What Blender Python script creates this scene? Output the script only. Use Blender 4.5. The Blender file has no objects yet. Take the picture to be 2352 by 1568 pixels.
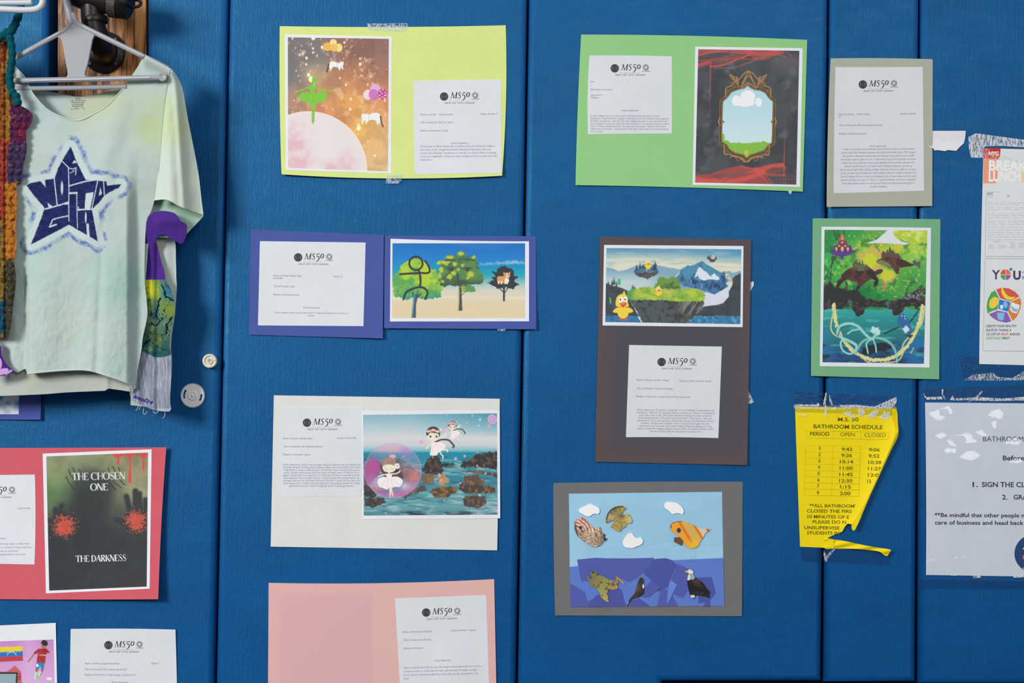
import bpy, math, random
import numpy as np
from mathutils import Matrix, Vector
from mathutils.geometry import tessellate_polygon

random.seed(7)
SC = bpy.context.scene
COL = SC.collection

# ------------------------------------------------------------------ camera
FPX = 50.0 / 36.0 * 2352.0            # focal length in pixels (2352 x 1568 frame)
DIST = FPX / 1130.0                   # the wall shows 1130 pixels per metre
CZ = 1.5
_t, _r = math.radians(1.9), math.radians(0.45)
_f = np.array([0, math.cos(_t), math.sin(_t)])
_x0 = np.array([1.0, 0, 0])
_u0 = np.array([0, -math.sin(_t), math.cos(_t)])
RT = math.cos(_r) * _x0 + math.sin(_r) * _u0
UP = -math.sin(_r) * _x0 + math.cos(_r) * _u0
EYE = np.array([0, 0, CZ]) - DIST * _f
cam = bpy.data.cameras.new('camera')
cam.lens, cam.sensor_width, cam.sensor_fit = 50.0, 36.0, 'HORIZONTAL'
cam.clip_start = 0.05
cam.dof.use_dof, cam.dof.focus_distance, cam.dof.aperture_fstop = True, DIST, 2.8
camo = bpy.data.objects.new('camera', cam)
COL.objects.link(camo)
camo.matrix_world = Matrix(((RT[0], UP[0], -_f[0], EYE[0]), (RT[1], UP[1], -_f[1], EYE[1]),
                            (RT[2], UP[2], -_f[2], EYE[2]), (0, 0, 0, 1)))
SC.camera = camo

# ------------------------------------------------------------------ light
SC.view_settings.view_transform = 'Standard'
SC.view_settings.look = 'None'
SC.view_settings.gamma = 1.0
SC.view_settings.use_curve_mapping = False
SC.view_settings.exposure = 0.0
W = bpy.data.worlds.new('hall')
SC.world = W
W.use_nodes = True
_nt = W.node_tree
_bg = _nt.nodes['Background']
_tc = _nt.nodes.new('ShaderNodeTexCoord')
_sx = _nt.nodes.new('ShaderNodeSeparateXYZ')
_rp = _nt.nodes.new('ShaderNodeValToRGB')
_ma = _nt.nodes.new('ShaderNodeMath')
_ma.operation = 'MULTIPLY_ADD'
_ma.inputs[1].default_value = 0.5
_ma.inputs[2].default_value = 0.5
_nt.links.new(_tc.outputs['Generated'], _sx.inputs[0])
_nt.links.new(_sx.outputs['Z'], _ma.inputs[0])
_nt.links.new(_ma.outputs[0], _rp.inputs['Fac'])
# the hall around: dim floor, walls, bright ceiling
for _e, (_p, _c) in zip((_rp.color_ramp.elements[0], _rp.color_ramp.elements[1]), ((0.36, (0.10, 0.105, 0.12)), (0.74, (0.80, 0.83, 0.86)))):
    _e.position, _e.color = _p, _c + (1,)
_nt.links.new(_rp.outputs['Color'], _bg.inputs[0])
_bg.inputs[1].default_value = 0.56


LAMPS = [(-4.0, -4.5, 3.1), (1.6, -5.6, 3.2)]


def area(name, loc, target, sx, sy, power, col=(1, 1, 1)):
    l = bpy.data.lights.new(name, 'AREA')
    l.shape, l.size, l.size_y, l.energy, l.color = 'RECTANGLE', sx, sy, power, col
    o = bpy.data.objects.new(name, l)
    COL.objects.link(o)
    o.location = loc
    d = Vector(target) - Vector(loc)
    o.rotation_euler = d.to_track_quat('-Z', 'Y').to_euler()
    return o


area('ceiling_lamp', LAMPS[0], (0.0, 0, 1.2), 1.6, 1.6, 290, (1.0, 0.985, 0.96))
area('ceiling_lamp', LAMPS[1], (0.2, 0, 1.2), 1.6, 1.6, 76, (1.0, 0.985, 0.96))

# ------------------------------------------------------------------ helpers
K = 1.06


def lin(c):
    c = np.asarray(c, float) / 255.0
    return np.where(c <= 0.04045, c / 12.92, ((c + 0.055) / 1.055) ** 2.4)


def alb(c):
    return np.clip(lin(c) * K, 0.002, 0.92)


def P(px, py, y=0.0):
    px, py, y = np.broadcast_arrays(np.asarray(px, float), np.asarray(py, float), np.asarray(y, float))
    a = (px - 1176.0) / FPX
    b = (784.0 - py) / FPX
    d = _f + a[..., None] * RT + b[..., None] * UP
    t = (y - EYE[1]) / d[..., 1]
    return EYE + t[..., None] * d


M = {}


def mat(name, rgb, rough=0.6, spec=0.35, **kw):
    if name in M:
        return M[name]
    m = bpy.data.materials.new(name)
    m.use_nodes = True
    b = m.node_tree.nodes['Principled BSDF']
    a = alb(rgb)
    b.inputs['Base Color'].default_value = (a[0], a[1], a[2], 1)
    b.inputs['Roughness'].default_value = rough
    b.inputs['Specular IOR Level'].default_value = spec
    for k, v in kw.items():
        b.inputs[k].default_value = v
    M[name] = m
    return m


def nodes(m):
    nt = m.node_tree
    return nt, nt.nodes, nt.links, nt.nodes['Principled BSDF']


def texcoord(nt, scale):
    tc = nt.nodes.new('ShaderNodeTexCoord')
    mp = nt.nodes.new('ShaderNodeMapping')
    mp.inputs['Scale'].default_value = scale
    nt.links.new(tc.outputs['Object'], mp.inputs['Vector'])
    return mp.outputs['Vector']


def noise_node(nt, scale3, detail=3.0, rough=0.6):
    n = nt.nodes.new('ShaderNodeTexNoise')
    n.inputs['Scale'].default_value = 1.0
    n.inputs['Detail'].default_value = detail
    n.inputs['Roughness'].default_value = rough
    nt.links.new(texcoord(nt, scale3), n.inputs['Vector'])
    return n


def add_bump(m, scale3, strength, dist, detail=2.0):
    nt, ns, ln, b = nodes(m)
    n = noise_node(nt, scale3, detail)
    bp = ns.new('ShaderNodeBump')
    bp.inputs['Strength'].default_value = strength
    bp.inputs['Distance'].default_value = dist
    ln.new(n.outputs['Fac'], bp.inputs['Height'])
    prev = b.inputs['Normal'].links
    if prev:
        ln.new(prev[0].from_socket, bp.inputs['Normal'])
    ln.new(bp.outputs['Normal'], b.inputs['Normal'])
    return m


def ramp(nt, fac, stops):
    r = nt.nodes.new('ShaderNodeValToRGB')
    e = r.color_ramp.elements
    while len(e) < len(stops):
        e.new(0.5)
    for q, (p, c) in zip(e, stops):
        q.position = p
        q.color = tuple(c) + (1,) if len(c) == 3 else tuple(c)
    nt.links.new(fac, r.inputs['Fac'])
    return r.outputs['Color']


def paper(name, rgb, rough=0.75):
    """plain sheet paper with a faint mottled tooth"""
    if name in M:
        return M[name]
    m = mat(name, rgb, rough, 0.2)
    nt, ns, ln, b = nodes(m)
    n = noise_node(nt, (14, 14, 14), 4)
    a = alb(rgb)
    ln.new(ramp(nt, n.outputs['Fac'], [(0.3, a * 0.965), (0.7, np.clip(a * 1.03, 0, 0.95))]), b.inputs['Base Color'])
    add_bump(m, (700, 700, 700), 0.05, 0.0004)
    return m


def vcol(name, rough, spec):
    if name in M:
        return M[name]
    m = mat(name, (200, 200, 200), rough, spec)
    nt, ns, ln, b = nodes(m)
    a = ns.new('ShaderNodeAttribute')
    a.attribute_name = 'Col'
    ln.new(a.outputs['Color'], b.inputs['Base Color'])
    return m


PRINT = vcol('printed_ink', 0.5, 0.3)
CARDV = vcol('tinted_card', 0.8, 0.15)
CLOTH = vcol('dyed_jersey', 0.95, 0.1)
add_bump(CLOTH, (900, 900, 500), 0.25, 0.0006)
INK = mat('black_ink', (70, 72, 78), 0.6, 0.2)
INKT = mat('grey_type', (138, 141, 148), 0.7, 0.1)
WHITE = paper('white_paper', (212, 216, 222))
PHOTO = paper('photo_paper', (222, 226, 232), 0.5)


# ---- 2-D tools
def sstep(a, b, x):
    t = np.clip((x - a) / (b - a), 0, 1)
    return t * t * (3 - 2 * t)


def resample(pts, n):
    p = np.asarray(pts, float)
    s = np.r_[0, np.cumsum(np.hypot(*(np.diff(p, axis=0).T)))]
    q = np.linspace(0, s[-1], n)
    return np.stack([np.interp(q, s, p[:, 0]), np.interp(q, s, p[:, 1])], 1)


def spline(pts, n=8, closed=False):
    """Catmull-Rom through the points (any dimension)"""
    p = np.asarray(pts, float)
    if closed:
        q = np.vstack([p[-1], p, p[0], p[1]])
    else:
        q = np.vstack([2 * p[0] - p[1], p, 2 * p[-1] - p[-2]])
    out = []
    for i in range(1, len(q) - 2):
        a, b, c, d = q[i - 1], q[i], q[i + 1], q[i + 2]
        for t in np.arange(n) / n:
            out.append(0.5 * ((2 * b) + (c - a) * t + (2 * a - 5 * b + 4 * c - d) * t * t + (3 * b - a - 3 * c + d) * t ** 3))
    if not closed:
        out.append(p[-1])
    return np.array(out)


def bez(a, b, bulge, n):
    """edge a->b with its middle pushed by bulge=(dx,dy)"""
    t = np.linspace(0, 1, n)[:, None]
    return (1 - t) * np.array(a, float) + t * np.array(b, float) + 4 * t * (1 - t) * np.array(bulge, float)


def coons(top, right, bottom, left):
    nu, nv = len(top), len(left)
    u = np.linspace(0, 1, nu)[None, :, None]
    v = np.linspace(0, 1, nv)[:, None, None]
    T, B, L, R = top[None], bottom[None], left[:, None], right[:, None]
    S = (1 - v) * T + v * B + (1 - u) * L + u * R
    S = S - ((1 - u) * (1 - v) * top[0] + u * (1 - v) * top[-1] + (1 - u) * v * bottom[0] + u * v * bottom[-1])
    return S[..., 0], S[..., 1]


def quad(c, nu, nv, bulge=None):
    g = bulge or {}
    z = (0, 0)
    return coons(bez(c[0], c[1], g.get('t', z), nu), bez(c[1], c[2], g.get('r', z), nv),
                 bez(c[3], c[2], g.get('b', z), nu), bez(c[0], c[3], g.get('l', z), nv))


_tab = np.random.RandomState(3).rand(256, 256)


def vnoise(x, y, seed=0, octv=3):
    out, amp, tot = 0, 1.0, 0.0
    for o in range(octv):
        xi, yi = np.floor(x), np.floor(y)
        fx, fy = x - xi, y - yi
        fx, fy = fx * fx * (3 - 2 * fx), fy * fy * (3 - 2 * fy)
        xi, yi = xi.astype(int) + seed * 37 + o * 91, yi.astype(int) + seed * 53 + o * 17
        g = lambda a, b: _tab[a & 255, b & 255]
        out = out + amp * ((g(xi, yi) * (1 - fx) + g(xi + 1, yi) * fx) * (1 - fy) + (g(xi, yi + 1) * (1 - fx) + g(xi + 1, yi + 1) * fx) * fy)
        tot += amp
        amp *= 0.5
        x, y = x * 2.03, y * 2.03
    return out / tot


def polydist(X, Y, pts, closed=True, near=False):
    """signed distance to a polygon (inside positive) or distance to a polyline"""
    p = np.asarray(pts, float)
    n = len(p)
    segs = [(p[i], p[(i + 1) % n]) for i in range(n if closed else n - 1)]
    best = np.full(X.shape, 1e18)
    ins = np.zeros(X.shape, bool)
    NX, NY = (np.zeros(X.shape), np.zeros(X.shape)) if near else (None, None)
    for a, b in segs:
        dx, dy = b - a
        L = dx * dx + dy * dy + 1e-12
        t = np.clip(((X - a[0]) * dx + (Y - a[1]) * dy) / L, 0, 1)
        qx, qy = a[0] + t * dx, a[1] + t * dy
        d = (X - qx) ** 2 + (Y - qy) ** 2
        k = d < best
        best = np.where(k, d, best)
        if near:
            NX, NY = np.where(k, qx, NX), np.where(k, qy, NY)
        if closed and abs(dy) > 1e-12:
            ins ^= ((a[1] > Y) != (b[1] > Y)) & (X < dx * (Y - a[1]) / dy + a[0])
    d = np.sqrt(best)
    if closed:
        d = np.where(ins, d, -d)
    return (d, NX, NY) if near else d


class Art:
    """a picture painted at the points (PX, PY); shapes are given in the coordinates of a crop"""

    def __init__(s, PX, PY, crop, base=(255, 255, 255)):
        s.PX, s.PY = PX, PY
        s.C = np.zeros(PX.shape + (3,)) + np.array(base, float)
        s.use(crop)

    def use(s, crop):
        s.s = crop[2]
        s.X, s.Y = (s.PX - crop[0]) * crop[2], (s.PY - crop[1]) * crop[2]

    def mix(s, col, m):
        m = np.clip(m, 0, 1)[..., None]
        s.C = s.C * (1 - m) + np.asarray(col, float) * m

    def noise(s, sc, seed=0, octv=3, ax=1.0):
        return vnoise(s.X / sc, s.Y / (sc * ax), seed, octv)

    def grad(s, stops):
        ys = [q[0] for q in stops]
        for k in range(3):
            s.C[..., k] = np.interp(s.Y, ys, [q[1][k] for q in stops])

    def blobs(s, pts, alpha=1.0, mask=None):
        num, den = 0, 1e-9
        for x, y, r, c in pts:
            w = np.exp(-((s.X - x) ** 2 + (s.Y - y) ** 2) / (2.0 * r * r)) + 1e-7
            num = num + w[..., None] * np.array(c, float)
            den = den + w
        f = num / den[..., None]
        s.mix(f, (alpha if mask is None else mask * alpha) * np.ones(s.X.shape))

    def _w(s, rough, seed):
        if not rough:
            return s.X, s.Y
        q = rough * 1.5
        return s.X + (s.noise(q, seed, 2) - .5) * 2 * rough, s.Y + (s.noise(q, seed + 5, 2) - .5) * 2 * rough

    def m_poly(s, pts, soft=1.0, rough=0, seed=1):
        X, Y = s._w(rough, seed)
        w = soft * s.s
        return np.clip(polydist(X, Y, pts) / w + 0.5, 0, 1)

    def poly(s, pts, col, a=1.0, soft=1.0, rough=0, seed=1, tex=0, tcol=None, tsc=20):
        m = s.m_poly(pts, soft, rough, seed) * a
        s.mix(col, m)
        if tex:
            n = s.noise(tsc, seed + 9, 3)
            s.mix(tcol if tcol is not None else np.array(col) * 0.5, m * np.clip((n - .5) * 4 * tex + .2 * tex, 0, 1))
        return m

    def ell(s, cx, cy, rx, ry, col, a=1.0, soft=1.0, rot=0, rough=0, seed=1, ring=0):
        X, Y = s._w(rough, seed)
        c, n = math.cos(math.radians(rot)), math.sin(math.radians(rot))
        x, y = (X - cx) * c + (Y - cy) * n, -(X - cx) * n + (Y - cy) * c
        k = np.sqrt((x / rx) ** 2 + (y / ry) ** 2)
        d = (1 - k) * min(rx, ry)
        if ring:
            d = ring / 2 - np.abs(d)
        s.mix(col, np.clip(d / (soft * s.s) + .5, 0, 1) * a)

    def line(s, pts, w, col, a=1.0, soft=1.0, rough=0, seed=1, sm=0):
        X, Y = s._w(rough, seed)
        if sm:
            pts = spline(pts, sm)
        d = w / 2 - polydist(X, Y, pts, closed=False)
        s.mix(col, np.clip(d / (soft * s.s) + .5, 0, 1) * a)


# ---- glyphs of the built-in font
_gl = {}
_cap = {}


def _glyphs(bold):
    cu = bpy.data.curves.new('type', 'FONT')
    cu.resolution_u = 3
    cu.offset = 0.022 if bold == 1 else (0.045 if bold == 2 else 0.0)
    ob = bpy.data.objects.new('type', cu)
    COL.objects.link(ob)
    vl = bpy.context.view_layer

    def grab(s):
        cu.body = s
        vl.update()
        me = bpy.data.meshes.new_from_object(ob.evaluated_get(bpy.context.evaluated_depsgraph_get()))
        v = np.array([q.co[:2] for q in me.vertices]).reshape(-1, 2)
        f = [tuple(q.vertices) for q in me.polygons]
        bpy.data.meshes.remove(me)
        return v, f
    lv = grab('l')[0]
    lmax = lv[:, 0].max()
    _cap[bold] = grab('H')[0][:, 1].max()
    for c in "ABCDEFGHIJKLMNOPQRSTUVWXYZabcdefghijklmnopqrstuvwxyz0123456789.,:;*'\"/!?-()#& ":
        v, f = grab(c) if c != ' ' else (np.zeros((0, 2)), [])
        adv = grab(c + 'l')[0][:, 0].max() - lmax
        _gl[(bold, c)] = (v, f, adv)
    bpy.data.objects.remove(ob)
    bpy.data.curves.remove(cu)


for _b in (0, 1, 2):
    _glyphs(_b)


def text_geom(s, bold=0, ital=0.0, track=0.0):
    x, V, Fc, n = 0.0, [], [], 0
    for c in s:
        v, f, adv = _gl.get((bold, c), _gl[(bold, ' ')])
        if len(v):
            q = v.copy()
            q[:, 0] += x + q[:, 1] * ital
            V.append(q)
            Fc += [tuple(i + n for i in t) for t in f]
            n += len(v)
        x += adv + track
    if not V:
        return np.zeros((0, 2)), []
    return np.vstack(V) / _cap[bold], Fc


# ---- mesh builder
class MB:
    def __init__(s):
        s.V, s.F, s.C, s.mats, s.n = [], [], [], [], 0

    def slot(s, m):
        if m not in s.mats:
            s.mats.append(m)
        return s.mats.index(m)

    def add(s, V, Fc, m, col=None, smooth=True):
        V = np.asarray(V, float).reshape(-1, 3)
        k = s.slot(m)
        if isinstance(Fc, np.ndarray):
            s.F.append((Fc + s.n, k, smooth))
        else:
            by = {}
            for f in Fc:
                by.setdefault(len(f), []).append(f)
            for q in by.values():
                s.F.append((np.array(q) + s.n, k, smooth))
        s.V.append(V)
        s.C.append(np.full((len(V), 3), 0.5) if col is None else np.asarray(col).reshape(-1, 3))
        s.n += len(V)

    def grid(s, G, m, col=None, closed=False):
        nv, nu = G.shape[:2]
        idx = np.arange(nv * nu).reshape(nv, nu)
        if closed:
            idx = np.hstack([idx, idx[:, :1]])
        f = np.stack([idx[:-1, :-1], idx[1:, :-1], idx[1:, 1:], idx[:-1, 1:]], -1).reshape(-1, 4)
        s.add(G, f, m, col)

    def sheet(s, PX, PY, lift, layer, thick, m, col=None):
        h = lift(PX, PY) + layer
        A, B = P(PX, PY, -(h + thick)), P(PX, PY, -h)
        s.grid(A, m, col)
        s.grid(B[:, ::-1], m, None if col is None else col[:, ::-1])
        for e in (np.s_[0, :], np.s_[-1, :], np.s_[:, 0], np.s_[:, -1]):
            s.grid(np.stack([A[e], B[e]]), m, None if col is None else np.stack([col[e], col[e]]))

    def picture(s, PX, PY, lift, layer, art, m=None):
        g = art.C.mean(-1, keepdims=True)          # haze painted in: colours greyed, blacks lifted
        s.grid(P(PX, PY, -(lift(PX, PY) + layer)), m or PRINT, alb(6 + (art.C * .92 + g * .08) * .965))

    def ink(s, pts, lift, layer, m):
        p = [Vector((a, b, 0)) for a, b in pts]
        t = tessellate_polygon([p])
        q = np.asarray(pts, float)
        s.add(P(q[:, 0], q[:, 1], -(lift(q[:, 0], q[:, 1]) + layer)), [tuple(i) for i in t], m)

    def stroke(s, pts, w0, w1, lift, layer, m):
        p = np.asarray(pts, float)
        d = np.gradient(p, axis=0)
        d /= np.maximum(np.hypot(d[:, 0], d[:, 1]), 1e-9)[:, None]
        nn = np.stack([-d[:, 1], d[:, 0]], 1)
        w = (np.linspace(w0, w1, len(p)) if np.isscalar(w0) else np.asarray(w0))[:, None] / 2
        G = np.stack([p + nn * w, p - nn * w])
        s.grid(P(G[..., 0], G[..., 1], -(lift(G[..., 0], G[..., 1]) + layer)), m)

    def text(s, t, x, y, h, lift, layer, m, w=None, ang=0.0, align='L', bold=0, ital=0.0, track=0.0):
        v, f = text_geom(t, bold, ital, track)
        if not len(v):
            return
        v = v * h
        if w:
            v[:, 0] *= w / max(v[:, 0].max() - v[:, 0].min(), 1e-6)
        if align == 'C':
            v[:, 0] -= (v[:, 0].max() + v[:, 0].min()) / 2
        elif align == 'R':
            v[:, 0] -= v[:, 0].max()
        c, n = math.cos(math.radians(ang)), math.sin(math.radians(ang))
        X, Y = x + v[:, 0] * c + v[:, 1] * n, y - v[:, 1] * c + v[:, 0] * n
        s.add(P(X, Y, -(lift(X, Y) + layer)), f, m)

    def cut(s, pts, lift, layer, m, res=1.0, paint=None, thick=0.0):
        """a piece cut to any outline (pixels), gridded inside and snapped to the outline"""
        p = np.asarray(pts, float)
        x0, y0 = p.min(0) - 1.5 / res
        x1, y1 = p.max(0) + 1.5 / res
        nx, ny = int((x1 - x0) * res) + 2, int((y1 - y0) * res) + 2
        gx = x0 + np.arange(nx) / res
        sd, NX, NY = [], [], []
        PX, PY = np.meshgrid(gx, y0 + np.arange(ny) / res)
        for r in range(0, ny, 80):
            a, b, c = polydist(PX[r:r + 80], PY[r:r + 80], p, True, True)
            sd.append(a), NX.append(b), NY.append(c)
        sd, NX, NY = np.vstack(sd), np.vstack(NX), np.vstack(NY)
        out = sd <= 0
        PX, PY = np.where(out, NX, PX), np.where(out, NY, PY)
        idx = np.arange(nx * ny).reshape(ny, nx)
        q = np.stack([idx[:-1, :-1], idx[1:, :-1], idx[1:, 1:], idx[:-1, 1:]], -1).reshape(-1, 4)
        q = q[(~out.reshape(-1))[q].any(1)]
        used, inv = np.unique(q.reshape(-1), return_inverse=True)
        fx, fy = PX.reshape(-1)[used], PY.reshape(-1)[used]
        col = None if paint is None else alb(paint(fx[None], fy[None])[0])
        h = lift(fx, fy) + layer
        s.add(P(fx, fy, -(h + thick)), inv.reshape(-1, 4), m, col)
        if thick:
            s.add(P(fx, fy, -h), inv.reshape(-1, 4)[:, ::-1], m, col)
            e = np.vstack([p, p[:1]])
            he = lift(e[:, 0], e[:, 1]) + layer
            ce = None if paint is None else alb(paint(e[None, :, 0], e[None, :, 1])[0])
            s.grid(np.stack([P(e[:, 0], e[:, 1], -(he + thick)), P(e[:, 0], e[:, 1], -he)]), m, None if ce is None else np.stack([ce, ce]))

    def tube(s, path, r, m, seg=10, closed=False, col=None, cap=True, flat=(1, 1)):
        p = np.asarray(path, float)
        n = len(p)
        r = np.full(n, r) if np.isscalar(r) else np.asarray(r)
        d = np.roll(p, -1, 0) - np.roll(p, 1, 0) if closed else np.gradient(p, axis=0)
        d /= np.linalg.norm(d, axis=1)[:, None]
        ref = np.array([0.0, 1, 0]) if abs(d[:, 1]).max() < 0.95 else np.array([0.31, 0.2, 0.93])
        a = np.cross(d, ref)
        a /= np.linalg.norm(a, axis=1)[:, None]
        b = np.cross(a, d)
        t = np.arange(seg) / seg * 2 * math.pi
        G = p[:, None] + r[:, None, None] * (flat[0] * np.cos(t)[None, :, None] * a[:, None] + flat[1] * np.sin(t)[None, :, None] * b[:, None])
        if closed:
            G = np.concatenate([G, G[:1]])
        s.grid(G, m, None if col is None else np.broadcast_to(alb(col), G.shape), closed=True)
        if cap and not closed:
            for q in (G[0], G[-1]):
                s.add(q, [tuple(range(seg))], m, None if col is None else np.broadcast_to(alb(col), q.shape))

    def prism(s, pts3, depth, m, bevel=0.0):
        """front polygon (points in 3-D facing -y) extruded back by depth"""
        A = np.asarray(pts3, float)
        B = A + np.array([0, depth, 0])
        c = A.mean(0)
        t = [tuple(i) for i in tessellate_polygon([[Vector((q[0], q[2], 0)) for q in A]])]
        F0 = A
        if bevel:
            n = len(A)
            d1 = A - np.roll(A, 1, 0)
            d2 = np.roll(A, -1, 0) - A
            n1 = np.stack([d1[:, 2], d1[:, 1] * 0, -d1[:, 0]], 1)
            n2 = np.stack([d2[:, 2], d2[:, 1] * 0, -d2[:, 0]], 1)
            n1 /= np.linalg.norm(n1, axis=1)[:, None]
            n2 /= np.linalg.norm(n2, axis=1)[:, None]
            nn = (n1 + n2) / np.maximum(1 + (n1 * n2).sum(1), 0.3)[:, None]
            ar = 0.5 * np.sum(A[:, 0] * np.roll(A[:, 2], -1) - np.roll(A[:, 0], -1) * A[:, 2])
            nn *= (-1 if ar > 0 else 1)
            rings = []
            for k in range(5):
                g = k / 4 * math.pi / 2
                rings.append(A + nn * bevel * (1 - math.sin(g)) + np.array([0, bevel * (1 - math.cos(g)), 0]))
            s.grid(np.stack(rings), m, closed=True)
            F0 = rings[0]
            A = rings[-1]
        s.add(F0, t, m)
        s.grid(np.stack([A, B]), m, closed=True)
        s.add(B, [q[::-1] for q in t], m)

    def lathe(s, centre, axis, prof, m, seg=32):
        ax = np.array(axis, float)
        ax /= np.linalg.norm(ax)
        ref = np.array([0, 0, 1.0]) if abs(ax[2]) < 0.9 else np.array([1.0, 0, 0])
        a = np.cross(ax, ref)
        a /= np.linalg.norm(a)
        b = np.cross(ax, a)
        t = np.arange(seg) / seg * 2 * math.pi
        G = np.array([np.array(centre) + h * ax + r * (np.cos(t)[:, None] * a + np.sin(t)[:, None] * b) for r, h in prof])
        s.grid(G, m, closed=True)

    def build(s, name, parent=None, loc=None):
        V = np.vstack(s.V)
        base = np.array(root_loc(parent)) if parent is not None else (np.array(loc) if loc is not None else np.zeros(3))
        me = bpy.data.meshes.new(name)
        me.vertices.add(len(V))
        me.vertices.foreach_set('co', (V - base).astype(np.float32).reshape(-1))
        loops = np.concatenate([f.reshape(-1) for f, _, _ in s.F]).astype(np.int32)
        tot = np.concatenate([np.full(len(f), f.shape[1]) for f, _, _ in s.F]).astype(np.int32)
        mi = np.concatenate([np.full(len(f), k) for f, k, _ in s.F]).astype(np.int32)
        sm = np.concatenate([np.full(len(f), q) for f, _, q in s.F])
        me.loops.add(len(loops))
        me.loops.foreach_set('vertex_index', loops)
        me.polygons.add(len(tot))
        me.polygons.foreach_set('loop_start', np.r_[0, np.cumsum(tot)[:-1]].astype(np.int32))
        me.polygons.foreach_set('loop_total', tot)
        me.polygons.foreach_set('material_index', mi)
        me.polygons.foreach_set('use_smooth', sm)
        for m in s.mats:
            me.materials.append(m)
        at = me.attributes.new('Col', 'FLOAT_COLOR', 'POINT')
        c = np.hstack([np.vstack(s.C), np.ones((len(V), 1))]).astype(np.float32)
        at.data.foreach_set('color', c.reshape(-1))
        me.update(calc_edges=True)
        o = bpy.data.objects.new(name, me)
        COL.objects.link(o)
        if parent is not None:
            o.parent = parent
        else:
            o.location = base
        return o


def root_loc(o):
    l = np.zeros(3)
    while o is not None:
        l = l + np.array(o.location)
        o = o.parent
    return l


def tag(o, label, cat, group=None):
    o['label'], o['category'] = label, cat
    if group:
        o['group'] = group
    return o


def thing(name, label, cat, loc, group=None):
    o = bpy.data.objects.new(name, None)
    o.empty_display_size = 0.05
    COL.objects.link(o)
    o.location = tuple(loc)
    return tag(o, label, cat, group)


def flatlift(h=0.0):
    return lambda x, y: np.zeros(np.shape(x)) + h


def curl(c, base=0.0006, b=0.0, t=0.0, l=0.0, r=0.0, bl=0.0, br=0.0, tl=0.0, tr=0.0, wav=0.0005, k=3.0, ph=0.0):
    """how far a stuck-up card stands off the pad: edges and corners that lift a little"""
    c = np.asarray(c, float)
    x0, y0 = c.min(0)
    x1, y1 = c.max(0)

    def f(x, y):
        u = np.clip((np.asarray(x, float) - x0) / (x1 - x0), 0, 1)
        v = np.clip((np.asarray(y, float) - y0) / (y1 - y0), 0, 1)
        h = base + b * v ** k + t * (1 - v) ** k + l * (1 - u) ** k + r * u ** k
        h = h + (bl * (1 - u) ** 2 + br * u ** 2) * v ** k + (tl * (1 - u) ** 2 + tr * u ** 2) * (1 - v) ** k
        return h + wav * (1 + np.sin(5.1 * u + ph + 2.2 * v)) * (0.3 + v)
    return f

# ------------------------------------------------------------------ the padded wall
def vinyl():
    m = mat('blue_vinyl', (0, 71, 133), 0.5, 0.5)
    nt, ns, ln, b = nodes(m)
    n = noise_node(nt, (5, 5, 9), 5)
    a = alb((0, 71, 133))
    b.inputs['Specular Tint'].default_value = (0.3, 0.95, 1.0, 1)
    ln.new(ramp(nt, n.outputs['Fac'], [(0.3, a * 0.9), (0.72, a * 1.1)]), b.inputs['Base Color'])
    r = noise_node(nt, (16, 16, 40), 5, 0.7)
    ln.new(ramp(nt, r.outputs['Fac'], [(0.3, (0.40,) * 3), (0.7, (0.56,) * 3)]), b.inputs['Roughness'])
    add_bump(m, (7, 7, 7), 0.25, 0.006, 3)
    add_bump(m, (330, 330, 120), 0.45, 0.0014, 3)
    add_bump(m, (430, 430, 16), 0.35, 0.0012, 1)
    return m


VINYL = vinyl()


def seam(a, b, y):
    return a + (b - a) * y / 1568.0


s1 = lambda y: seam(524, 493, y)
s2 = lambda y: seam(1213, 1187, y)
s3 = lambda y: seam(1905, 1890, y)
s4 = lambda y: seam(2114.5, 2107, y)
TOP, BOT, G = -560, 2300, 2.2


def wall_pad(pts, label):
    p = np.array(pts, float)
    mb = MB()
    mb.prism(P(p[:, 0], p[:, 1], 0.0), 0.048, VINYL, 0.0125)
    c = P(p[:, 0].mean(), p[:, 1].max(), 0.05)
    return tag(mb.build('wall_pad', loc=c), label, 'wall pad', 'blue wall pads')


wall_pad([(-700, TOP), (109, TOP), (108, 640), (337, 640), (338, TOP), (s1(TOP) - G, TOP), (s1(BOT) - G, BOT), (-700, BOT)],
         'blue vinyl wall pad behind the mint shirt, cut away around the oak board')
wall_pad([(s1(TOP) + G, TOP), (s2(TOP) - G, TOP), (s2(BOT) - G, BOT), (s1(BOT) + G, BOT)],
         'wide blue vinyl wall pad carrying the yellow, white and pink mounted artworks')
wall_pad([(s2(TOP) + G, TOP), (s3(TOP) - G, TOP), (s3(1565) - G, 1565), (1521, 1565), (1521, BOT), (s2(BOT) + G, BOT)],
         'wide blue vinyl wall pad behind the light green card and the grey fish collage')
wall_pad([(s3(TOP) + G, TOP), (s4(TOP) - G, TOP), (s4(1567) - G, 1567), (s3(1567) + G, 1567)],
         'narrow blue vinyl wall pad behind the yellow bathroom schedule')
wall_pad([(s4(TOP) + G, TOP), (3050, TOP), (3050, 1570), (s4(1570) + G, 1570)],
         'blue vinyl wall pad at the right carrying the white bathroom sign')
mb = MB()
x0, x1 = P(-900, 784, .05)[0], P(3200, 784, .05)[0]
z0, z1 = 0.0, P(1176, -620, .05)[2]
mb.prism([(x0, .05, z1), (x1, .05, z1), (x1, .05, z0), (x0, .05, z0)], 0.1, mat('shade_dark_wall', (10, 30, 74), 0.8, 0.2))  # wall coloured dark navy to paint in the shade of the pad gaps
o = mb.build('wall_back')
o['kind'] = 'structure'


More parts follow.
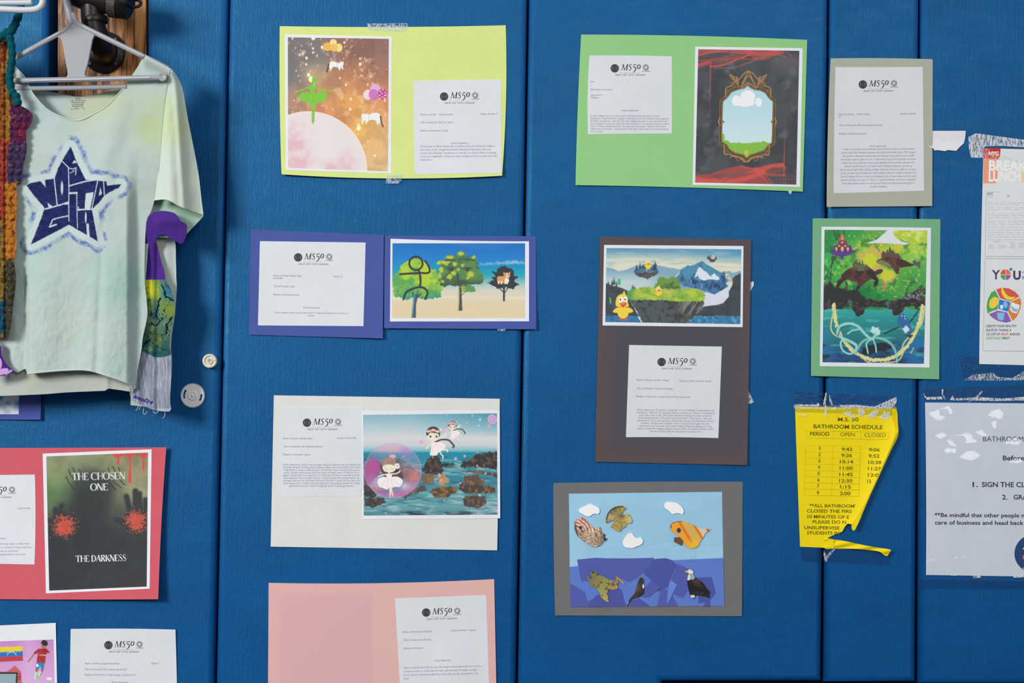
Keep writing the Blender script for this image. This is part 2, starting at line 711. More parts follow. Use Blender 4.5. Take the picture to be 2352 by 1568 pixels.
# ---- oak board, pipe bracket
def oak():
    m = mat('stained_oak', (130, 85, 45), 0.45, 0.4)
    nt, ns, ln, b = nodes(m)
    v = texcoord(nt, (1, 1, 0.07))
    n = ns.new('ShaderNodeTexNoise')
    n.inputs['Scale'].default_value = 95
    n.inputs['Detail'].default_value = 5
    n.inputs['Roughness'].default_value = 0.65
    n.inputs['Distortion'].default_value = 0.6
    ln.new(v, n.inputs['Vector'])
    ln.new(ramp(nt, n.outputs['Fac'], [(0.36, lin((30, 20, 18))), (0.45, lin((110, 68, 40))), (0.52, lin((176, 116, 60))), (0.68, lin((206, 150, 92)))]), b.inputs['Base Color'])
    bp = ns.new('ShaderNodeBump')
    bp.inputs['Strength'].default_value = 0.4
    bp.inputs['Distance'].default_value = 0.001
    ln.new(n.outputs['Fac'], bp.inputs['Height'])
    ln.new(bp.outputs['Normal'], b.inputs['Normal'])
    return m


mb = MB()
q = np.array([(133, TOP), (336, TOP), (335, 600), (132, 600)], float)
mb.prism(P(q[:, 0], q[:, 1], 0.012), 0.038, oak(), 0.002)
tag(mb.build('backing_board', loc=P(234, 600, 0.05)), 'dark-streaked oak board set into the blue pad behind the hanger', 'board')

IRON = mat('black_iron', (34, 30, 29), 0.38, 0.5, Metallic=0.35)
add_bump(IRON, (160, 160, 160), 0.5, 0.001, 4)
WORN = mat('worn_iron', (95, 92, 90), 0.4, 0.5, Metallic=0.7)
add_bump(WORN, (260, 260, 260), 0.8, 0.002, 4)
r = thing('pipe_bracket', 'black iron pipe bracket bolted to the oak board behind the hanger', 'pipe bracket', P(240, 120, 0.012))
mb = MB()
c = P(240, 121, 0.012)
mb.lathe(c, (0, -1, 0), [(0.0435, 0), (0.0435, 0.006), (0.0415, 0.009), (0.031, 0.0095), (0.029, 0.012), (0.0275, 0.03), (0.0255, 0.032), (0.0, 0.032)], IRON)
FL = mb.build('flange', r)
for a in (45, 135, 225, 315):
    mb = MB()
    mb.lathe(c + np.array([0.036 * math.cos(math.radians(a)), -0.009, 0.036 * math.sin(math.radians(a))]), (0, -1, 0), [(0.004, 0), (0.004, 0.002), (0.0025, 0.0035), (0, 0.0036)], WORN, 10)
    mb.build('bolt', FL)
mb = MB()
mb.tube(spline([P(240, 121, -0.015), P(237, 112, -0.05), P(226, 88, -0.078), P(215, 55, -0.086), P(212, 20, -0.088), P(211, -30, -0.088)], 6), 0.0225, IRON, 24)
EP = mb.build('elbow_pipe', r)
mb = MB()
mb.tube([P(219, 54, -0.086), P(218, 47, -0.086), P(217, 40, -0.086)], [0.0245, 0.0265, 0.0245], IRON, 24)
mb.build('collar', EP)
mb = MB()
mb.tube([P(168, -18, -0.09), P(190, -12, -0.09), P(258, 2, -0.09), P(262, 3, -0.09), P(296, 9, -0.09), P(300, 10, -0.09)], [0.026, 0.0285, 0.0285, 0.0315, 0.0315, 0.028], IRON, 26)
TF = mb.build('tee_fitting', r)
mb = MB()
mb.tube([P(256, 2, -0.0905), P(275, 6, -0.0905)], 0.0322, WORN, 26)
mb.build('worn_band', TF)
mb = MB()
cc = P(309, 8, -0.095)
t = np.linspace(0, 2 * math.pi, 25)[:-1]
mb.tube(np.stack([cc[0] + 0.0125 * np.cos(t), cc[1] + 0.004 * np.sin(t), cc[2] + 0.0085 * np.sin(t)], 1), 0.0032, IRON, 10, closed=True)
mb.build('ring', TF)
mb = MB()
mb.tube([P(188, -30, -0.09), P(182, -44, -0.095), P(175, -51, -0.11), P(172, -52, -0.13), P(172, -52, -0.25)], 0.0125, IRON, 20)
mb.build('rail', r)

# ---- hangers
GREYP = mat('grey_plastic', (146, 149, 156), 0.42, 0.4)
WHITEP = mat('white_plastic', (194, 196, 200), 0.4, 0.4)
HY = -0.128
r = thing('clothes_hanger', 'light grey plastic hanger holding the mint star shirt', 'hanger', P(172, 180, HY))
mb = MB()


def arm(pts, rad, y=HY, flat=(1, 0.7)):
    p = np.array(pts, float)
    mb.tube(P(p[:, 0], p[:, 1], y), rad, GREYP, 12, flat=flat)


la = spline([(156, 40), (162, 54), (150, 68), (138, 76), (100, 97), (30, 136), (-60, 186)], 5)
bk = lambda x: HY + 0.018 * (1 - sstep(18, 62, np.asarray(x, float)))
arm(la, 0.0052, bk(la[:, 0]))
sh = spline([(168, 30), (176, 50), (190, 61), (300, 115), (331, 130), (360, 144), (386, 158)], 5)
arm(sh, 0.0052, HY + 0.006 * np.clip((sh[:, 0] - 325) / 12, 0, 1))
for off in (0,):
    lb = resample([(-60, 188), (30, 185), (200, 182), (376, 177.5)], 40)
    arm(lb, 0.0052, bk(lb[:, 0]))
arm([(-60, 205), (70, 203), (180, 201.5), (290, 199)], 0.0050, -0.112)
arm([(-60, 186), (-63, 196), (-60, 205)], 0.005, -0.111)
arm([(386, 158), (388, 168), (378, 177)], 0.005, np.array([-0.122, -0.125, -0.127]))
FR = mb.build('frame', r)
mb = MB()
pl = spline([(148, 68), (166, 52), (174, 52), (196, 64), (216, 80), (212, 92), (203, 140), (195, 170), (200, 180), (150, 180), (155, 170), (148, 130), (141, 92), (132, 84)], 4, True)
mb.prism(P(pl[:, 0], pl[:, 1], HY - 0.002), 0.005, GREYP, 0.0012)
mb.build('centre_plate', r)
mb = MB()
mb.tube(P(*np.array(spline([(165, 56), (160, 30), (152, 0), (147, -30), (152, -62), (171, -75), (191, -64)], 6)).T, HY + 0.004), np.linspace(0.0085, 0.0042, 37), GREYP, 12)
mb.build('hook', r)
mb = MB()
mb.lathe(P(373.5, 177, HY - 0.0035), (0, -1, 0), [(0.0085, -0.005), (0.0085, 0.0015), (0.0072, 0.0025), (0.0055, 0.001), (0, 0.001)], GREYP, 24)
mb.build('bar_end', FR)
mb = MB()
for yy in (181.5,):
    mb.tube([P(70, 185, HY - .0036), P(200, 182, HY - .0036), P(345, 178, HY - .0036)], 0.0016, WHITEP, 8)
mb.tube(P(*np.array([(110, 90.5), (138, 74)]).T, HY - .0036), 0.0014, WHITEP, 8)
mb.tube(P(*np.array([(190, 60), (330, 128.5)]).T, HY - .0036), 0.0014, WHITEP, 8)
mb.build('rib', FR)

r = thing('clothes_hanger', 'white plastic hanger corner at the very top left above the crochet', 'hanger', P(60, 22, -0.2))
mb = MB()
mb.tube(P(*spline([(-420, -8), (-150, 14), (0, 21), (62, 23), (88, 19), (98, 4), (92, -20), (50, -60), (-100, -160), (-180, -215)], 8).T, -0.2), 0.0062, WHITEP, 14)
mb.tube(P(*spline([(-180, -215), (-260, -150), (-420, -40), (-440, -20), (-420, -8)], 8).T, -0.2), 0.0062, WHITEP, 14)
mb.build('frame', r)
mb = MB()
mb.tube(P(*np.array([(-150, 2), (0, 6), (66, 6), (73, 5)]).T, -0.203), [0.0045, 0.0045, 0.0050, 0.0046], WHITEP, 12)
mb.build('inner_bar', r)
mb = MB()
mb.tube(P(*spline([(-180, -210), (-185, -100), (-184, -60), (-186, -80)], 5).T, -0.19), 0.004, WHITEP, 10)
mb.build('hook', r)


# ---- crochet garment hanging at the left edge
def yarn_paint(X, Y):
    a = Art(X, Y, (0, 0, 1), (176, 118, 42))
    a.mix((120, 95, 35), np.clip(a.noise(10, 2) * 2 - .8, 0, 1) * .6)
    for pts, c in (([(-200, 60), (8, 60), (6, 320), (-200, 320)], (150, 80, 40)),
                   ([(-200, 322), (22, 322), (22, 410), (11, 420), (11, 505), (-200, 505)], (168, 62, 52)),
                   ([(22, 236), (90, 236), (90, 345), (22, 345)], (92, 36, 80)),
                   ([(40, 285), (90, 285), (90, 318), (40, 318)], (122, 30, 70)),
                   ([(18, 330), (80, 330), (80, 421), (17, 421)], (66, 52, 92)),
                   ([(11, 421), (60, 421), (60, 600), (9, 600)], (196, 118, 38)),
                   ([(9, 598), (60, 598), (60, 800), (9, 800)], (66, 64, 48)),
                   ([(-200, 505), (10, 505), (10, 690), (-200, 690)], (140, 112, 50)),
                   ([(-200, 690), (11, 690), (11, 765), (-200, 765)], (24, 86, 122))):
        a.poly(pts, c, 1, 2, rough=5, seed=4)
    n = a.noise(5, 7, 2)
    a.mix((60, 35, 40), np.clip((n - .68) * 6, 0, .7))
    a.mix((225, 190, 120), np.clip((.3 - n) * 4, 0, .35))
    return a.C * .8 + 2


def yarn_lift(x, y):
    st = np.abs(np.sin(x / 5.2 + 0.6 * np.sin(y / 9.0))) * np.abs(np.sin(y / 5.6))
    seamx = np.exp(-((x - 12) / 3.0) ** 2) + np.exp(-((np.mod(y, 92) - 46) / 4.0) ** 2) * .5
    return 0.1225 + 0.004 * st - 0.004 * seamx + 0.003 * vnoise(x / 14, y / 14, 3)


r = thing('crochet_top', 'multicoloured crochet garment hanging at the left edge before the mint shirt', 'crochet garment', P(-10, 430, -0.185))
mb = MB()
edge = spline([(20, 86), (24, 130), (20, 200), (24, 238), (48, 243), (74, 262), (70, 284), (60, 300), (61, 345), (54, 380), (51, 416), (38, 424), (40, 470), (36, 520), (38, 565), (32, 598), (37, 640), (30, 700), (26, 740), (18, 776)], 5)
mb.cut(np.vstack([edge, [(-60, 770), (-130, 772), (-130, 88)]]), yarn_lift, 0, CLOTH, 1.5, yarn_paint)
mb.cut(np.vstack([edge, [(-60, 770), (-130, 772), (-130, 88)]]), flatlift(0.118), 0, CLOTH, 0.25, yarn_paint)
mb.build('knitted_panel', r)
TEAL = mat('teal_yarn', (6, 78, 92), 0.95, 0.1)
add_bump(TEAL, (500, 500, 500), 0.8, 0.002, 3)
mb = MB()


def cord(pts, rad):
    p = spline(pts, 10)
    k = np.arange(len(p))
    mb.tube(P(p[:, 0], p[:, 1], -0.141), rad * (1 + 0.14 * np.sin(k * 0.9)), TEAL, 12)


cord([(52, -30), (50, 5), (44, 32), (30, 64), (22, 80), (26, 104), (28, 130), (24, 158), (22, 182), (27, 208), (38, 222), (42, 242)], 0.0072)
cord([(30, 66), (14, 74), (2, 86), (-12, 100)], 0.0066)
cord([(38, 50), (26, 72), (16, 80), (8, 84)], 0.0072)
mb.build('drawstring', r)

# ---- the mint shirt
r = thing('star_shirt', 'mint green cut-off T-shirt with a navy star print on the grey hanger', 't-shirt', P(180, 900, -0.1))
SHIRT = r


def gauss(x, m, s):
    return np.exp(-((x - m) / s) ** 2)


def front_lift(x, y):
    low = sstep(420, 760, y)
    h = 0.113 + 0.0185 * gauss(y, 132 + (x - 335) * .5, 19) * sstep(322, 336, x)
    h = h - 0.018 * low * (1 - sstep(55, 72, x)) + 0.010 * low * gauss(x, 30, 22)
    h = h - 0.022 * sstep(288, 318, x) * sstep(330, 520, y)
    h = h + 0.004 * low * np.cos(x / 24.0 + y / 300.0) - 0.004 * gauss(x, 232 - (y - 600) * .04, 9) * low
    h = h + 0.005 * gauss(x + (y - 300) * 0.25, 260, 30) * sstep(180, 300, y) * (1 - low)
    h = h + 0.004 * (vnoise(x / 60, y / 60, 5) - .5) + 0.0016 * (vnoise(x / 9, y / 16, 8) - .5) * low
    return h


def dye(a):
    a.use((0, 0, 1))
    a.mix((222, 232, 226), a.noise(60, 3) * .5)
    for x, y, q, c, k in ((370, 270, 42, (214, 230, 165), .9), (355, 300, 30, (200, 226, 130), .6), (415, 300, 28, (214, 232, 170), .8), (280, 655, 46, (160, 212, 190), .75),
                          (330, 420, 60, (206, 228, 214), .5), (60, 600, 90, (188, 224, 210), .5), (240, 225, 40, (222, 232, 160), .7), (185, 255, 30, (222, 230, 165), .5),
                          (110, 235, 40, (176, 212, 214), .6), (275, 835, 30, (178, 220, 200), .5), (155, 740, 46, (214, 228, 200), .5), (425, 440, 50, (226, 232, 200), .6), (105, 372, 20, (198, 196, 170), .25)):
        d = np.exp(-((a.X - x) ** 2 + (a.Y - y) ** 2) / (2. * q * q))
        a.mix(c, d * k * .8 * (0.55 + .9 * a.noise(26, int(x)) - .2))
    a.C = a.C * np.array([.84, .84, .862])
    return a


def front_paint(X, Y):
    a = dye(Art(X, Y, (0, 0, 1), (203, 224, 214)))
    a.use((0, 300, 4.3556))
    star = [(708, 158), (748, 262), (770, 318), (858, 492), (975, 500), (1062, 506), (1070, 548), (1212, 535), (1190, 570), (1095, 615), (1045, 650), (990, 720), (918, 788), (940, 900), (978, 1105), (820, 1015), (690, 940), (520, 1030), (310, 1138), (380, 960), (440, 800), (445, 770), (350, 660), (265, 548), (300, 525), (400, 506), (455, 490), (548, 480), (575, 390), (620, 300)]
    sd = polydist(a.X, a.Y, star)
    n = a.noise(26, 4, 4) * .6 + a.noise(9, 9, 2) * .4
    band = np.exp(-((sd + 84 + 50 * (a.noise(110, 6) - .5)) / 40) ** 2)
    gap = np.clip(a.noise(95, 15, 2) * 3.2 - 1.05, 0, 1)
    a.mix((120, 140, 184), gap * np.clip((band * 1.15 + n - 1.18) * 2.2, 0, .7))
    a.mix((48, 66, 132), gap * np.clip((band * 1.2 + a.noise(17, 12, 3) - 1.6) * 3, 0, .45))
    a.mix((190, 206, 206), np.clip((sd + 62) / 10, 0, 1) * np.clip(-sd / 6, 0, 1) * .5)
    a.poly(star, (31, 41, 88), 1, 1.0, rough=5)
    inside = np.clip(sd / 5, 0, 1)
    a.mix((54, 66, 112), inside * np.clip((vnoise(a.X / 46, a.Y / 7, 3) - .52) * 3, 0, .6))
    a.mix((21, 29, 70), inside * np.clip((a.noise(40, 8) - .5) * 3, 0, .6))
    L = (182, 198, 202)
    for pts, w in (([(543, 486), (556, 600), (572, 748)], 11), ([(684, 372), (690, 560), (688, 760), (690, 905)], 9), ([(618, 302), (652, 336), (690, 374), (730, 384), (762, 370), (756, 440)], 10),
                   ([(700, 425), (745, 398)], 8), ([(692, 552), (850, 508), (978, 488)], 13), ([(695, 625), (768, 622)], 18), ([(768, 622), (770, 780), (774, 972)], 8),
                   ([(976, 505), (948, 640), (918, 782)], 9), ([(1036, 500), (1044, 645)], 10), ([(452, 784), (570, 752), (684, 716)], 14), ([(776, 790), (920, 786)], 14),
                   ([(496, 962), (528, 888), (600, 868), (682, 852)], 12), ([(496, 962), (562, 938)], 16), ([(876, 940), (884, 1060)], 26), ([(790, 800), (782, 760)], 8)):
        a.line(pts, w, L, rough=3)
    for pts in ([(858, 626), (938, 614), (902, 784), (846, 782)], [(1004, 562), (1020, 632), (988, 652)], [(402, 502), (456, 566), (450, 488)], [(476, 722), (534, 762), (484, 768)],
                [(744, 292), (772, 322), (722, 326)], [(640, 722), (690, 706), (684, 736), (650, 742)], [(1066, 508), (1074, 550), (1130, 540)]):
        a.poly(pts, L, rough=3)
    a.ell(620, 572, 12, 68, L, rough=2)
    a.ell(858, 868, 9, 56, L, rough=2)
    return a.C


NECK = spline([(35, 154), (57, 178), (75, 214), (105, 248), (138, 267), (160, 274)], 5)
front = np.vstack([NECK, [(166, 278), (177, 277)], spline([(184, 275), (215, 262), (245, 244), (268, 220), (284, 202), (302, 175), (318, 150), (331, 126)], 5),
                   spline([(340, 130), (350, 136), (372, 147), (391, 157)], 4), spline([(388, 180), (381, 225), (373, 300), (364, 400), (355, 458), (346, 488), (337, 506), (333, 560), (332, 640), (337, 690), (338, 727), (328, 775), (325, 802), (316, 850), (306, 903), (302, 918)], 4),
                   [(298, 906)], spline([(299, 884), (280, 873), (250, 863), (216, 852), (190, 848), (150, 849), (100, 853), (63, 858)], 5),
                   [(58, 846), (40, 856), (22, 846), (8, 828), (-40, 800), (-125, 790), (-130, 300), (-70, 200), (-10, 160), (20, 150)]])
mb = MB()
mb.cut(front, front_lift, 0, CLOTH, 1.0, front_paint)
hem = spline([(303, 916), (301, 886), (282, 875), (250, 864), (216, 853), (190, 849), (150, 850), (100, 854), (63, 858)], 8)
mb.tube(P(hem[:, 0], hem[:, 1], -front_lift(hem[:, 0], hem[:, 1])), 0.0017, CLOTH, 8, col=(184, 198, 190))
nk = np.vstack([NECK, spline([(166, 277), (186, 275), (215, 262), (245, 244), (268, 220), (284, 202)], 5)])
nk = resample(nk, 90)
mb.tube(P(nk[:, 0], nk[:, 1], -front_lift(nk[:, 0], nk[:, 1])), 0.0014 + 0.001 * gauss(nk[:, 0], 195, 14), CLOTH, 8, col=(186, 200, 184))
mb.build('front_panel', SHIRT)

back = np.vstack([spline([(40, 196), (74, 207), (118, 211), (150, 217), (180, 222), (215, 218), (242, 211), (290, 203)], 5), [(345, 300), (345, 500), (330, 700), (312, 890), (300, 900)],
                  spline([(298, 899), (272, 895), (249, 892)], 3), spline([(241, 897), (150, 901), (100, 905), (0, 909), (-125, 913)], 4), [(-130, 300)]])
mb = MB()
back_lift = lambda x, y: 0.083 + 0.003 * np.sin(x / 38.0) * sstep(500, 900, y) + 0.003 * vnoise(x / 50, y / 50, 2) + 0.004 * gauss(x, 245, 9) * sstep(700, 880, y)


def back_paint(X, Y):
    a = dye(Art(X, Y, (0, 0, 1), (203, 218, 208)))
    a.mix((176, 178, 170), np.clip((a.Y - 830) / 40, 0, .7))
    a.mix((196, 208, 160), np.exp(-((a.X - 70) ** 2 / 300. + (a.Y - 868) ** 2 / 200.)) * .5)
    return a.C


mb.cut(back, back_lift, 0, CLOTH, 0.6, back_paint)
for i, (t, w) in enumerate((('USA', 12), ('100% COTTON', 34), ('HECHO EN', 30), ('LARGE', 26), ('MADE IN', 24), ('L', 10))):
    mb.text(t, 178, 227 + i * 4.6, 2.6, back_lift, 0.0012, mat('tag_print', (120, 132, 130), 0.9, 0.1), w=w, align='C', bold=1)
mb.text('RN 15', 162, 251, 2.2, back_lift, 0.0012, M['tag_print'], bold=1)
mb.text('L XL', 188, 250, 2.2, back_lift, 0.0012, M['tag_print'], bold=1)
mb.build('back_panel', SHIRT)

sl_l = lambda x, y: 0.104 + 0.012 * gauss(y, 160, 20) * gauss(x, 390, 14) + 0.016 * gauss(x, 384 + (y - 160) * .03, 26) + 0.006 * gauss(x, 404 + (y - 200) * .07, 9) - 0.02 * sstep(410, 470, x) + 0.003 * (vnoise(x / 26, y / 60, 4) - .5)
sl_b = lambda x, y: 0.078 - 0.015 * sstep(400, 470, x)
mint = lambda X, Y: dye(Art(X, Y, (0, 0, 1), (212, 230, 216))).C * 1.06
mb = MB()
mb.cut(np.vstack([spline([(391, 156), (404, 171), (419, 203), (431, 270), (445, 340), (456, 400), (463, 460), (467, 491)], 4), spline([(461, 489), (436, 481), (411, 471), (392, 460), (377, 456), (355, 458)], 4), spline([(362, 400), (371, 300), (379, 225), (386, 180)], 4)]),
       sl_l, 0, CLOTH, 1.0, mint)
cf = spline([(467, 492), (436, 482), (411, 472), (392, 461), (377, 457), (355, 459)], 6)
mb.tube(P(cf[:, 0], cf[:, 1], -sl_l(cf[:, 0], cf[:, 1])), 0.0014, CLOTH, 8, col=(196, 212, 186))
sm = spline([(391, 157), (387, 182), (380, 225), (372, 300), (364, 395)], 6)
mb.tube(P(sm[:, 0], sm[:, 1], -sl_l(sm[:, 0], sm[:, 1])), 0.0012, CLOTH, 8, col=(160, 192, 172))
mb.cut([(350, 440), (380, 440), (466, 480), (467, 497), (452, 513), (429, 537), (405, 545), (352, 545), (345, 500)], sl_b, 0, CLOTH, 0.7, lambda X, Y: Art(X, Y, (0, 0, 1), (164, 196, 176)).C)
mb.build('sleeve', SHIRT)
mb = MB()
mb.cut(np.vstack([[(330, 500), (352, 500)], spline([(380, 545), (401, 552), (404, 600), (405, 640), (406, 663), (402, 720), (395, 766), (393, 800), (395, 835), (391, 915), (393, 941)], 4), [(300, 930), (300, 600)]]),
       lambda x, y: 0.062 + 0.002 * np.sin(y / 30.) - 0.006 * sstep(380, 405, x), 0, CLOTH, 0.7, lambda X, Y: Art(X, Y, (0, 0, 1), (186, 196, 190)).C)
mb.build('side_lining', SHIRT)
PURPLE = mat('purple_jersey', (74, 44, 132), 0.95, 0.1)
add_bump(PURPLE, (700, 700, 500), 0.3, 0.0008)
trim = lambda x, y: 0.074 + 0.016 * (1 - sstep(500, 640, y)) + 0.003 * np.sin(y / 34.) - 0.006 * gauss(x, 362, 7) * sstep(545, 575, y) + 0.006 * gauss(y, 505, 16) * sstep(350, 372, x) + 0.003 * vnoise(x / 22, y / 40, 6)
mb = MB()
mb.cut(np.vstack([spline([(351, 488), (363, 485), (376, 484), (398, 488), (408, 496), (416, 508), (429, 516), (428, 540), (418, 559), (404, 554), (390, 546), (376, 539), (366, 540), (359, 551), (363, 571), (370, 598), (377, 622), (380, 643)], 4), [(331, 643), (331, 600), (333, 564), (336, 511), (341, 500)]]), trim, 0, PURPLE, 1.0)
o = mb.build('sleeve_patch', SHIRT)
o['label'] = 'purple sleeve patch'


def batik(X, Y):
    a = Art(X, Y, (0, 640, 4.3556), (48, 104, 112))
    a.blobs([(1520, 110, 60, (196, 196, 40)), (1650, 60, 60, (60, 110, 110)), (1700, 160, 60, (40, 110, 150)), (1660, 270, 60, (130, 142, 44)), (1540, 300, 60, (76, 130, 130)), (1620, 420, 60, (84, 124, 90)), (1480, 260, 40, (90, 120, 60)),
             (1550, 450, 60, (70, 116, 116)), (1640, 560, 60, (60, 104, 92)), (1500, 600, 60, (70, 106, 60)), (1560, 580, 50, (106, 106, 50)), (1600, 720, 80, (36, 86, 86)), (1450, 660, 60, (40, 96, 110))])
    n = a.noise(60, 3, 3)
    a.mix((18, 24, 52), np.clip(1 - np.abs(n - .5) * 26, 0, 1) * np.clip(a.noise(90, 5) * 3 - .9, 0, 1))
    a.mix((150, 150, 60), np.clip(a.noise(50, 7) * 4 - 2.4, 0, .5))
    for pts in ([(1600, 190), (1580, 280), (1560, 360), (1600, 420), (1560, 470), (1510, 440)], [(1720, 390), (1670, 450), (1660, 560)], [(1620, 60), (1660, 170), (1740, 220)], [(1420, 690), (1460, 640), (1510, 600)]):
        a.line(pts, 16, (18, 22, 50), rough=14)
    return a.C


mb = MB()
mb.cut(np.vstack([[(332, 642), (380, 642)], spline([(390, 660), (399, 681), (401, 707), (398, 732), (390, 778), (393, 814)], 4), spline([(378, 819), (358, 820), (342, 814), (326, 805)], 3), spline([(326, 778), (333, 750), (339, 727), (337, 690), (334, 665)], 3)]), trim, 0.0008, CLOTH, 1.2, batik)
o = mb.build('sleeve_patch', SHIRT)
o['label'] = 'green and blue batik sleeve patch'


def denim(X, Y):
    a = Art(X, Y, (0, 0, 1), (136, 142, 158))
    a.mix((182, 186, 196), np.clip(vnoise(a.X / 1.6, a.Y / 14, 4) * 2 - .8, 0, .6))
    a.mix((96, 104, 124), np.clip(vnoise(a.X / 2.2, a.Y / 22, 6) * 2 - .9, 0, .6))
    a.mix((190, 192, 200), np.clip((a.Y - 936) / 6, 0, .6))
    return a.C


mb = MB()
mb.cut(np.vstack([spline([(326, 805), (342, 814), (358, 820), (378, 819), (393, 814)], 4), spline([(394, 860), (390, 915), (393, 938), (388, 945)], 3), spline([(370, 944), (354, 941), (330, 932), (301, 919)], 4), spline([(308, 890), (316, 850), (323, 820)], 3)]), trim, 0.0004, CLOTH, 1.2, denim)
mb.text('lmol24', 305, 913, 9, trim, 0.0016, mat('purple_marker', (62, 44, 150), 0.8, 0.1), w=46, ang=20, bold=1, ital=.2)
o = mb.build('sleeve_cuff', SHIRT)
o['label'] = 'grey denim cuff with frayed hem'
mb = MB()
THREAD = mat('loose_thread', (196, 190, 200), 0.9, 0.1)
for pts in ([(318, 932), (315, 939), (312, 943)], [(330, 938), (329, 948), (333, 951), (338, 944)], [(352, 943), (356, 949), (364, 944)], [(378, 946), (379, 953), (374, 961)], [(322, 934), (320, 941)]):
    p = spline(pts, 5)
    mb.tube(P(p[:, 0], p[:, 1], -0.077), 0.0006, THREAD, 6)
mb.build('fringe', o)


def petals(X, Y):
    a = Art(X, Y, (0, 640, 4.3556), (66, 34, 112))
    a.ell(20, 930, 70, 30, (190, 150, 205), rot=-20)
    a.ell(-10, 850, 30, 60, (190, 150, 205))
    a.line([(60, 950), (110, 920)], 22, (186, 146, 200))
    return a.C


mb = MB()
mb.cut(np.vstack([spline([(-30, 775), (0, 792), (4, 815), (14, 835), (30, 852), (24, 858), (0, 864), (-30, 868)], 5)]), flatlift(0.118), 0, CLOTH, 1.0, petals)
o = mb.build('side_trim', SHIRT)
o['label'] = 'purple flowered trim'

# ---- plastic bits taped to the pad
PART = mat('white_nylon', (243, 242, 240), 0.45, 0.4)
r = thing('toy_gear', 'white plastic gear wheel stuck to the pad below the shirt cuff', 'gear', P(443.6, 908, -0.001))
mb = MB()
c = P(443.6, 908, 0)
N = 53 * 4
rr = [0.0045, 0.011, 0.0155, 0.0195, 0.0232]
th = np.arange(N) / N * 2 * math.pi
ro = np.where((np.arange(N) % 4) < 2, 0.0250, 0.0228)
rings = [np.full(N, q) for q in rr] + [ro]
V = np.array([[(c[0] + q[i] * math.cos(th[i]), 0, c[2] + q[i] * math.sin(th[i])) for i in range(N)] for q in rings])
deg = np.degrees(th)
Fq = []
for k in range(5):
    for i in range(N):
        slot = k == 2 and ((140 < deg[i] < 200) or (322 < deg[i]) or deg[i] < 8)
        if not slot:
            j = (i + 1) % N
            Fq.append((k * N + i, k * N + j, (k + 1) * N + j, (k + 1) * N + i))
A = V.reshape(-1, 3) + np.array([0, -0.0045, 0])
B = V.reshape(-1, 3) + np.array([0, -0.0008, 0])
mb.add(A, Fq, PART, smooth=False)
mb.add(B, [q[::-1] for q in Fq], PART, smooth=False)
cnt = {}
for q in Fq:
    for a, b in zip(q, q[1:] + q[:1]):
        cnt[(a, b)] = 1
E = [e for e in cnt if (e[1], e[0]) not in cnt]
W_ = np.vstack([A, B])
n0 = len(A)
mb.add(W_, [(a, b, b + n0, a + n0) for a, b in E], PART, smooth=False)
GD = mb.build('gear_disc', r)
mb = MB()
mb.lathe(c, (0, -1, 0), [(0.0095, 0.001), (0.0095, 0.0058), (0.0088, 0.0064), (0.0062, 0.0064), (0.0058, 0.0050), (0.0032, 0.0050), (0.0030, 0.0085), (0.0016, 0.0090), (0, 0.0088)], PART)
mb.build('hub', GD)
r = thing('plastic_knob', 'small cream plastic knob taped to the pad beside the seam', 'knob', P(484, 829, -0.001))
mb = MB()
c = P(483, 829, 0)
mb.lathe(c, (0.12, -1, 0.0), [(0.0145, 0.000), (0.0145, 0.008), (0.0142, 0.0165), (0.0132, 0.018), (0.0100, 0.018), (0.0094, 0.015), (0.0065, 0.015), (0.0062, 0.018), (0.0035, 0.018), (0.0032, 0.012), (0, 0.012)], mat('cream_plastic', (216, 210, 196), 0.45, 0.4))
KB = mb.build('knob_body', r)
mb = MB()
for a in (20, 140, 260):
    t = math.radians(a)
    mb.tube([P(485, 829, -0.0165) + 0.0066 * np.array([math.cos(t), 0, math.sin(t)]), P(485, 829, -0.0165) + 0.0100 * np.array([math.cos(t), 0, math.sin(t)])], 0.0016, M['cream_plastic'], 8)
mb.build('spoke', KB)

# ------------------------------------------------------------------ tape
def clear_tape(name, tint, gloss_rough=0.16, glare=0.0, sc=(160, 160, 60), amt=0.2, bump=0.5):
    """clear adhesive tape: a glossy see-through film, its glare and crackle painted in as white flecks"""
    if name in M:
        return M[name]
    m = bpy.data.materials.new(name)
    m.use_nodes = True
    nt = m.node_tree
    nt.nodes.clear()
    out = nt.nodes.new('ShaderNodeOutputMaterial')
    tr = nt.nodes.new('ShaderNodeBsdfTransparent')
    tr.inputs[0].default_value = tuple(tint) + (1,)
    gl = nt.nodes.new('ShaderNodeBsdfGlossy')
    gl.inputs['Roughness'].default_value = gloss_rough
    mx = nt.nodes.new('ShaderNodeMixShader')
    n = noise_node(nt, (90, 90, 90), 3)
    bp = nt.nodes.new('ShaderNodeBump')
    bp.inputs['Strength'].default_value = bump
    bp.inputs['Distance'].default_value = 0.004
    nt.links.new(n.outputs['Fac'], bp.inputs['Height'])
    nt.links.new(bp.outputs['Normal'], gl.inputs['Normal'])
    mx.inputs[0].default_value = 0.03
    nt.links.new(tr.outputs[0], mx.inputs[1])
    nt.links.new(gl.outputs[0], mx.inputs[2])
    last = mx.outputs[0]
    if glare:
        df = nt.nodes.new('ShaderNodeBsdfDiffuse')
        df.inputs[0].default_value = (0.8, 0.84, 0.88, 1)  # white diffuse flecks painted for the tape's glare and crackle
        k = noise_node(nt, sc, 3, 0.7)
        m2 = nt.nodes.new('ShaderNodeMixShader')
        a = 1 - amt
        nt.links.new(ramp(nt, k.outputs['Fac'], [(max(0.02, a - .12), (0, 0, 0)), (min(.98, a + .10), (glare,) * 3)]), m2.inputs[0])
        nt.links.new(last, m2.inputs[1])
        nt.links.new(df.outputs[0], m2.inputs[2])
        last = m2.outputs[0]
    nt.links.new(last, out.inputs['Surface'])
    M[name] = m
    return m


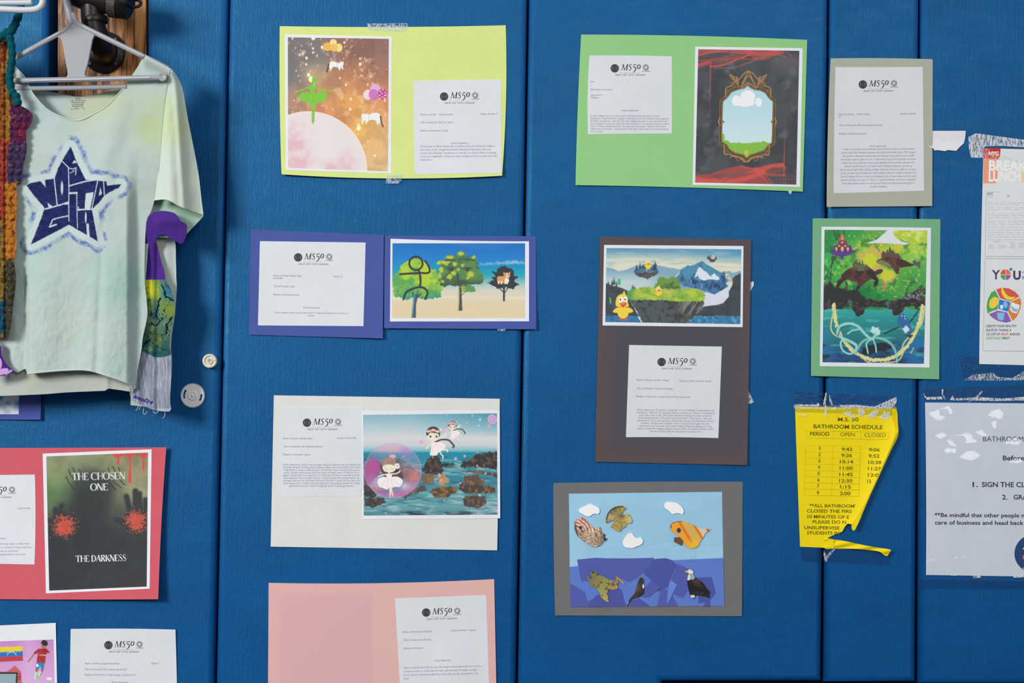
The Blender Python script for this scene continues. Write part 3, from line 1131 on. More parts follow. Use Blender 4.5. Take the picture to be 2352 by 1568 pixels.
TAPE = clear_tape('clear_tape', (0.80, 0.84, 0.87), bump=0.25)
CRAZE_GLARE = clear_tape('crazed_glare_tape', (0.9, 0.94, 1.0), 0.3, 0.85, (420, 420, 170), 0.52)  # these three carry painted white glare along with crackle
CRAZE_GLARE2 = clear_tape('flecked_glare_tape', (0.9, 0.94, 1.0), 0.3, 0.8, (480, 480, 260), 0.46)
GLARE_STREAK = clear_tape('streaked_glare_tape', (0.92, 0.95, 1.0), 0.3, 0.85, (420, 420, 110), 0.53)


LAST_TAPE = [None]


def tape(root, pts, lift, layer, m, name='tape_strip', res=0.3):
    mb = MB()
    mb.cut(pts, lift, layer, m, res)
    o = mb.build(name, LAST_TAPE[0] if name == 'tape_glare' and LAST_TAPE[0] else root)
    if name == 'tape_strip':
        LAST_TAPE[0] = o
    return o


# ------------------------------------------------------------------ the school letterhead
def logo(mb, x, y, ang, lift, lay, sc=1.0):
    c, n = math.cos(math.radians(ang)), math.sin(math.radians(ang))

    def T(p):
        p = np.asarray(p, float) * sc
        return np.stack([x + p[:, 0] * c - p[:, 1] * n, y + p[:, 0] * n + p[:, 1] * c], 1)
    D = mat('letterhead_black', (62, 64, 68), 0.6, 0.2)
    Gm = mat('letterhead_grey', (120, 126, 132), 0.6, 0.2)
    Lg = mat('letterhead_pale', (176, 182, 188), 0.6, 0.2)
    t = np.linspace(0, 2 * math.pi, 29)[:-1]
    mb.ink(T(np.stack([-15 + 9.7 * np.cos(t), -4.6 + 9.7 * np.sin(t)], 1)), lift, lay, D)
    for dx in (-6.4, 6.4):
        mb.stroke(T(spline([(-15 + dx, -9), (-15 + dx * .82, -4.6), (-15 + dx, 0)], 4)), 1.0, 1.0, lift, lay + 5e-5, Gm)
    mb.stroke(T([(-20, -4.6), (-10, -4.6)]), 1.0, 1.0, lift, lay + 5e-5, mat('letterhead_dark', (84, 88, 94), 0.6, 0.2))
    S = lambda p, w: mb.stroke(T(p), np.array(w, float) * sc, 0, lift, lay, D)
    S([(0.5, 0), (4.6, -14)], [1.1, 1.1])
    S([(4.4, -14), (7.2, -0.3)], [2.2, 2.0])
    S([(7.2, -0.3), (14.2, -14)], [0.9, 1.0])
    S([(14.4, -14), (12, 0)], [2.6, 2.4])
    for a, b in (((-1.2, -.4), (2.2, -.4)), ((2.6, -13.7), (5.4, -13.7)), ((10.2, -.4), (14, -.4)), ((13.2, -13.7), (16.4, -13.7))):
        S([a, b], [0.8, 0.8])
    q = spline([(24.4, -11), (23.4, -13.4), (21.2, -13.8), (19, -12), (19.4, -9), (21.8, -6.6), (22.4, -3.4), (20.4, -.6), (17.8, -.4), (16.4, -3)], 4)
    S(q, np.interp(np.linspace(0, 1, len(q)), [0, .25, .5, .75, 1], [1, 1.3, 2.5, 1.3, 1]))
    S([(28.6, -12.6), (34.6, -13.2)], [1.9, 1.7])
    S([(28.9, -13), (27.4, -6.6)], [1.1, 1.2])
    q = spline([(27.4, -6.6), (30.4, -7.6), (33, -5.2), (32.2, -.6), (29.4, 3.2), (26.4, 4.4)], 5)
    S(q, np.interp(np.linspace(0, 1, len(q)), [0, .4, .6, 1], [1, 2.4, 2.4, .9]))
    t = np.linspace(0, 2 * math.pi, 33)
    q = np.stack([40.2 + 3.2 * np.cos(t) - .2 * 4.6 * np.sin(t), -8.4 + 4.7 * np.sin(t)], 1)
    S(q, 1.2 + 1.2 * np.abs(np.cos(t)))
    for k in range(9):
        a0 = k * 2 * math.pi / 9
        tt = np.linspace(a0, a0 + 2.3, 10)
        rad = np.linspace(3.2, 7.8, 10)
        mb.stroke(T(np.stack([56.5 + rad * np.cos(tt), -7 + rad * np.sin(tt)], 1)), np.linspace(2.4, .5, 10) * sc, 0, lift, lay, Lg if k % 2 else Gm)
    cx, cy = T([(57, 3)])[0]
    mb.text('EL PUENTE', cx, cy, 2.6 * sc, lift, lay, Gm, w=18 * sc, ang=ang, align='C', bold=1, ital=.15)
    cx, cy = T([(20, 7.2)])[0]
    mb.text('The Magnet School for', cx, cy, 2.7 * sc, lift, lay, Lg, w=47 * sc, ang=ang, align='C', ital=.2)
    cx, cy = T([(20.5, 12)])[0]
    mb.text('DEBATE  AND  YOUTH  LEADERSHIP', cx, cy, 3.2 * sc, lift, lay, Gm, w=70 * sc, ang=ang, align='C', bold=1, ital=.2)


TYPE = mat('statement_type', (116, 120, 128), 0.7, 0.1)
CARD_T, SH_T = 0.0006, 0.00025


def statement(root, corners, bulge, logo_at, ang, lift, lay, lines=(), para=None, extra=None, name='statement_sheet'):
    """white letterhead sheet with its logo and typed lines (all pixels)"""
    f = lift if extra is None else (lambda x, y: lift(x, y) + extra(x, y))
    mb = MB()
    PX, PY = quad(corners, 28, 28, bulge)
    mb.sheet(PX, PY, f, lay, SH_T, WHITE)
    ly = lay + SH_T + 0.0001
    if logo_at:
        logo(mb, logo_at[0], logo_at[1], ang, f, ly)
    for (x, y, t, w) in lines:
        mb.text(t, x, y, 4.2, f, ly, TYPE, w=w, ang=ang, ital=.25)
    if para:
        x, y, dy, w, al, rows = para
        full = max(text_geom(q)[0][:, 0].max() for q in rows)
        for i, q in enumerate(rows):
            rw = text_geom(q)[0][:, 0].max() / full * w
            xx = x if al == 'L' else x + w / 2
            off = (xx - x) * math.tan(math.radians(ang))
            mb.text(q, xx, y + i * dy + off, min(4.2, dy * .66), f, ly, TYPE, w=rw, ang=ang, ital=.25, align=al)
    return mb.build(name, root)


def print_sheet(root, outer, image, lift, lay, painter, crop, bulge=None, res=1.0, ink=None, name='art_print', extra=None):
    """photo-paper print: white border and a painted picture, one mesh"""
    f = lift if extra is None else (lambda x, y: lift(x, y) + extra(x, y))
    mb = MB()
    PX, PY = quad(outer, 24, 24, bulge)
    mb.sheet(PX, PY, f, lay, SH_T, PHOTO)
    im = np.array(image, float)
    nx = int(np.hypot(*(im[1] - im[0])) * res) + 1
    ny = int(np.hypot(*(im[3] - im[0])) * res) + 1
    PX, PY = quad(image, nx, ny)
    a = Art(PX, PY, crop)
    painter(a)
    ly = lay + SH_T + 0.0001
    mb.picture(PX, PY, f, ly, a)
    if ink:
        ink(mb, f, ly + 0.0001)
    return mb.build(name, root)


def mount(label, corners, rgb, lift, bulge=None, name='mounted_artwork', cat='artwork', group='student artworks mounted on card', tint=None, res=40):
    c = np.array(corners, float)
    m = c.mean(0)
    root = thing(name, label, cat, P(m[0], m[1], -0.0004), group)
    mb = MB()
    PX, PY = quad(corners, res, res, bulge)
    col = None
    if tint:
        a = Art(PX, PY, (0, 0, 1), rgb)
        tint(a)
        col = alb(a.C)
    mb.sheet(PX, PY, lift, 0, CARD_T, CARDV if tint else paper('card_%d_%d_%d' % tuple(rgb), rgb, 0.85), col)
    mb.build('backing_card', root)
    return root


def from_crop(c, pts):
    return [(c[0] + x / c[2], c[1] + y / c[2]) for x, y in pts]


# ---- serif display letters for the book-cover print
SER = {}


def _ser():
    tk, th = 0.2, 0.05

    def arc(cx, cy, rx, ry, a0, a1, n=20):
        t = np.radians(np.linspace(a0, a1, n))
        return [(cx + rx * math.cos(q), cy + ry * math.sin(q)) for q in t]

    def aw(a0, a1, n=20):
        t = np.radians(np.linspace(a0, a1, n))
        return th + (tk - th) * np.abs(np.cos(t)) ** 1.5
    SER['T'] = ([([(0, .97), (.72, .97)], .07), ([(.36, 1), (.36, 0)], tk), ([(0, .98), (-.02, .74)], th), ([(.72, .98), (.74, .74)], th), ([(.22, .02), (.5, .02)], th)], .76)
    SER['H'] = ([([(.14, 1), (.14, 0)], tk), ([(.66, 1), (.66, 0)], th + .03), ([(.14, .52), (.66, .52)], th), ([(0, .02), (.28, .02)], th), ([(0, .98), (.28, .98)], th)], .8)
    SER['E'] = ([([(.12, 1), (.12, 0)], tk), ([(.1, .97), (.58, .97)], .06), ([(.1, .5), (.48, .5)], .06), ([(.1, .03), (.6, .03)], .06), ([(.58, .98), (.58, .76)], th), ([(.6, .02), (.6, .26)], th)], .68)
    SER['C'] = ([(arc(.44, .5, .38, .49, 50, 310), aw(50, 310)), ([(.7, .9), (.7, .66)], th)], .8)
    SER['O'] = ([(arc(.42, .5, .38, .49, 0, 360, 34), aw(0, 360, 34))], .88)
    q = spline([(.5, .8), (.4, .97), (.2, .96), (.08, .78), (.2, .6), (.4, .44), (.52, .24), (.4, .05), (.18, .03), (.05, .24)], 4)
    SER['S'] = ([(q, np.interp(np.linspace(0, 1, len(q)), [0, .3, .5, .7, 1], [th, .07, .2, .07, th]))], .6)
    SER['N'] = ([([(.08, 1), (.08, 0)], th + .02), ([(.08, 1), (.66, 0)], tk), ([(.68, 1), (.68, 0)], th + .02)], .8)
    SER['D'] = ([([(.13, 1), (.13, 0)], tk), (arc(.2, .5, .5, .48, -90, 90), aw(-90, 90))], .8)
    SER['A'] = ([([(.04, 0), (.38, 1)], th + .01), ([(.38, 1), (.68, 0)], tk), ([(.16, .34), (.6, .34)], th)], .78)
    SER['R'] = ([([(.13, 1), (.13, 0)], tk), (arc(.2, .74, .36, .24, -90, 90), aw(-90, 90)), ([(.32, .5), (.66, 0)], tk)], .74)
    SER['K'] = ([([(.13, 1), (.13, 0)], tk), ([(.2, .44), (.62, 1)], th + .01), ([(.3, .56), (.68, 0)], tk)], .74)


_ser()


def serif(mb, t, x, y, h, w, ang, lift, lay, m):
    tot = sum(SER[c][1] if c != ' ' else .3 for c in t) - .05
    sx = w / tot
    c, n = math.cos(math.radians(ang)), math.sin(math.radians(ang))
    px = 0
    for ch in t:
        if ch == ' ':
            px += .3
            continue
        for pts, wd in SER[ch][0]:
            p = np.array(pts, float)
            X, Y = (p[:, 0] + px) * sx, -p[:, 1] * h
            q = np.stack([x + X * c - Y * n, y + X * n + Y * c], 1)
            w_ = np.full(len(p), wd) if np.isscalar(wd) else np.array(wd)
            mb.stroke(q, w_ * (sx * .6 + h * .4), 0, lift, lay, m)
        px += SER[ch][1]


L1 = CARD_T + 0.0001

# ================================================================== the mounted works
GM = 'student artworks mounted on card'
# ---- yellow card: dancer on the moon
CA = (620, 30, 3.92)


def art_moon(a):
    a.blobs([(200, 260, 130, (136, 112, 106)), (300, 330, 120, (112, 112, 118)), (200, 520, 130, (122, 120, 122)), (440, 400, 70, (106, 108, 120)), (640, 280, 120, (146, 108, 92)), (800, 360, 130, (146, 92, 82)), (980, 380, 130, (132, 100, 96)),
             (400, 530, 70, (232, 190, 124)), (700, 600, 110, (222, 142, 86)), (600, 640, 60, (166, 118, 104)), (930, 520, 120, (190, 124, 92)), (820, 650, 60, (176, 112, 92)), (720, 800, 110, (236, 168, 78)), (980, 760, 110, (226, 146, 88)), (500, 800, 90, (216, 140, 92)),
             (260, 800, 110, (182, 130, 104)), (830, 1050, 80, (240, 182, 80)), (980, 1150, 130, (228, 178, 112)), (980, 1380, 130, (226, 182, 126)), (680, 950, 60, (204, 126, 86))])
    a.mix(a.C * .86, np.clip(a.noise(90, 3, 4) * 3 - 1.2, 0, .6))
    a.mix((244, 206, 150), np.clip(a.noise(70, 9, 3) * 3 - 1.9, 0, .5))
    rs = np.random.RandomState(4)
    for i in range(150):
        x, y, q = rs.uniform(165, 1065), rs.uniform(225, 1250), rs.uniform(2, 6) if rs.rand() < .85 else rs.uniform(7, 11)
        a.ell(x, y, q * .8, q * 1.3, (255, 242, 208), a=rs.uniform(.4, .95), soft=1.4, rot=18)
    for x, y, q in ((388, 318, 9), (388, 355, 8), (330, 405, 11), (326, 462, 9), (470, 308, 12), (348, 556, 14), (370, 595, 22), (812, 460, 12), (812, 410, 8), (670, 265, 9), (630, 585, 7), (800, 1035, 18), (722, 865, 10), (944, 1282, 8), (390, 222, 18)):
        a.ell(x, y, q, q * 1.2, (255, 240, 196), soft=2)
    a.ell(345, 1415, 530, 531, (250, 222, 196), soft=2)
    a.ell(345, 1415, 522, 523, (224, 214, 214), soft=2)
    m = np.clip((522 - np.hypot(a.X - 345, a.Y - 1415)) / 8, 0, 1)
    w = np.exp(-((a.X - 230) ** 2 / 14000. + (a.Y - 1180) ** 2 / 26000.)) + np.exp(-((a.X - 540) ** 2 / 4000. + (a.Y - 1390) ** 2 / 2500.)) + .8 * np.exp(-((a.X - 700) ** 2 / 5000. + (a.Y - 1350) ** 2 / 8000.)) + .7 * np.exp(-((a.X - 260) ** 2 / 16000. + (a.Y - 1350) ** 2 / 3000.))
    a.mix((218, 164, 174), m * np.clip(w * (a.noise(70, 5, 4) * 2.4 - .5), 0, .75))
    G = (118, 198, 48)
    a.ell(399, 606, 22, 28, G)
    a.ell(394, 584, 14, 8, G)
    a.poly([(385, 632), (376, 650), (352, 652), (348, 676), (362, 716), (364, 750), (402, 750), (402, 716), (406, 690), (410, 660), (396, 648), (396, 632)], G)
    for p in ([(358, 662), (330, 676), (295, 690), (228, 710)], [(402, 668), (440, 680), (490, 690), (560, 706)]):
        a.line(p, 13, G, sm=5)
    a.poly(spline([(262, 745), (285, 718), (335, 714), (365, 727), (400, 724), (450, 711), (498, 714), (515, 742), (498, 785), (450, 806), (392, 812), (350, 806), (300, 796), (270, 774)], 4, True), G)
    a.poly([(358, 803), (410, 806), (404, 880), (400, 950), (404, 960), (396, 985), (388, 1000), (376, 985), (376, 930), (378, 880)], G)
    a.line([(385, 700), (390, 800)], 8, (100, 184, 40), a=.5)
    for p in ([(560, 350), (578, 392)], [(580, 350), (580, 395)], [(602, 350), (582, 395)], [(580, 395), (585, 445)]):
        a.line(p, 4, (206, 196, 184), a=.8)
    for x, y, rx, ry, c in ((570, 268, 33, 33, (246, 216, 136)), (622, 312, 30, 38, (238, 218, 124)), (518, 303, 38, 39, (238, 164, 48)), (578, 312, 32, 36, (242, 184, 74))):
        a.ell(x, y, rx, ry, c)
    for i in range(12):
        a.ell(496 + (i % 4) * 17, 280 + (i // 4) * 22 + (i % 2) * 6, 4, 4, (255, 236, 190))
    CW = (232, 232, 232)
    a.poly(spline([(532, 485), (540, 448), (560, 434), (590, 440), (618, 452), (634, 442), (640, 434), (650, 440), (660, 434), (664, 458), (656, 480), (660, 506), (650, 505), (640, 486), (632, 512), (622, 514), (614, 490), (590, 486), (566, 486), (550, 514), (540, 514), (540, 495)], 3, True), CW)
    a.line([(528, 462), (522, 492), (511, 527)], 11, (50, 54, 64))
    a.line([(604, 455), (606, 486)], 3, (180, 180, 184))
    for p in ([(912, 790), (926, 850)], [(936, 790), (930, 850)], [(972, 780), (930, 850)], [(928, 850), (922, 950)]):
        a.line(p, 4, (214, 190, 200), a=.9)
    for x, y, rx, ry, c in ((880, 735, 40, 45, (234, 206, 216)), (948, 678, 45, 42, (216, 168, 212)), (1015, 728, 42, 49, (186, 58, 140)), (935, 735, 45, 48, (200, 100, 182))):
        a.ell(x, y, rx, ry, c)
    for k in range(-3, 4):
        a.line([(900 + k * 14, 770), (950 + k * 14, 700)], 3, (226, 160, 212), a=.6 if abs(k) < 3 else 0)
    for x, y in ((995, 705), (1018, 690), (1038, 715), (1010, 722), (990, 740), (1034, 742), (1012, 755), (1046, 735), (990, 768), (1030, 765)):
        a.ell(x, y, 6, 6, (240, 214, 232))
    a.poly(spline([(822, 932), (834, 900), (852, 910), (878, 905), (894, 916), (918, 902), (966, 898), (998, 924), (1006, 975), (1000, 1000), (986, 976), (976, 1006), (962, 992), (950, 966), (900, 962), (880, 978), (866, 1002), (862, 976), (846, 966), (836, 996), (824, 990), (830, 962)], 3, True), CW)
    a.line([(996, 928), (1004, 985), (1018, 1022)], 12, (56, 60, 66))
    a.line([(888, 920), (888, 950)], 3, (170, 160, 160))


yc = [(642.5, 60), (1161.5, 58), (1153, 403.5), (646.5, 400)]
lf = curl(yc, b=0.0035, bl=0.004, br=0.003, wav=0.0006, k=5)
r = mount('yellow-green card with a dancer on the moon print beside a typed sheet', yc, (208, 221, 136), lf, {'t': (0, 3), 'b': (0, 8), 'r': (5, 0), 'l': (-2, 0)}, group=GM)
print_sheet(r, from_crop(CA, [(134, 192), (1097, 212), (1093, 1443), (143, 1412)]), from_crop(CA, [(161, 218), (1070, 232), (1063, 1425), (163, 1393)]), lf, L1, art_moon, CA)
statement(r, [(949, 186), (1151, 182), (1152, 397), (952, 400)], None, (1035, 226), -0.4, lf, L1,
          [(964.5, 265, 'Name of Artist:    Mariia Kushar', 76), (1103.6, 263.5, 'Grade of Artist: 7', 38.5), (965, 283, 'Title of Artwork: Dance in space', 75), (964.5, 302, 'Medium of Artwork:  Canva', 64.5), (1035.7, 330.5, 'Artist Statement', 39)],
          (965, 338, 7.7, 178, 'L', ['Hi my name is Mariia Kushar this art piece is one of my favorite collages I', 'have done so far. I imagined someone dancing on the moon with cats', 'around them floating. I would love to see this in a dream while im sleeping', 'or just my imagination I hope you enjoy looking at it since it took time and I', 'really like it.']))
tape(r, [(843, 54), (936, 53), (938, 62), (930, 74), (846, 70)], curl(yc), 0.0012, CRAZE_GLARE2)
tape(r, [(888, 402), (926, 400), (922, 414), (914, 422), (886, 421)], lf, 0.0016, CRAZE_GLARE2)

# ---- purple cards: typed sheet, and the three trees
pc = [(575.5, 527), (881.5, 539.5), (879, 777), (572, 768.5)]
lf = curl(pc, b=0.0014, br=0.002, r=0.003)
r = mount('purple card with only a typed letterhead sheet, left of the three trees print', pc, (71, 87, 155), lf, group=GM)
statement(r, [(597, 553.6), (839.7, 556.8), (834.8, 748.7), (592.5, 747)], None, (699.7, 595.7), 0.7, lf, L1,
          [(627, 634.5, 'Name of Artist: Shawn Vega', 65), (627, 640.5, 'Artist:8th', 22), (765, 636.5, 'Grade of', 21), (628, 659, 'Title of Artwork: 1pice', 48), (626.6, 678, 'Medium of Artwork:canva', 60), (695, 708, 'Artist Statement', 39)],
          (630, 719, 6, 169.5, 'C', ['In my collage theres three trees which 3 separate characters and its in a', 'heaven']))
CB = (870, 520, 6.03)


def art_trees(a):
    a.grad([(232, (8, 106, 196)), (430, (8, 122, 208)), (540, (0, 140, 200)), (640, (20, 152, 188)), (720, (80, 172, 184)), (800, (160, 196, 192)), (880, (206, 206, 190)), (980, (222, 208, 180)), (1080, (220, 202, 164)), (1268, (222, 202, 158))])
    a.mix((60, 140, 210), np.clip(a.noise(400, 2, 3, .3) - .45, 0, .3) * (a.Y < 500))
    a.mix((0, 168, 190), np.clip(1 - np.abs(a.Y - 640) / 70, 0, 1) * np.clip((a.X - 1350) / 300, 0, .7))
    for x, y, rx, ry in ((1440, 525, 50, 10), (1540, 518, 60, 14), (1680, 508, 70, 20), (1800, 502, 80, 22), (1880, 492, 50, 22), (1960, 500, 80, 16)):
        a.ell(x, y, rx, ry, (150, 186, 222), a=.75, soft=3, rough=16)
    a.mix((232, 226, 212), np.clip(1 - np.abs(a.Y - 985 - 40 * (a.noise(300, 6) - .5)) / 26, 0, 1) * .6 * np.clip(a.noise(120, 8) * 3 - 1, 0, 1))
    YG = (176, 208, 44)
    m = a.poly([(192, 690), (280, 610), (300, 560), (360, 510), (430, 460), (520, 425), (600, 450), (660, 500), (720, 580), (790, 620), (815, 690), (850, 750), (905, 790), (870, 900), (865, 960), (800, 1000), (620, 1006), (480, 990), (380, 1016), (230, 970), (192, 945)], YG, rough=26, seed=3)
    low = np.clip((a.Y - 640) / 330, 0, 1)
    a.mix((84, 166, 82), m * np.clip((a.noise(130, 11, 4) - .52 + .16 * low) * 5, 0, 1))
    a.mix((44, 150, 110), m * np.clip((a.noise(60, 14, 3) - .6 + .3 * (low - .6)) * 4, 0, .8))
    a.mix((20, 150, 160), m * np.clip((a.Y - 950) / 60, 0, .7))
    a.poly([(450, 1266), (472, 1060), (476, 990), (455, 905), (472, 905), (497, 965), (540, 870), (558, 876), (536, 950), (588, 918), (596, 928), (535, 1000), (516, 1080), (514, 1266)], (72, 80, 88))
    a.line([(462, 1260), (482, 1060), (494, 960)], 14, (62, 168, 206))
    a.line([(524, 930), (548, 875)], 8, (62, 168, 206))
    D = (46, 46, 50)
    a.ell(515, 510, 92, 92, D, ring=27)
    for p in ([(552, 598), (568, 660), (578, 730), (576, 790), (562, 838)], [(298, 660), (440, 650), (580, 644), (660, 646), (700, 630), (704, 590), (680, 530), (642, 478)], [(562, 838), (490, 856), (410, 890), (368, 930), (340, 1010)], [(562, 836), (620, 850), (668, 890), (672, 940), (642, 1004)]):
        a.line(p, 27, D, sm=5)
    m = a.poly([(930, 430), (1000, 393), (1060, 412), (1095, 357), (1165, 358), (1220, 405), (1240, 440), (1330, 392), (1345, 440), (1372, 500), (1390, 600), (1430, 660), (1458, 730), (1440, 790), (1330, 795), (1240, 820), (1180, 830), (1080, 828), (980, 815), (905, 850), (850, 790), (820, 750), (836, 700), (818, 640), (850, 590), (880, 545), (812, 522), (808, 480), (860, 474), (912, 490)], (82, 136, 74), rough=26, seed=6)
    a.mix((56, 100, 74), m * np.clip((a.noise(90, 21, 3) - .5) * 5, 0, .8))
    a.mix((60, 84, 64), m * np.clip((a.Y - 720) / 90, 0, .8))
    for x, y, rx, ry in ((980, 425, 55, 26), (1135, 378, 45, 26), (840, 500, 36, 28), (900, 500, 40, 26), (1050, 520, 30, 30), (950, 510, 34, 24), (860, 600, 34, 34), (1030, 640, 34, 40), (985, 700, 36, 34), (1270, 665, 46, 36), (1160, 540, 26, 26), (1320, 425, 24, 24), (840, 690, 24, 40), (1100, 590, 20, 22), (1230, 715, 26, 20), (880, 760, 30, 24)):
        a.ell(x, y, rx, ry, (186, 200, 50), soft=3, rough=18, seed=int(x))
    m = a.poly([(1115, 850), (1160, 810), (1230, 800), (1310, 826), (1350, 880), (1330, 900), (1260, 910), (1120, 906)], (84, 150, 84), rough=16, seed=8)
    a.mix((176, 200, 50), m * np.clip((1180 - a.X) / 60 + a.noise(30, 4), 0, 1) * .8)
    a.poly([(1112, 830), (1145, 850), (1150, 1000), (1157, 1166), (1100, 1166), (1112, 1000)], (74, 74, 80), rough=4)
    a.line([(1108, 880), (1108, 1020), (1100, 1160)], 16, (196, 178, 110))
    a.line([(1150, 950), (1195, 905)], 8, (84, 84, 84))
    for p in ([(920, 470), (980, 456), (1050, 474)], [(1205, 458), (1270, 462), (1335, 466)]):
        a.line(p, 15, (52, 60, 54))
    a.ell(1000, 582, 52, 20, (60, 80, 66), soft=3)
    a.ell(1008, 596, 28, 30, (56, 66, 62), soft=2)
    a.ell(1232, 578, 54, 18, (60, 80, 66), soft=3)
    a.ell(1228, 596, 28, 26, (56, 66, 62), soft=2)
    a.line([(1092, 655), (1094, 760)], 20, (56, 66, 60))
    a.ell(1150, 775, 90, 42, (62, 70, 62), a=.8, soft=6, rough=20)
    a.poly([(1515, 772), (1600, 742), (1556, 706), (1625, 690), (1570, 634), (1640, 622), (1650, 580), (1740, 552), (1820, 578), (1872, 612), (1862, 680), (1924, 706), (1880, 760), (1944, 812), (1872, 856), (1800, 862), (1760, 838), (1700, 862), (1640, 856), (1556, 812)], (44, 48, 54), rough=20, seed=12)
    a.line([(1734, 1022), (1734, 900), (1732, 800)], 27, (52, 56, 62))
    for p in ([(1738, 930), (1790, 850)], [(1728, 910), (1676, 860)], [(1734, 880), (1760, 800)]):
        a.line(p, 12, (52, 56, 62))
    O = (226, 152, 82)
    a.poly(spline([(1640, 702), (1690, 688), (1750, 700), (1780, 740), (1770, 782), (1700, 784), (1650, 784)], 4, True), O)
    for x in (1660, 1700, 1752, 1778):
        a.line([(x, 760), (x, 790)], 20, (236, 222, 204))
    a.poly([(1724, 626), (1752, 650), (1732, 684)], (222, 170, 140))
    a.poly([(1822, 622), (1788, 652), (1816, 690)], (222, 170, 140))
    a.ell(1772, 680, 44, 42, O)
    a.ell(1774, 748, 30, 40, (238, 230, 218))
    a.ell(1780, 698, 22, 24, (240, 230, 220))
    a.line([(1775, 650), (1778, 690)], 12, (240, 230, 220))
    a.ell(1780, 706, 9, 8, (60, 40, 40))
    for x in (1756, 1798):
        a.ell(x, 674, 5, 5, (50, 36, 36))


pc = [(883, 541), (1230.7, 542.4), (1231.5, 756), (882.4, 753.5)]
lf = curl(pc, b=0.0035, bl=0.002, br=0.002, wav=0.0007)
r = mount('purple card with a print of three trees and a stick figure', pc, (73, 87, 158), lf, group=GM)
print_sheet(r, [(897, 548), (1215, 554), (1215, 737.6), (895.7, 738)], [(901.5, 558.5), (1206, 558.5), (1206, 730), (900, 730)], lf, L1, art_trees, CB, {'t': (0, 1.5)})
tape(r, [(1143, 756), (1160, 755), (1161, 760), (1143, 759.5)], lf, .0012, CRAZE_GLARE2, res=1)

# ---- white card: fairies over the sea
CC = (820, 930, 5.6)


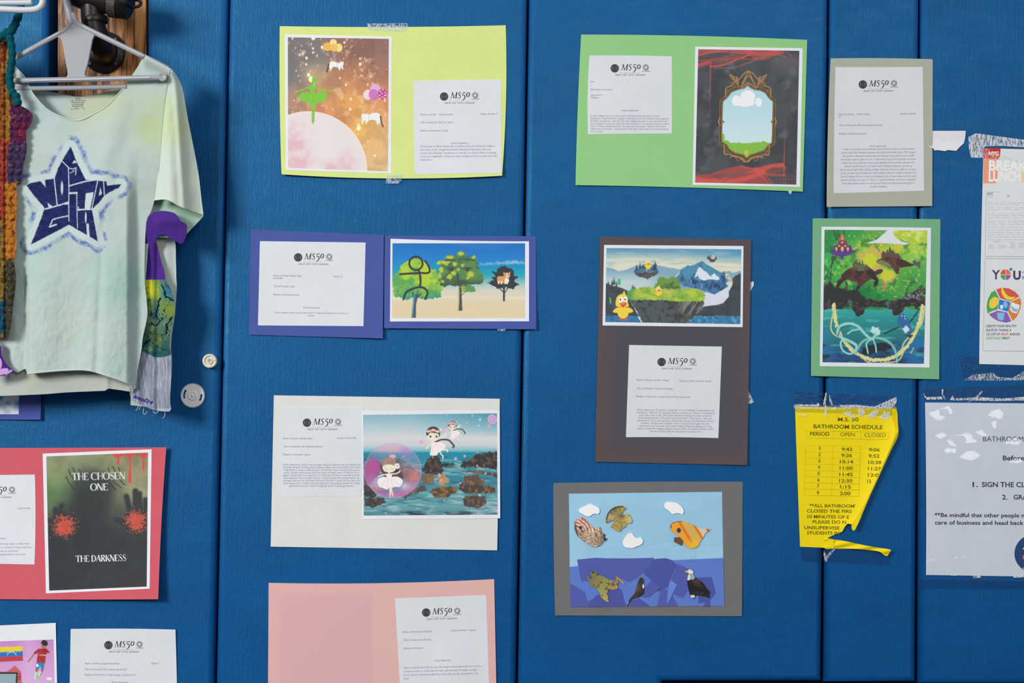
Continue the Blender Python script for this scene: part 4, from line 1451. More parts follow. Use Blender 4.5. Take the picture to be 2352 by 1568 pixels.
def art_fairies(a):
    a.grad([(110, (124, 176, 194)), (300, (176, 202, 208)), (430, (212, 212, 214)), (520, (196, 206, 212)), (585, (120, 184, 196)), (604, (60, 160, 180)), (615, (10, 140, 164)), (700, (30, 138, 160)), (800, (50, 140, 160)), (950, (48, 130, 152)), (1150, (76, 150, 160)), (1300, (96, 160, 164)), (1420, (70, 130, 146))])
    a.mix((46, 146, 172), np.clip((a.X - 700) / 1100, 0, 1) * np.clip((420 - a.Y) / 300, 0, 1) * .8)
    a.mix((190, 210, 212), np.clip(a.noise(160, 5, 3, .16) * 3 - 1.6, 0, .5) * (a.Y > 700))
    a.mix((24, 96, 120), np.clip(a.noise(180, 9, 3, .2) * 3 - 1.7, 0, .6) * (a.Y > 620))
    DK, BR = (48, 46, 50), (150, 106, 62)
    for pts, c, q in (([(1330, 800), (1350, 726), (1420, 724), (1440, 740), (1480, 660), (1600, 622), (1805, 596), (1806, 830), (1600, 796)], DK, .5), ([(1320, 846), (1500, 838), (1810, 880), (1810, 932), (1600, 886), (1460, 872)], (74, 66, 62), .7),
                      ([(815, 826), (870, 800), (900, 700), (1010, 636), (1060, 690), (1100, 760), (1112, 860), (1080, 905), (960, 900), (880, 870)], DK, .4), ([(1095, 780), (1120, 742), (1200, 738), (1284, 766), (1200, 790)], DK, .4),
                      ([(820, 905), (980, 870), (985, 1000), (900, 1022), (830, 985)], (112, 94, 82), .7), ([(1035, 920), (1105, 860), (1190, 990), (1060, 1032)], (190, 146, 86), .6),
                      ([(1370, 1000), (1390, 912), (1550, 892), (1646, 985), (1620, 1046), (1420, 1060)], (92, 74, 60), .8), ([(1300, 1064), (1340, 960), (1400, 1040), (1470, 1010), (1780, 1050), (1780, 1130), (1400, 1142)], (70, 60, 54), .9),
                      ([(926, 1112), (1080, 1040), (1270, 1046), (1304, 1110), (1150, 1192), (1000, 1182)], (82, 68, 56), 1.0), ([(1358, 1210), (1380, 1180), (1480, 1158), (1650, 1180), (1672, 1270), (1560, 1330), (1380, 1296)], (70, 62, 64), .5),
                      ([(90, 1200), (350, 1186), (370, 1250), (220, 1316), (100, 1292)], (58, 54, 58), .5), ([(92, 1030), (160, 1036), (260, 1150), (230, 1190), (92, 1180)], (50, 50, 54), .4), ([(560, 1180), (700, 1100), (880, 1020), (880, 1100), (720, 1140), (600, 1210)], (80, 72, 72), .6),
                      ([(290, 760), (340, 720), (420, 760), (540, 690), (640, 720), (740, 840), (700, 930), (620, 960), (480, 960), (320, 900)], DK, .4), ([(90, 780), (190, 700), (290, 720), (310, 860), (180, 1000), (92, 1010)], (120, 60, 100), .3), ([(560, 830), (700, 800), (820, 880), (800, 1000), (640, 1000)], (110, 84, 80), .8), ([(94, 680), (112, 676), (116, 704), (92, 706)], DK, 0)):
        a.poly(pts, c, rough=20, seed=int(pts[0][0]), tex=q, tcol=BR, tsc=34, soft=1.5)
    a.mix((30, 30, 34), np.clip(a.noise(260, 30, 4, .3) * 4 - 2.2, 0, .7) * (a.Y > 1360))
    # bubble
    d = np.hypot((a.X - 460) / 368, (a.Y - 845) / 352)
    ins = np.clip((1 - d) * 30, 0, 1)
    a.mix((214, 150, 204), ins * (.18 + .3 * np.clip(d - .4, 0, 1)))
    for x, y, rx, ry, c, k in ((200, 790, 90, 100, (188, 70, 156), .9), (170, 960, 80, 100, (190, 96, 170), .6), (700, 1080, 130, 90, (204, 120, 178), .8), (560, 1150, 120, 50, (196, 90, 160), .8), (740, 900, 70, 90, (226, 130, 130), .7), (230, 1090, 60, 50, (222, 104, 110), .8), (640, 590, 90, 70, (176, 120, 200), .6), (420, 570, 190, 60, (226, 168, 186), .6), (620, 760, 90, 70, (150, 160, 180), .7), (340, 1140, 130, 50, (182, 86, 150), .7), (250, 1000, 60, 60, (214, 190, 214), .6), (620, 1040, 60, 50, (220, 200, 214), .7)):
        q = np.exp(-(((a.X - x) / rx) ** 2 + ((a.Y - y) / ry) ** 2))
        a.mix(c, ins * np.clip(q * k * (.5 + a.noise(50, int(x), 3)), 0, 1))
    a.ell(460, 845, 366, 350, (206, 146, 204), a=.7, ring=9)
    a.line([(230, 540), (250, 450), (320, 405), (400, 396), (470, 420), (520, 450), (600, 430), (650, 370)], 12, (226, 190, 206), a=.7, sm=5)
    a.ell(668, 320, 38, 46, (216, 176, 206), a=.5)
    SK, DR = (238, 224, 204), (246, 234, 232)
    # ballerina
    a.ell(330, 780, 22, 60, (66, 54, 54))
    a.ell(500, 830, 40, 60, (60, 50, 50))
    a.ell(455, 662, 44, 28, (236, 168, 180), rough=12)
    a.ell(410, 745, 98, 76, (164, 124, 118))
    a.poly(spline([(326, 800), (350, 775), (410, 762), (470, 775), (500, 800), (490, 840), (450, 862), (400, 864), (350, 850)], 4, True), SK)
    a.line([(350, 770), (400, 700), (470, 690)], 8, (190, 150, 140), sm=4)
    for x in (375, 452):
        a.line([(x - 16, 822), (x, 830), (x + 16, 822)], 5, (130, 100, 96), a=.7)
    for x, y in ((500, 770), (525, 765), (510, 790), (535, 790), (520, 805)):
        a.ell(x, y, 18, 18, (244, 226, 236))
    a.ell(518, 782, 9, 9, (190, 70, 150))
    a.line([(390, 892), (340, 896), (300, 912), (272, 918)], 17, SK, sm=4)
    a.line([(440, 886), (500, 880), (540, 862), (552, 846)], 16, SK, sm=4)
    a.line([(412, 850), (414, 885)], 24, SK)
    a.poly(spline([(380, 880), (412, 888), (446, 880), (446, 925), (412, 945), (382, 925)], 4, True), DR)
    a.poly(spline([(262, 985), (280, 945), (340, 922), (412, 932), (480, 918), (545, 930), (586, 968), (576, 1020), (540, 1052), (500, 1050), (460, 1060), (420, 1062), (385, 1086), (330, 1066), (290, 1050), (270, 1020)], 4, True), DR)
    for p in ([(395, 940), (310, 1040)], [(405, 945), (385, 1070)], [(430, 945), (470, 1050)], [(440, 940), (540, 1030)]):
        a.line(p, 8, (236, 196, 198), a=.7)
    a.line([(424, 1060), (428, 1110), (424, 1180)], 20, SK)
    a.line([(442, 1060), (446, 1110), (462, 1165)], 18, SK)
    for x, y in ((424, 1172), (462, 1162)):
        a.ell(x, y, 9, 16, (232, 168, 190))

    def fairy(cx, cy, k, flip=1):
        q = lambda x, y: (cx + x * k * flip, cy + y * k)
        a.poly([q(40, 60), q(150, -30), q(175, -40), q(160, 40), q(60, 120)], (214, 226, 222), a=.8)
        a.poly([q(50, -60), q(90, -90), q(110, -70), q(60, -20)], SK, a=.9)
        a.line([q(20, 90), q(90, 62), q(150, 58), q(200, 70), q(240, 110), q(262, 140), q(250, 160)], 22 * k, (74, 66, 66), sm=5)
        a.ell(*q(-5, -24), 90 * k, 86 * k, (70, 62, 56))
        a.ell(*q(-76, 30), 18 * k, 22 * k, SK)
        a.poly(spline([q(-72, 10), q(-40, -30), q(10, -26), q(60, -14), q(66, 20), q(50, 62), q(0, 84), q(-50, 66)], 4, True), SK)
        for x in (-40, 38):
            a.ell(*q(x, 20), 12 * k, 14 * k, (60, 60, 56))
        for i, x in enumerate((-70, -40, -8, 24, 56)):
            a.ell(*q(x, -64 + abs(i - 2) * 9), 20 * k, 17 * k, (236, 158, 160) if i % 2 else (244, 200, 196), rough=6)
        a.line([q(-10, 85), q(-60, 140), q(-94, 176)], 16 * k, SK, sm=3)
        a.ell(*q(-130, 92), 50 * k, 30 * k, (236, 190, 196), rough=16, rot=10)
        a.ell(*q(-160, 88), 18 * k, 18 * k, (216, 160, 214))
        a.line([q(80, 180), q(130, 186), q(178, 190), q(176, 212)], 17 * k, SK)
        a.line([q(70, 200), q(100, 250), q(122, 270), q(118, 300)], 17 * k, SK)
        a.poly(spline([q(-20, 100), q(20, 92), q(90, 96), q(140, 116), q(150, 160), q(110, 200), q(60, 226), q(38, 262), q(-46, 256), q(-30, 180)], 3, True), DR)
        for p in ([q(6, 120), q(-20, 240)], [q(20, 120), q(60, 210)], [q(30, 110), q(120, 170)]):
            a.line(p, 9 * k, (240, 204, 206), a=.8)
    fairy(985, 385, 1.0)
    fairy(1228, 270, .62)
    for x, y in ((1200, 216), (1240, 226), (1276, 240)):
        a.ell(x, y, 17, 17, (240, 196, 216))
        a.ell(x, y, 9, 10, (160, 60, 124))
    for x, y, q in ((254, 194, 9), (445, 140, 14), (605, 328, 6), (305, 354, 7), (634, 224, 6), (1158, 132, 9), (1486, 134, 12), (1128, 250, 12), (1415, 230, 10), (1582, 186, 16), (1562, 262, 12), (1700, 272, 22), (1722, 366, 10), (1790, 370, 12), (1386, 656, 16), (1268, 692, 20), (1552, 608, 10), (1545, 780, 12), (1652, 880, 14), (1332, 1000, 13), (1060, 902, 22), (1080, 966, 16), (1578, 1160, 13), (1122, 1230, 10), (1676, 1268, 10), (1420, 1330, 8), (1552, 1380, 10), (370, 1386, 10), (1800, 1360, 18), (1126, 1404, 8), (972, 670, 9), (488, 568, 16), (600, 660, 10), (1294, 480, 8), (1770, 1340, 8)):
        a.ell(x, y, q, q * 1.15, (220, 160, 208) if x < 1560 or x > 1600 else (190, 210, 236), a=.9)
    a.ell(1740, 182, 62, 64, (214, 150, 204), a=.85)
    a.ell(1740, 182, 50, 52, (224, 176, 216), ring=9)
    a.ell(1738, 176, 22, 20, (230, 190, 222), ring=6)


wc = [(629, 907.5), (1148, 915.5), (1142, 1263.5), (621.7, 1255)]
lf = curl(wc, b=0.001, r=.001, wav=0.0004)
r = mount('white card with a print of fairies and a ballerina over a rocky sea', wc, (214, 214, 211), lf, group=GM)
statement(r, [(639.5, 936), (836, 934), (829, 1138.7), (640, 1140)], None, (720, 975), 0.0, lf, L1,
          [(649, 1008.5, 'Name of Artist: isabella sidrar', 69), (774, 1007.5, 'Grade of Artist:7th', 43), (650, 1027, 'Title of Artwork: the floating ballerina', 89.5), (649, 1045.5, 'Medium of Artwork: Canva', 63)],
          (649, 1068.5, 6.1, 179, 'C', ['Artist Statement: when I was younger being a ballerina was my dream and', 'recently Ive been thinking about doing it again and I remember how much', 'I had fixed in being a ballerina and I remember how I would wake up so', 'early I would wake up so early just to go to ballet class. If I had to do it', 'again I would add more details to it. Im proud of even remembering how', 'much passion I had in ballet classes. I loved making this collage about my', 'younger self and my old dream job and I feel like I could do this again but', 'about gymnastics I really only quit because I was getting bullied for doing', 'gymnastics but yes I think I might go back to doing gymnastics']))
print_sheet(r, [(830, 943.5), (1147.7, 942), (1149, 1190), (831.6, 1192.5)], [(834, 952.4), (1141.4, 948.9), (1143, 1181.4), (835.7, 1183.6)], lf, L1 + .0005, art_fairies, CC)

# ---- pink card
kc = [(617, 1338), (1135, 1329.5), (1142, 1676), (615, 1684)]


def faded(a):
    a.mix((220, 178, 168), np.clip(.9 * a.noise(80, 3), 0, 1) * np.clip((a.X - 857) / 3 + .3, 0.15, .8))
    a.mix((210, 164, 174), np.clip((a.X - 636) / 14, 0, 1) * np.clip((858 - a.X) / 3, 0, 1) * np.clip((a.Y - 1358) / 16, 0, 1) * .62)


lf = curl(kc, b=0.002, wav=0.0009, ph=1.0)
r = mount('pale pink card at the bottom edge with a typed sheet at its right', kc, (218, 172, 170), lf, {'t': (0, 5)}, tint=faded, res=120, group=GM)
statement(r, [(907, 1374), (1117, 1366), (1124, 1588), (920, 1594)], None, (994, 1410.5), -1.4, lf, L1,
          [(924.5, 1453, 'Name of Artist:anaro Faradby', 67.5), (1035.7, 1449.5, 'Grade of Artist: 7 grade', 56), (926, 1471.5, 'Title of Artwork: la llorona', 62.5), (926, 1490.5, 'Medium of Artwork:', 45.5), (997, 1518.5, 'Artist Statement', 39)],
          (927, 1535, 8.3, 180, 'L', ['Este es el titulo de la llorona que ella ahogo a sus propios hijos en un rio. y', 'a hora asi busca en todas hay mis hijos. pero porque la ahogo sus hijos', 'en el rio pero buscarlas todita loca y dice hay mis hijo. busquenlo a mis', 'hijos']),
          extra=lambda x, y: .002 * gauss(x, 1040, 40) * gauss(y, 1545, 40))

# ---- light green card: black print in a gold frame
CG = (1570, 80, 4.2367)


def art_frame(a):
    a.C[:] = (64, 70, 76)
    a.mix((44, 50, 56), np.clip(a.noise(160, 3, 4) * 3 - 1.2, 0, .8))
    a.mix((104, 108, 114), np.clip(a.noise(120, 8, 4) * 3.4 - 2.1, 0, .6))
    a.mix((92, 84, 90), np.exp(-((a.X - 1000) ** 2 / 40000. + (a.Y - 260) ** 2 / 9000.)) * .8)
    grid = ((np.mod(a.X, 30) < 13) & (np.mod(a.Y, 34) < 24)).astype(float)
    a.mix((150, 66, 66), grid * (np.clip((330 - a.X) / 120, 0, 1) * np.clip((240 - a.Y) / 30, 0, 1) + np.clip((a.X - 850) / 80, 0, 1) * np.clip((a.Y - 1350 + (a.X - 900) * .1) / 40, 0, 1)) * .7)
    R, R2 = (214, 74, 64), (176, 62, 58)
    for p, w, c, k in (([(140, 300), (280, 262), (420, 230), (560, 190), (700, 160), (900, 150)], 60, R2, .45), ([(143, 150), (400, 150), (620, 170), (800, 180), (960, 165)], 46, R, .6), ([(143, 195), (300, 165), (420, 150)], 18, R, .8), ([(260, 310), (400, 290), (520, 240), (640, 196)], 16, R, .9), ([(150, 250), (300, 240), (480, 235), (700, 235)], 14, R2, .8),
                       ([(300, 320), (480, 320), (640, 268), (800, 205), (900, 190), (990, 215)], 12, (160, 90, 84), .7), ([(620, 150), (700, 205), (780, 215), (900, 170)], 60, R, .5), ([(143, 296), (240, 268)], 30, R, .7), ([(1000, 160), (1060, 220), (1110, 280)], 12, (130, 84, 84), .6)):
        a.line(p, w, c, a=k, sm=6, soft=2)
    a.poly(spline([(110, 1364), (250, 1352), (400, 1305), (550, 1276), (700, 1312), (830, 1276), (960, 1260), (1000, 1300), (900, 1350), (820, 1352), (760, 1340)], 5).tolist() + [(830, 1460), (110, 1445)], R2, a=.85, soft=2)
    for p, w, k in (([(120, 1400), (300, 1420), (520, 1340), (720, 1310), (840, 1280), (960, 1264)], 40, .8), ([(130, 1430), (340, 1440), (600, 1400), (780, 1330)], 44, .8), ([(700, 1312), (800, 1390), (860, 1460)], 50, .5), ([(560, 1278), (700, 1312), (830, 1360), (980, 1362)], 24, .6)):
        a.line(p, w, R, a=k, sm=6, soft=2)
    a.poly([(250, 1360), (420, 1352), (600, 1300), (690, 1310), (520, 1372), (340, 1408)], (92, 70, 72), a=.6, soft=3)
    a.poly([(800, 1345), (860, 1290), (990, 1290), (1000, 1330), (920, 1350)], (80, 66, 72), a=.6, soft=3)
    for x0, y0, x1, y1 in ((264, 240, 252, 840), (988, 800, 976, 1366)):
        t = np.clip((a.Y - y0) / (y1 - y0), 0, 1)
        xl = x0 + (x1 - x0) * t
        fade = np.clip(1.1 - t, 0, 1) if x0 < 500 else np.clip(t + .1, 0, 1)
        a.mix(R, np.clip(1.2 - np.abs(a.X - xl) / 6, 0, 1) * (a.Y > y0) * (a.Y < y1) * fade)
    panel = [(627, 492), (650, 515), (690, 535), (745, 542), (795, 566), (826, 612), (868, 650), (866, 830), (858, 1046), (822, 1072), (782, 1122), (700, 1150), (650, 1165), (615, 1196), (582, 1164), (500, 1146), (450, 1112), (420, 1064), (376, 1038), (376, 830), (384, 650), (428, 610), (470, 556), (530, 534), (590, 520)]
    GO, GD = (186, 130, 52), (112, 80, 44)
    sd = polydist(a.X, a.Y, panel)
    a.mix((44, 42, 42), np.clip((sd + 34) / 4, 0, 1))
    a.mix(GO, np.clip(1 - np.abs(sd + 28) / 5, 0, 1))
    a.mix(GD, np.clip(1 - np.abs(sd + 14) / 5, 0, 1))
    a.mix(GO, np.clip(1 - np.abs(sd + 6) / 5, 0, 1))
    m = np.clip(sd / 3, 0, 1)
    sky = a.C.copy()
    for k, (c0, c1) in enumerate(((166, 196), (212, 224), (226, 230))):
        sky[..., k] = np.interp(a.Y, [500, 1000], [c0, c1])
    a.C = a.C * (1 - m[..., None]) + sky * m[..., None]
    b = Art(a.PX, a.PY, CG)
    b.C = a.C.copy()
    for x, y, rx, ry in ((515, 640, 44, 52), (625, 602, 72, 62), (730, 655, 33, 42), (600, 660, 90, 40)):
        b.ell(x, y, rx, ry, (236, 238, 240))
    b.poly([(360, 960), (398, 966), (404, 1030), (430, 1024), (460, 1052), (540, 1046), (600, 1056), (740, 1044), (780, 1030), (820, 1050), (870, 1050), (870, 1220), (360, 1220)], (126, 188, 54), rough=8)
    b.poly([(590, 1108), (604, 1136), (612, 1108), (622, 1136), (634, 1106), (632, 1150), (614, 1186), (592, 1150)], (206, 190, 50))
    a.C = a.C * (1 - m[..., None]) + b.C * m[..., None]
    for p in ([(530, 442), (632, 352), (735, 442)], [(560, 505), (632, 400), (706, 505)], [(632, 352), (560, 500)], [(632, 352), (700, 500)], [(630, 470), (560, 520)], [(632, 470), (706, 520)], [(412, 604), (412, 522), (470, 492), (520, 440), (535, 510)], [(846, 604), (848, 524), (790, 492), (738, 440), (722, 510)],
              [(470, 400), (500, 440), (530, 480)], [(790, 400), (760, 440), (730, 480)], [(395, 1070), (398, 1160), (440, 1160), (500, 1186)], [(834, 1070), (830, 1166), (790, 1166), (730, 1190)], [(500, 1190), (560, 1196), (612, 1238), (660, 1196), (730, 1190)], [(454, 1190), (500, 1176), (560, 1206), (590, 1236)], [(772, 1196), (720, 1180), (660, 1206), (630, 1236)], [(356, 810), (340, 846), (356, 880)], [(888, 810), (902, 846), (888, 880)]):
        a.line(p, 9, GO, sm=4)
    for x, y, q in ((486, 480, 26), (772, 480, 26), (430, 545, 14), (826, 548, 14), (580, 492, 14), (682, 494, 14), (418, 1138, 14), (812, 1142, 14), (530, 1206, 16), (704, 1208, 16)):
        a.ell(x, y, q, q, (150, 100, 50), ring=7)
    for x, y, rot in ((472, 412, 55), (788, 414, -55), (522, 444, 80), (736, 446, -80), (500, 425, 40), (760, 425, -40)):
        a.ell(x, y, 30, 10, (170, 118, 56), rot=rot, ring=7)
    for x in (384, 862):
        a.poly([(x - 16, 846), (x, 832), (x + 16, 846), (x, 860)], (150, 90, 46))


gc = [(1334.8, 79.4), (1854, 91.5), (1843.8, 440), (1321.8, 425)]


def gtint(a):
    a.mix((150, 202, 138), np.clip((425 - a.Y) / -260 + 1.2, 0, .6) * a.noise(70, 4))


lf = curl(gc, b=0.002, wav=0.0007)
r = mount('bright green card with a black print of a gold frame', gc, (142, 197, 130), lf, {'t': (0, -3), 'b': (0, -2), 'l': (-1.5, 0)}, tint=gtint, res=60, group=GM)
statement(r, [(1354, 127.3), (1543.5, 129.6), (1543.5, 306.4), (1350.6, 308)], {'l': (-2.5, 0), 't': (0, -1)}, (1427, 161.5), 0.2, lf, L1,
          [(1356, 189, 'Joel', 9), (1440, 188, '7', 2), (1356, 207.5, 'My dream of the hero', 51), (1356, 220, 'Canva/card', 26), (1356, 226, 'Medium', 18.5), (1427, 255.5, 'Artist Statement', 39)],
          (1356, 267.5, 6.0, 180, 'L', ['In my collage there is a hero and I was the main character in hero', 'academia. I learned from collage is backward and my artwork was inspired', 'by Hero Academia. I did not like this collage because it was too hard and', 'too complex I came up with this idea because in my dream I was an anime', 'hero in Hero Academia and I was the main character Maybe next time I', 'add more characters. I am proud of the way I look and I am a proud hero', 'of my town']))
print_sheet(r, [(1597, 107), (1843.8, 110.7), (1837.4, 428.9), (1590.8, 424.6)], [(1603.8, 113), (1836, 116.6), (1829, 424), (1596.7, 419)], lf, L1, art_frame, CG)
tape(r, [(1810, 437), (1819, 438), (1818, 445), (1812, 445)], lf, .0011, CRAZE_GLARE, res=1)

# ---- charcoal card: floating island and yellow ducks
CD = (1360, 530, 6.19)


def art_ducks(a):
    a.grad([(243, (82, 142, 180)), (300, (104, 160, 190)), (350, (150, 186, 192)), (400, (206, 212, 190)), (440, (200, 210, 196)), (480, (222, 218, 192)), (560, (220, 218, 196)), (700, (196, 210, 208)), (900, (190, 208, 212))])
    a.mix((70, 146, 188), np.clip((a.X - 1200) / 700, 0, 1) * np.clip((470 - a.Y) / 160, 0, 1) * .85)
    a.mix((150, 186, 198), np.clip(a.noise(260, 3, 3, .12) * 3 - 1.5, 0, .6) * (a.Y < 520))
    a.poly([(195, 520), (290, 530), (370, 572), (480, 556), (600, 500), (750, 476), (950, 490), (1080, 520), (1250, 548), (1360, 486), (1400, 500), (1560, 430), (1700, 520), (1840, 590), (1950, 570), (2000, 598), (2115, 566), (2115, 900), (195, 900)], (120, 168, 188), soft=2, rough=8)
    a.mix((190, 210, 212), np.clip((a.Y - 560) / 160, 0, 1) * np.clip((1150 - a.X) / 400, 0, 1) * .95)
    a.poly([(1180, 660), (1240, 580), (1360, 496), (1400, 504), (1560, 430), (1640, 480), (1720, 530), (1840, 604), (1960, 640), (2000, 760), (1200, 760)], (66, 140, 176), soft=2, rough=8, tex=.6, tcol=(44, 110, 150), tsc=70)
    a.poly([(1178, 650), (1250, 570), (1240, 610), (1190, 660)], (196, 214, 224), soft=2)
    a.poly([(1450, 660), (1530, 505), (1580, 560), (1640, 590), (1680, 650), (1740, 600), (1770, 640), (1812, 650), (1806, 700), (1660, 690), (1600, 706), (1540, 690), (1500, 640)], (216, 224, 236), rough=12)
    a.poly([(1280, 770), (1340, 735), (1420, 650), (1450, 600), (1470, 700), (1530, 690), (1600, 710), (1660, 690), (1800, 710), (1840, 600), (1880, 570), (1890, 680), (1945, 780), (1850, 850), (1800, 880), (1740, 912), (1700, 900), (1660, 860), (1560, 840), (1480, 815), (1320, 790)], (54, 112, 164), rough=14, tex=1, tcol=(26, 56, 96), tsc=60)
    n = a.noise(40, 17, 4, 2.2)
    a.mix((120, 170, 214), a.m_poly([(1300, 770), (1420, 660), (1530, 690), (1800, 720), (1900, 680), (1940, 780), (1740, 900), (1480, 815)]) * np.clip(n * 5 - 2.9, 0, .7))
    a.poly([(1278, 590), (1310, 690), (1300, 720), (1250, 720), (1256, 680)], (52, 88, 108), rough=12)
    a.poly([(1590, 880), (1660, 880), (1740, 906), (1850, 840), (1936, 790), (1900, 740), (1940, 720), (1996, 720), (2000, 764), (1940, 862), (1942, 934), (1860, 1014), (1780, 1050), (1590, 1072)], (212, 216, 232))
    a.poly([(1905, 740), (1960, 722), (1998, 726), (1990, 770), (1950, 800)], (214, 214, 190))
    a.poly([(1926, 700), (1990, 682), (2008, 706), (1996, 724), (1940, 716)], (214, 160, 154))
    a.poly([(2115, 600), (2040, 640), (2000, 670), (1998, 764), (1944, 864), (1944, 938), (1862, 1026), (1780, 1054), (1588, 1074), (1480, 1180), (1470, 1214), (2112, 1220)], (58, 68, 76), rough=6, tex=.5, tcol=(40, 50, 56), tsc=80)
    a.poly([(1340, 1320), (1440, 1230), (1500, 1204), (1700, 1216), (1780, 1200), (2112, 1218), (2112, 1330), (1340, 1316)], (46, 124, 176), rough=10, tex=.5, tcol=(30, 92, 140), tsc=40)
    a.mix((120, 176, 206), np.clip(a.noise(40, 21, 3, 1.6) * 5 - 3, 0, .6) * (a.Y > 1215) * (a.X > 1400))
    a.poly([(190, 738), (250, 760), (350, 792), (430, 815), (500, 850), (540, 1000), (620, 1140), (660, 1215), (186, 1215)], (54, 64, 72), rough=10, tex=.4, tcol=(80, 92, 100), tsc=60)
    for x, y, h in ((230, 760, 60), (300, 770, 110), (320, 770, 120), (350, 790, 90), (280, 770, 70), (575, 830, 80), (600, 830, 60)):
        a.poly([(x, y - h), (x + 14, y), (x - 14, y)], (62, 78, 80), rough=8)
    a.poly([(180, 1208), (400, 1200), (640, 1214), (700, 1306), (180, 1306)], (44, 118, 172), rough=10, tex=.4, tcol=(26, 80, 130), tsc=40)
    # island
    m = a.poly([(498, 880), (700, 960), (1000, 980), (1300, 990), (1596, 940), (1596, 1040), (1560, 1120), (1480, 1200), (1400, 1262), (1340, 1320), (720, 1306), (690, 1250), (640, 1150), (570, 1050), (520, 980)], (74, 84, 86), rough=14, tex=.8, tcol=(46, 54, 54), tsc=50)
    st = vnoise((a.X + a.Y * .55) / 26, a.Y / 160, 31, 4)
    a.mix((166, 156, 140), m * np.clip((a.X - 1150) / 200, 0, 1) * np.clip(st * 4 - 1.9, 0, .8))
    a.mix((58, 46, 42), m * np.clip((a.X - 1100) / 200, 0, 1) * np.clip(1.9 - st * 4.4, 0, .8))
    a.mix((110, 132, 140), m * np.clip((700 - a.X) / 160, 0, 1) * np.clip(st * 4 - 1.9, 0, .7))
    for x, y, rx, ry in ((1000, 745, 90, 90), (1070, 770, 100, 70), (1150, 735, 86, 84), (940, 790, 60, 50), (1200, 790, 50, 60)):
        a.ell(x, y, rx, ry, (104, 150, 56), rough=24, seed=x, soft=2)
        a.ell(x, y + ry * .45, rx * .8, ry * .5, (64, 96, 50), rough=24, seed=x + 3, soft=5, a=.8)
    g = a.poly([(486, 890), (520, 850), (560, 826), (700, 806), (800, 796), (900, 812), (1000, 824), (1240, 830), (1400, 812), (1500, 824), (1570, 860), (1606, 910), (1600, 990), (1500, 1010), (1380, 1000), (1250, 1010), (1000, 976), (860, 990), (750, 976), (600, 990), (500, 960)], (146, 190, 52), rough=16, tex=.5, tcol=(96, 150, 60), tsc=50)
    a.mix((196, 206, 62), g * np.clip(a.noise(110, 33, 3, .4) * 4 - 1.9, 0, .8))
    a.mix((60, 150, 76), g * np.clip((640 - a.X) / 120, 0, .8))
    a.mix((206, 190, 110), np.exp(-((a.X - 1110) ** 2 / 14000. + (a.Y - 862) ** 2 / 700.)) * .7)
    # small floating rocks
    a.poly([(584, 590), (950, 584), (930, 614), (880, 640), (830, 660), (792, 702), (740, 664), (640, 644)], (84, 80, 82), rough=14, tex=.6, tcol=(58, 54, 58), tsc=30)
    a.poly([(588, 592), (604, 556), (680, 530), (720, 500), (860, 510), (930, 560), (958, 590), (800, 600)], (62, 110, 148), rough=18, tex=.9, tcol=(34, 66, 90), tsc=26)
    a.mix((200, 214, 220), a.m_poly([(690, 520), (860, 500), (880, 590), (700, 590)]) * np.clip(a.noise(30, 41, 3, 2) * 5 - 2.6, 0, .9))
    for x, y, h in ((636, 556, 90), (680, 540, 90), (720, 530, 60), (890, 560, 150), (905, 560, 130), (745, 540, 70), (872, 560, 90)):
        a.poly([(x, y - h), (x + 20, y), (x - 20, y)], (48, 74, 92), rough=10)
    a.poly([(1622, 388), (1650, 380), (1770, 372), (1780, 396), (1750, 425), (1704, 448), (1660, 424)], (84, 80, 78), rough=14, tex=.6, tcol=(50, 52, 56), tsc=20)
    for x, h in ((1645, 40), (1668, 60), (1690, 46), (1740, 40)):
        a.poly([(x, 388 - h), (x + 14, 390), (x - 14, 390)], (60, 80, 92), rough=6)
    a.ell(1716, 374, 30, 26, (186, 190, 186), rough=14)
    # ducks
    Y, YD = (246, 212, 52), (224, 170, 40)

    def duck(cx, cy, k):
        q = lambda x, y: (cx + (x - 440) * k, cy + (y - 1075) * k)
        for s in (-1, 1):
            a.line([q(440 + s * 30, 1220), q(440 + s * 32, 1262)], 14 * k, (224, 96, 50))
            a.ell(*q(440 + s * 38, 1262), 36 * k, 11 * k, (222, 84, 48))
        a.poly(spline([q(385, 1085), q(330, 1105), q(292, 1150), q(340, 1166), q(380, 1150)], 4, True), Y)
        a.poly(spline([q(490, 1090), q(550, 1100), q(586, 1142), q(540, 1166), q(500, 1150)], 4, True), Y)
        a.ell(*q(440, 1160), 80 * k, 86 * k, Y)
        a.poly(spline([q(345, 1070), q(336, 1000), q(360, 930), q(420, 898), q(478, 905), q(505, 960), q(510, 1020), q(520, 1068), q(450, 1086)], 4, True), Y)
        a.poly(spline([q(430, 905), q(440, 880), q(458, 852), q(470, 890), q(474, 912)], 3, True), Y)
        a.line([q(350, 1072), q(420, 1088), q(520, 1076)], 8 * k, YD, sm=4, a=.8)
        a.ell(*q(410, 978), 33 * k, 42 * k, (246, 246, 244))
        a.ell(*q(474, 974), 27 * k, 40 * k, (246, 246, 244))
        a.ell(*q(402, 976), 12 * k, 13 * k, (40, 36, 36))
        a.ell(*q(470, 976), 11 * k, 13 * k, (40, 36, 36))
        a.poly(spline([q(396, 1030), q(440, 1014), q(486, 1020), q(484, 1052), q(440, 1086), q(410, 1062)], 4, True), (214, 78, 44))
        a.poly(spline([q(402, 1034), q(440, 1024), q(476, 1028), q(440, 1046)], 3, True), (236, 150, 56))
    GRN = (72, 186, 100)
    a.poly([(362, 690), (404, 678), (408, 740), (396, 778), (358, 750), (370, 720)], GRN)
    a.poly([(240, 958), (258, 940), (274, 985), (272, 1030), (250, 1036), (252, 996)], GRN)
    a.poly([(340, 1118), (372, 1108), (374, 1160), (340, 1166)], (52, 160, 76))
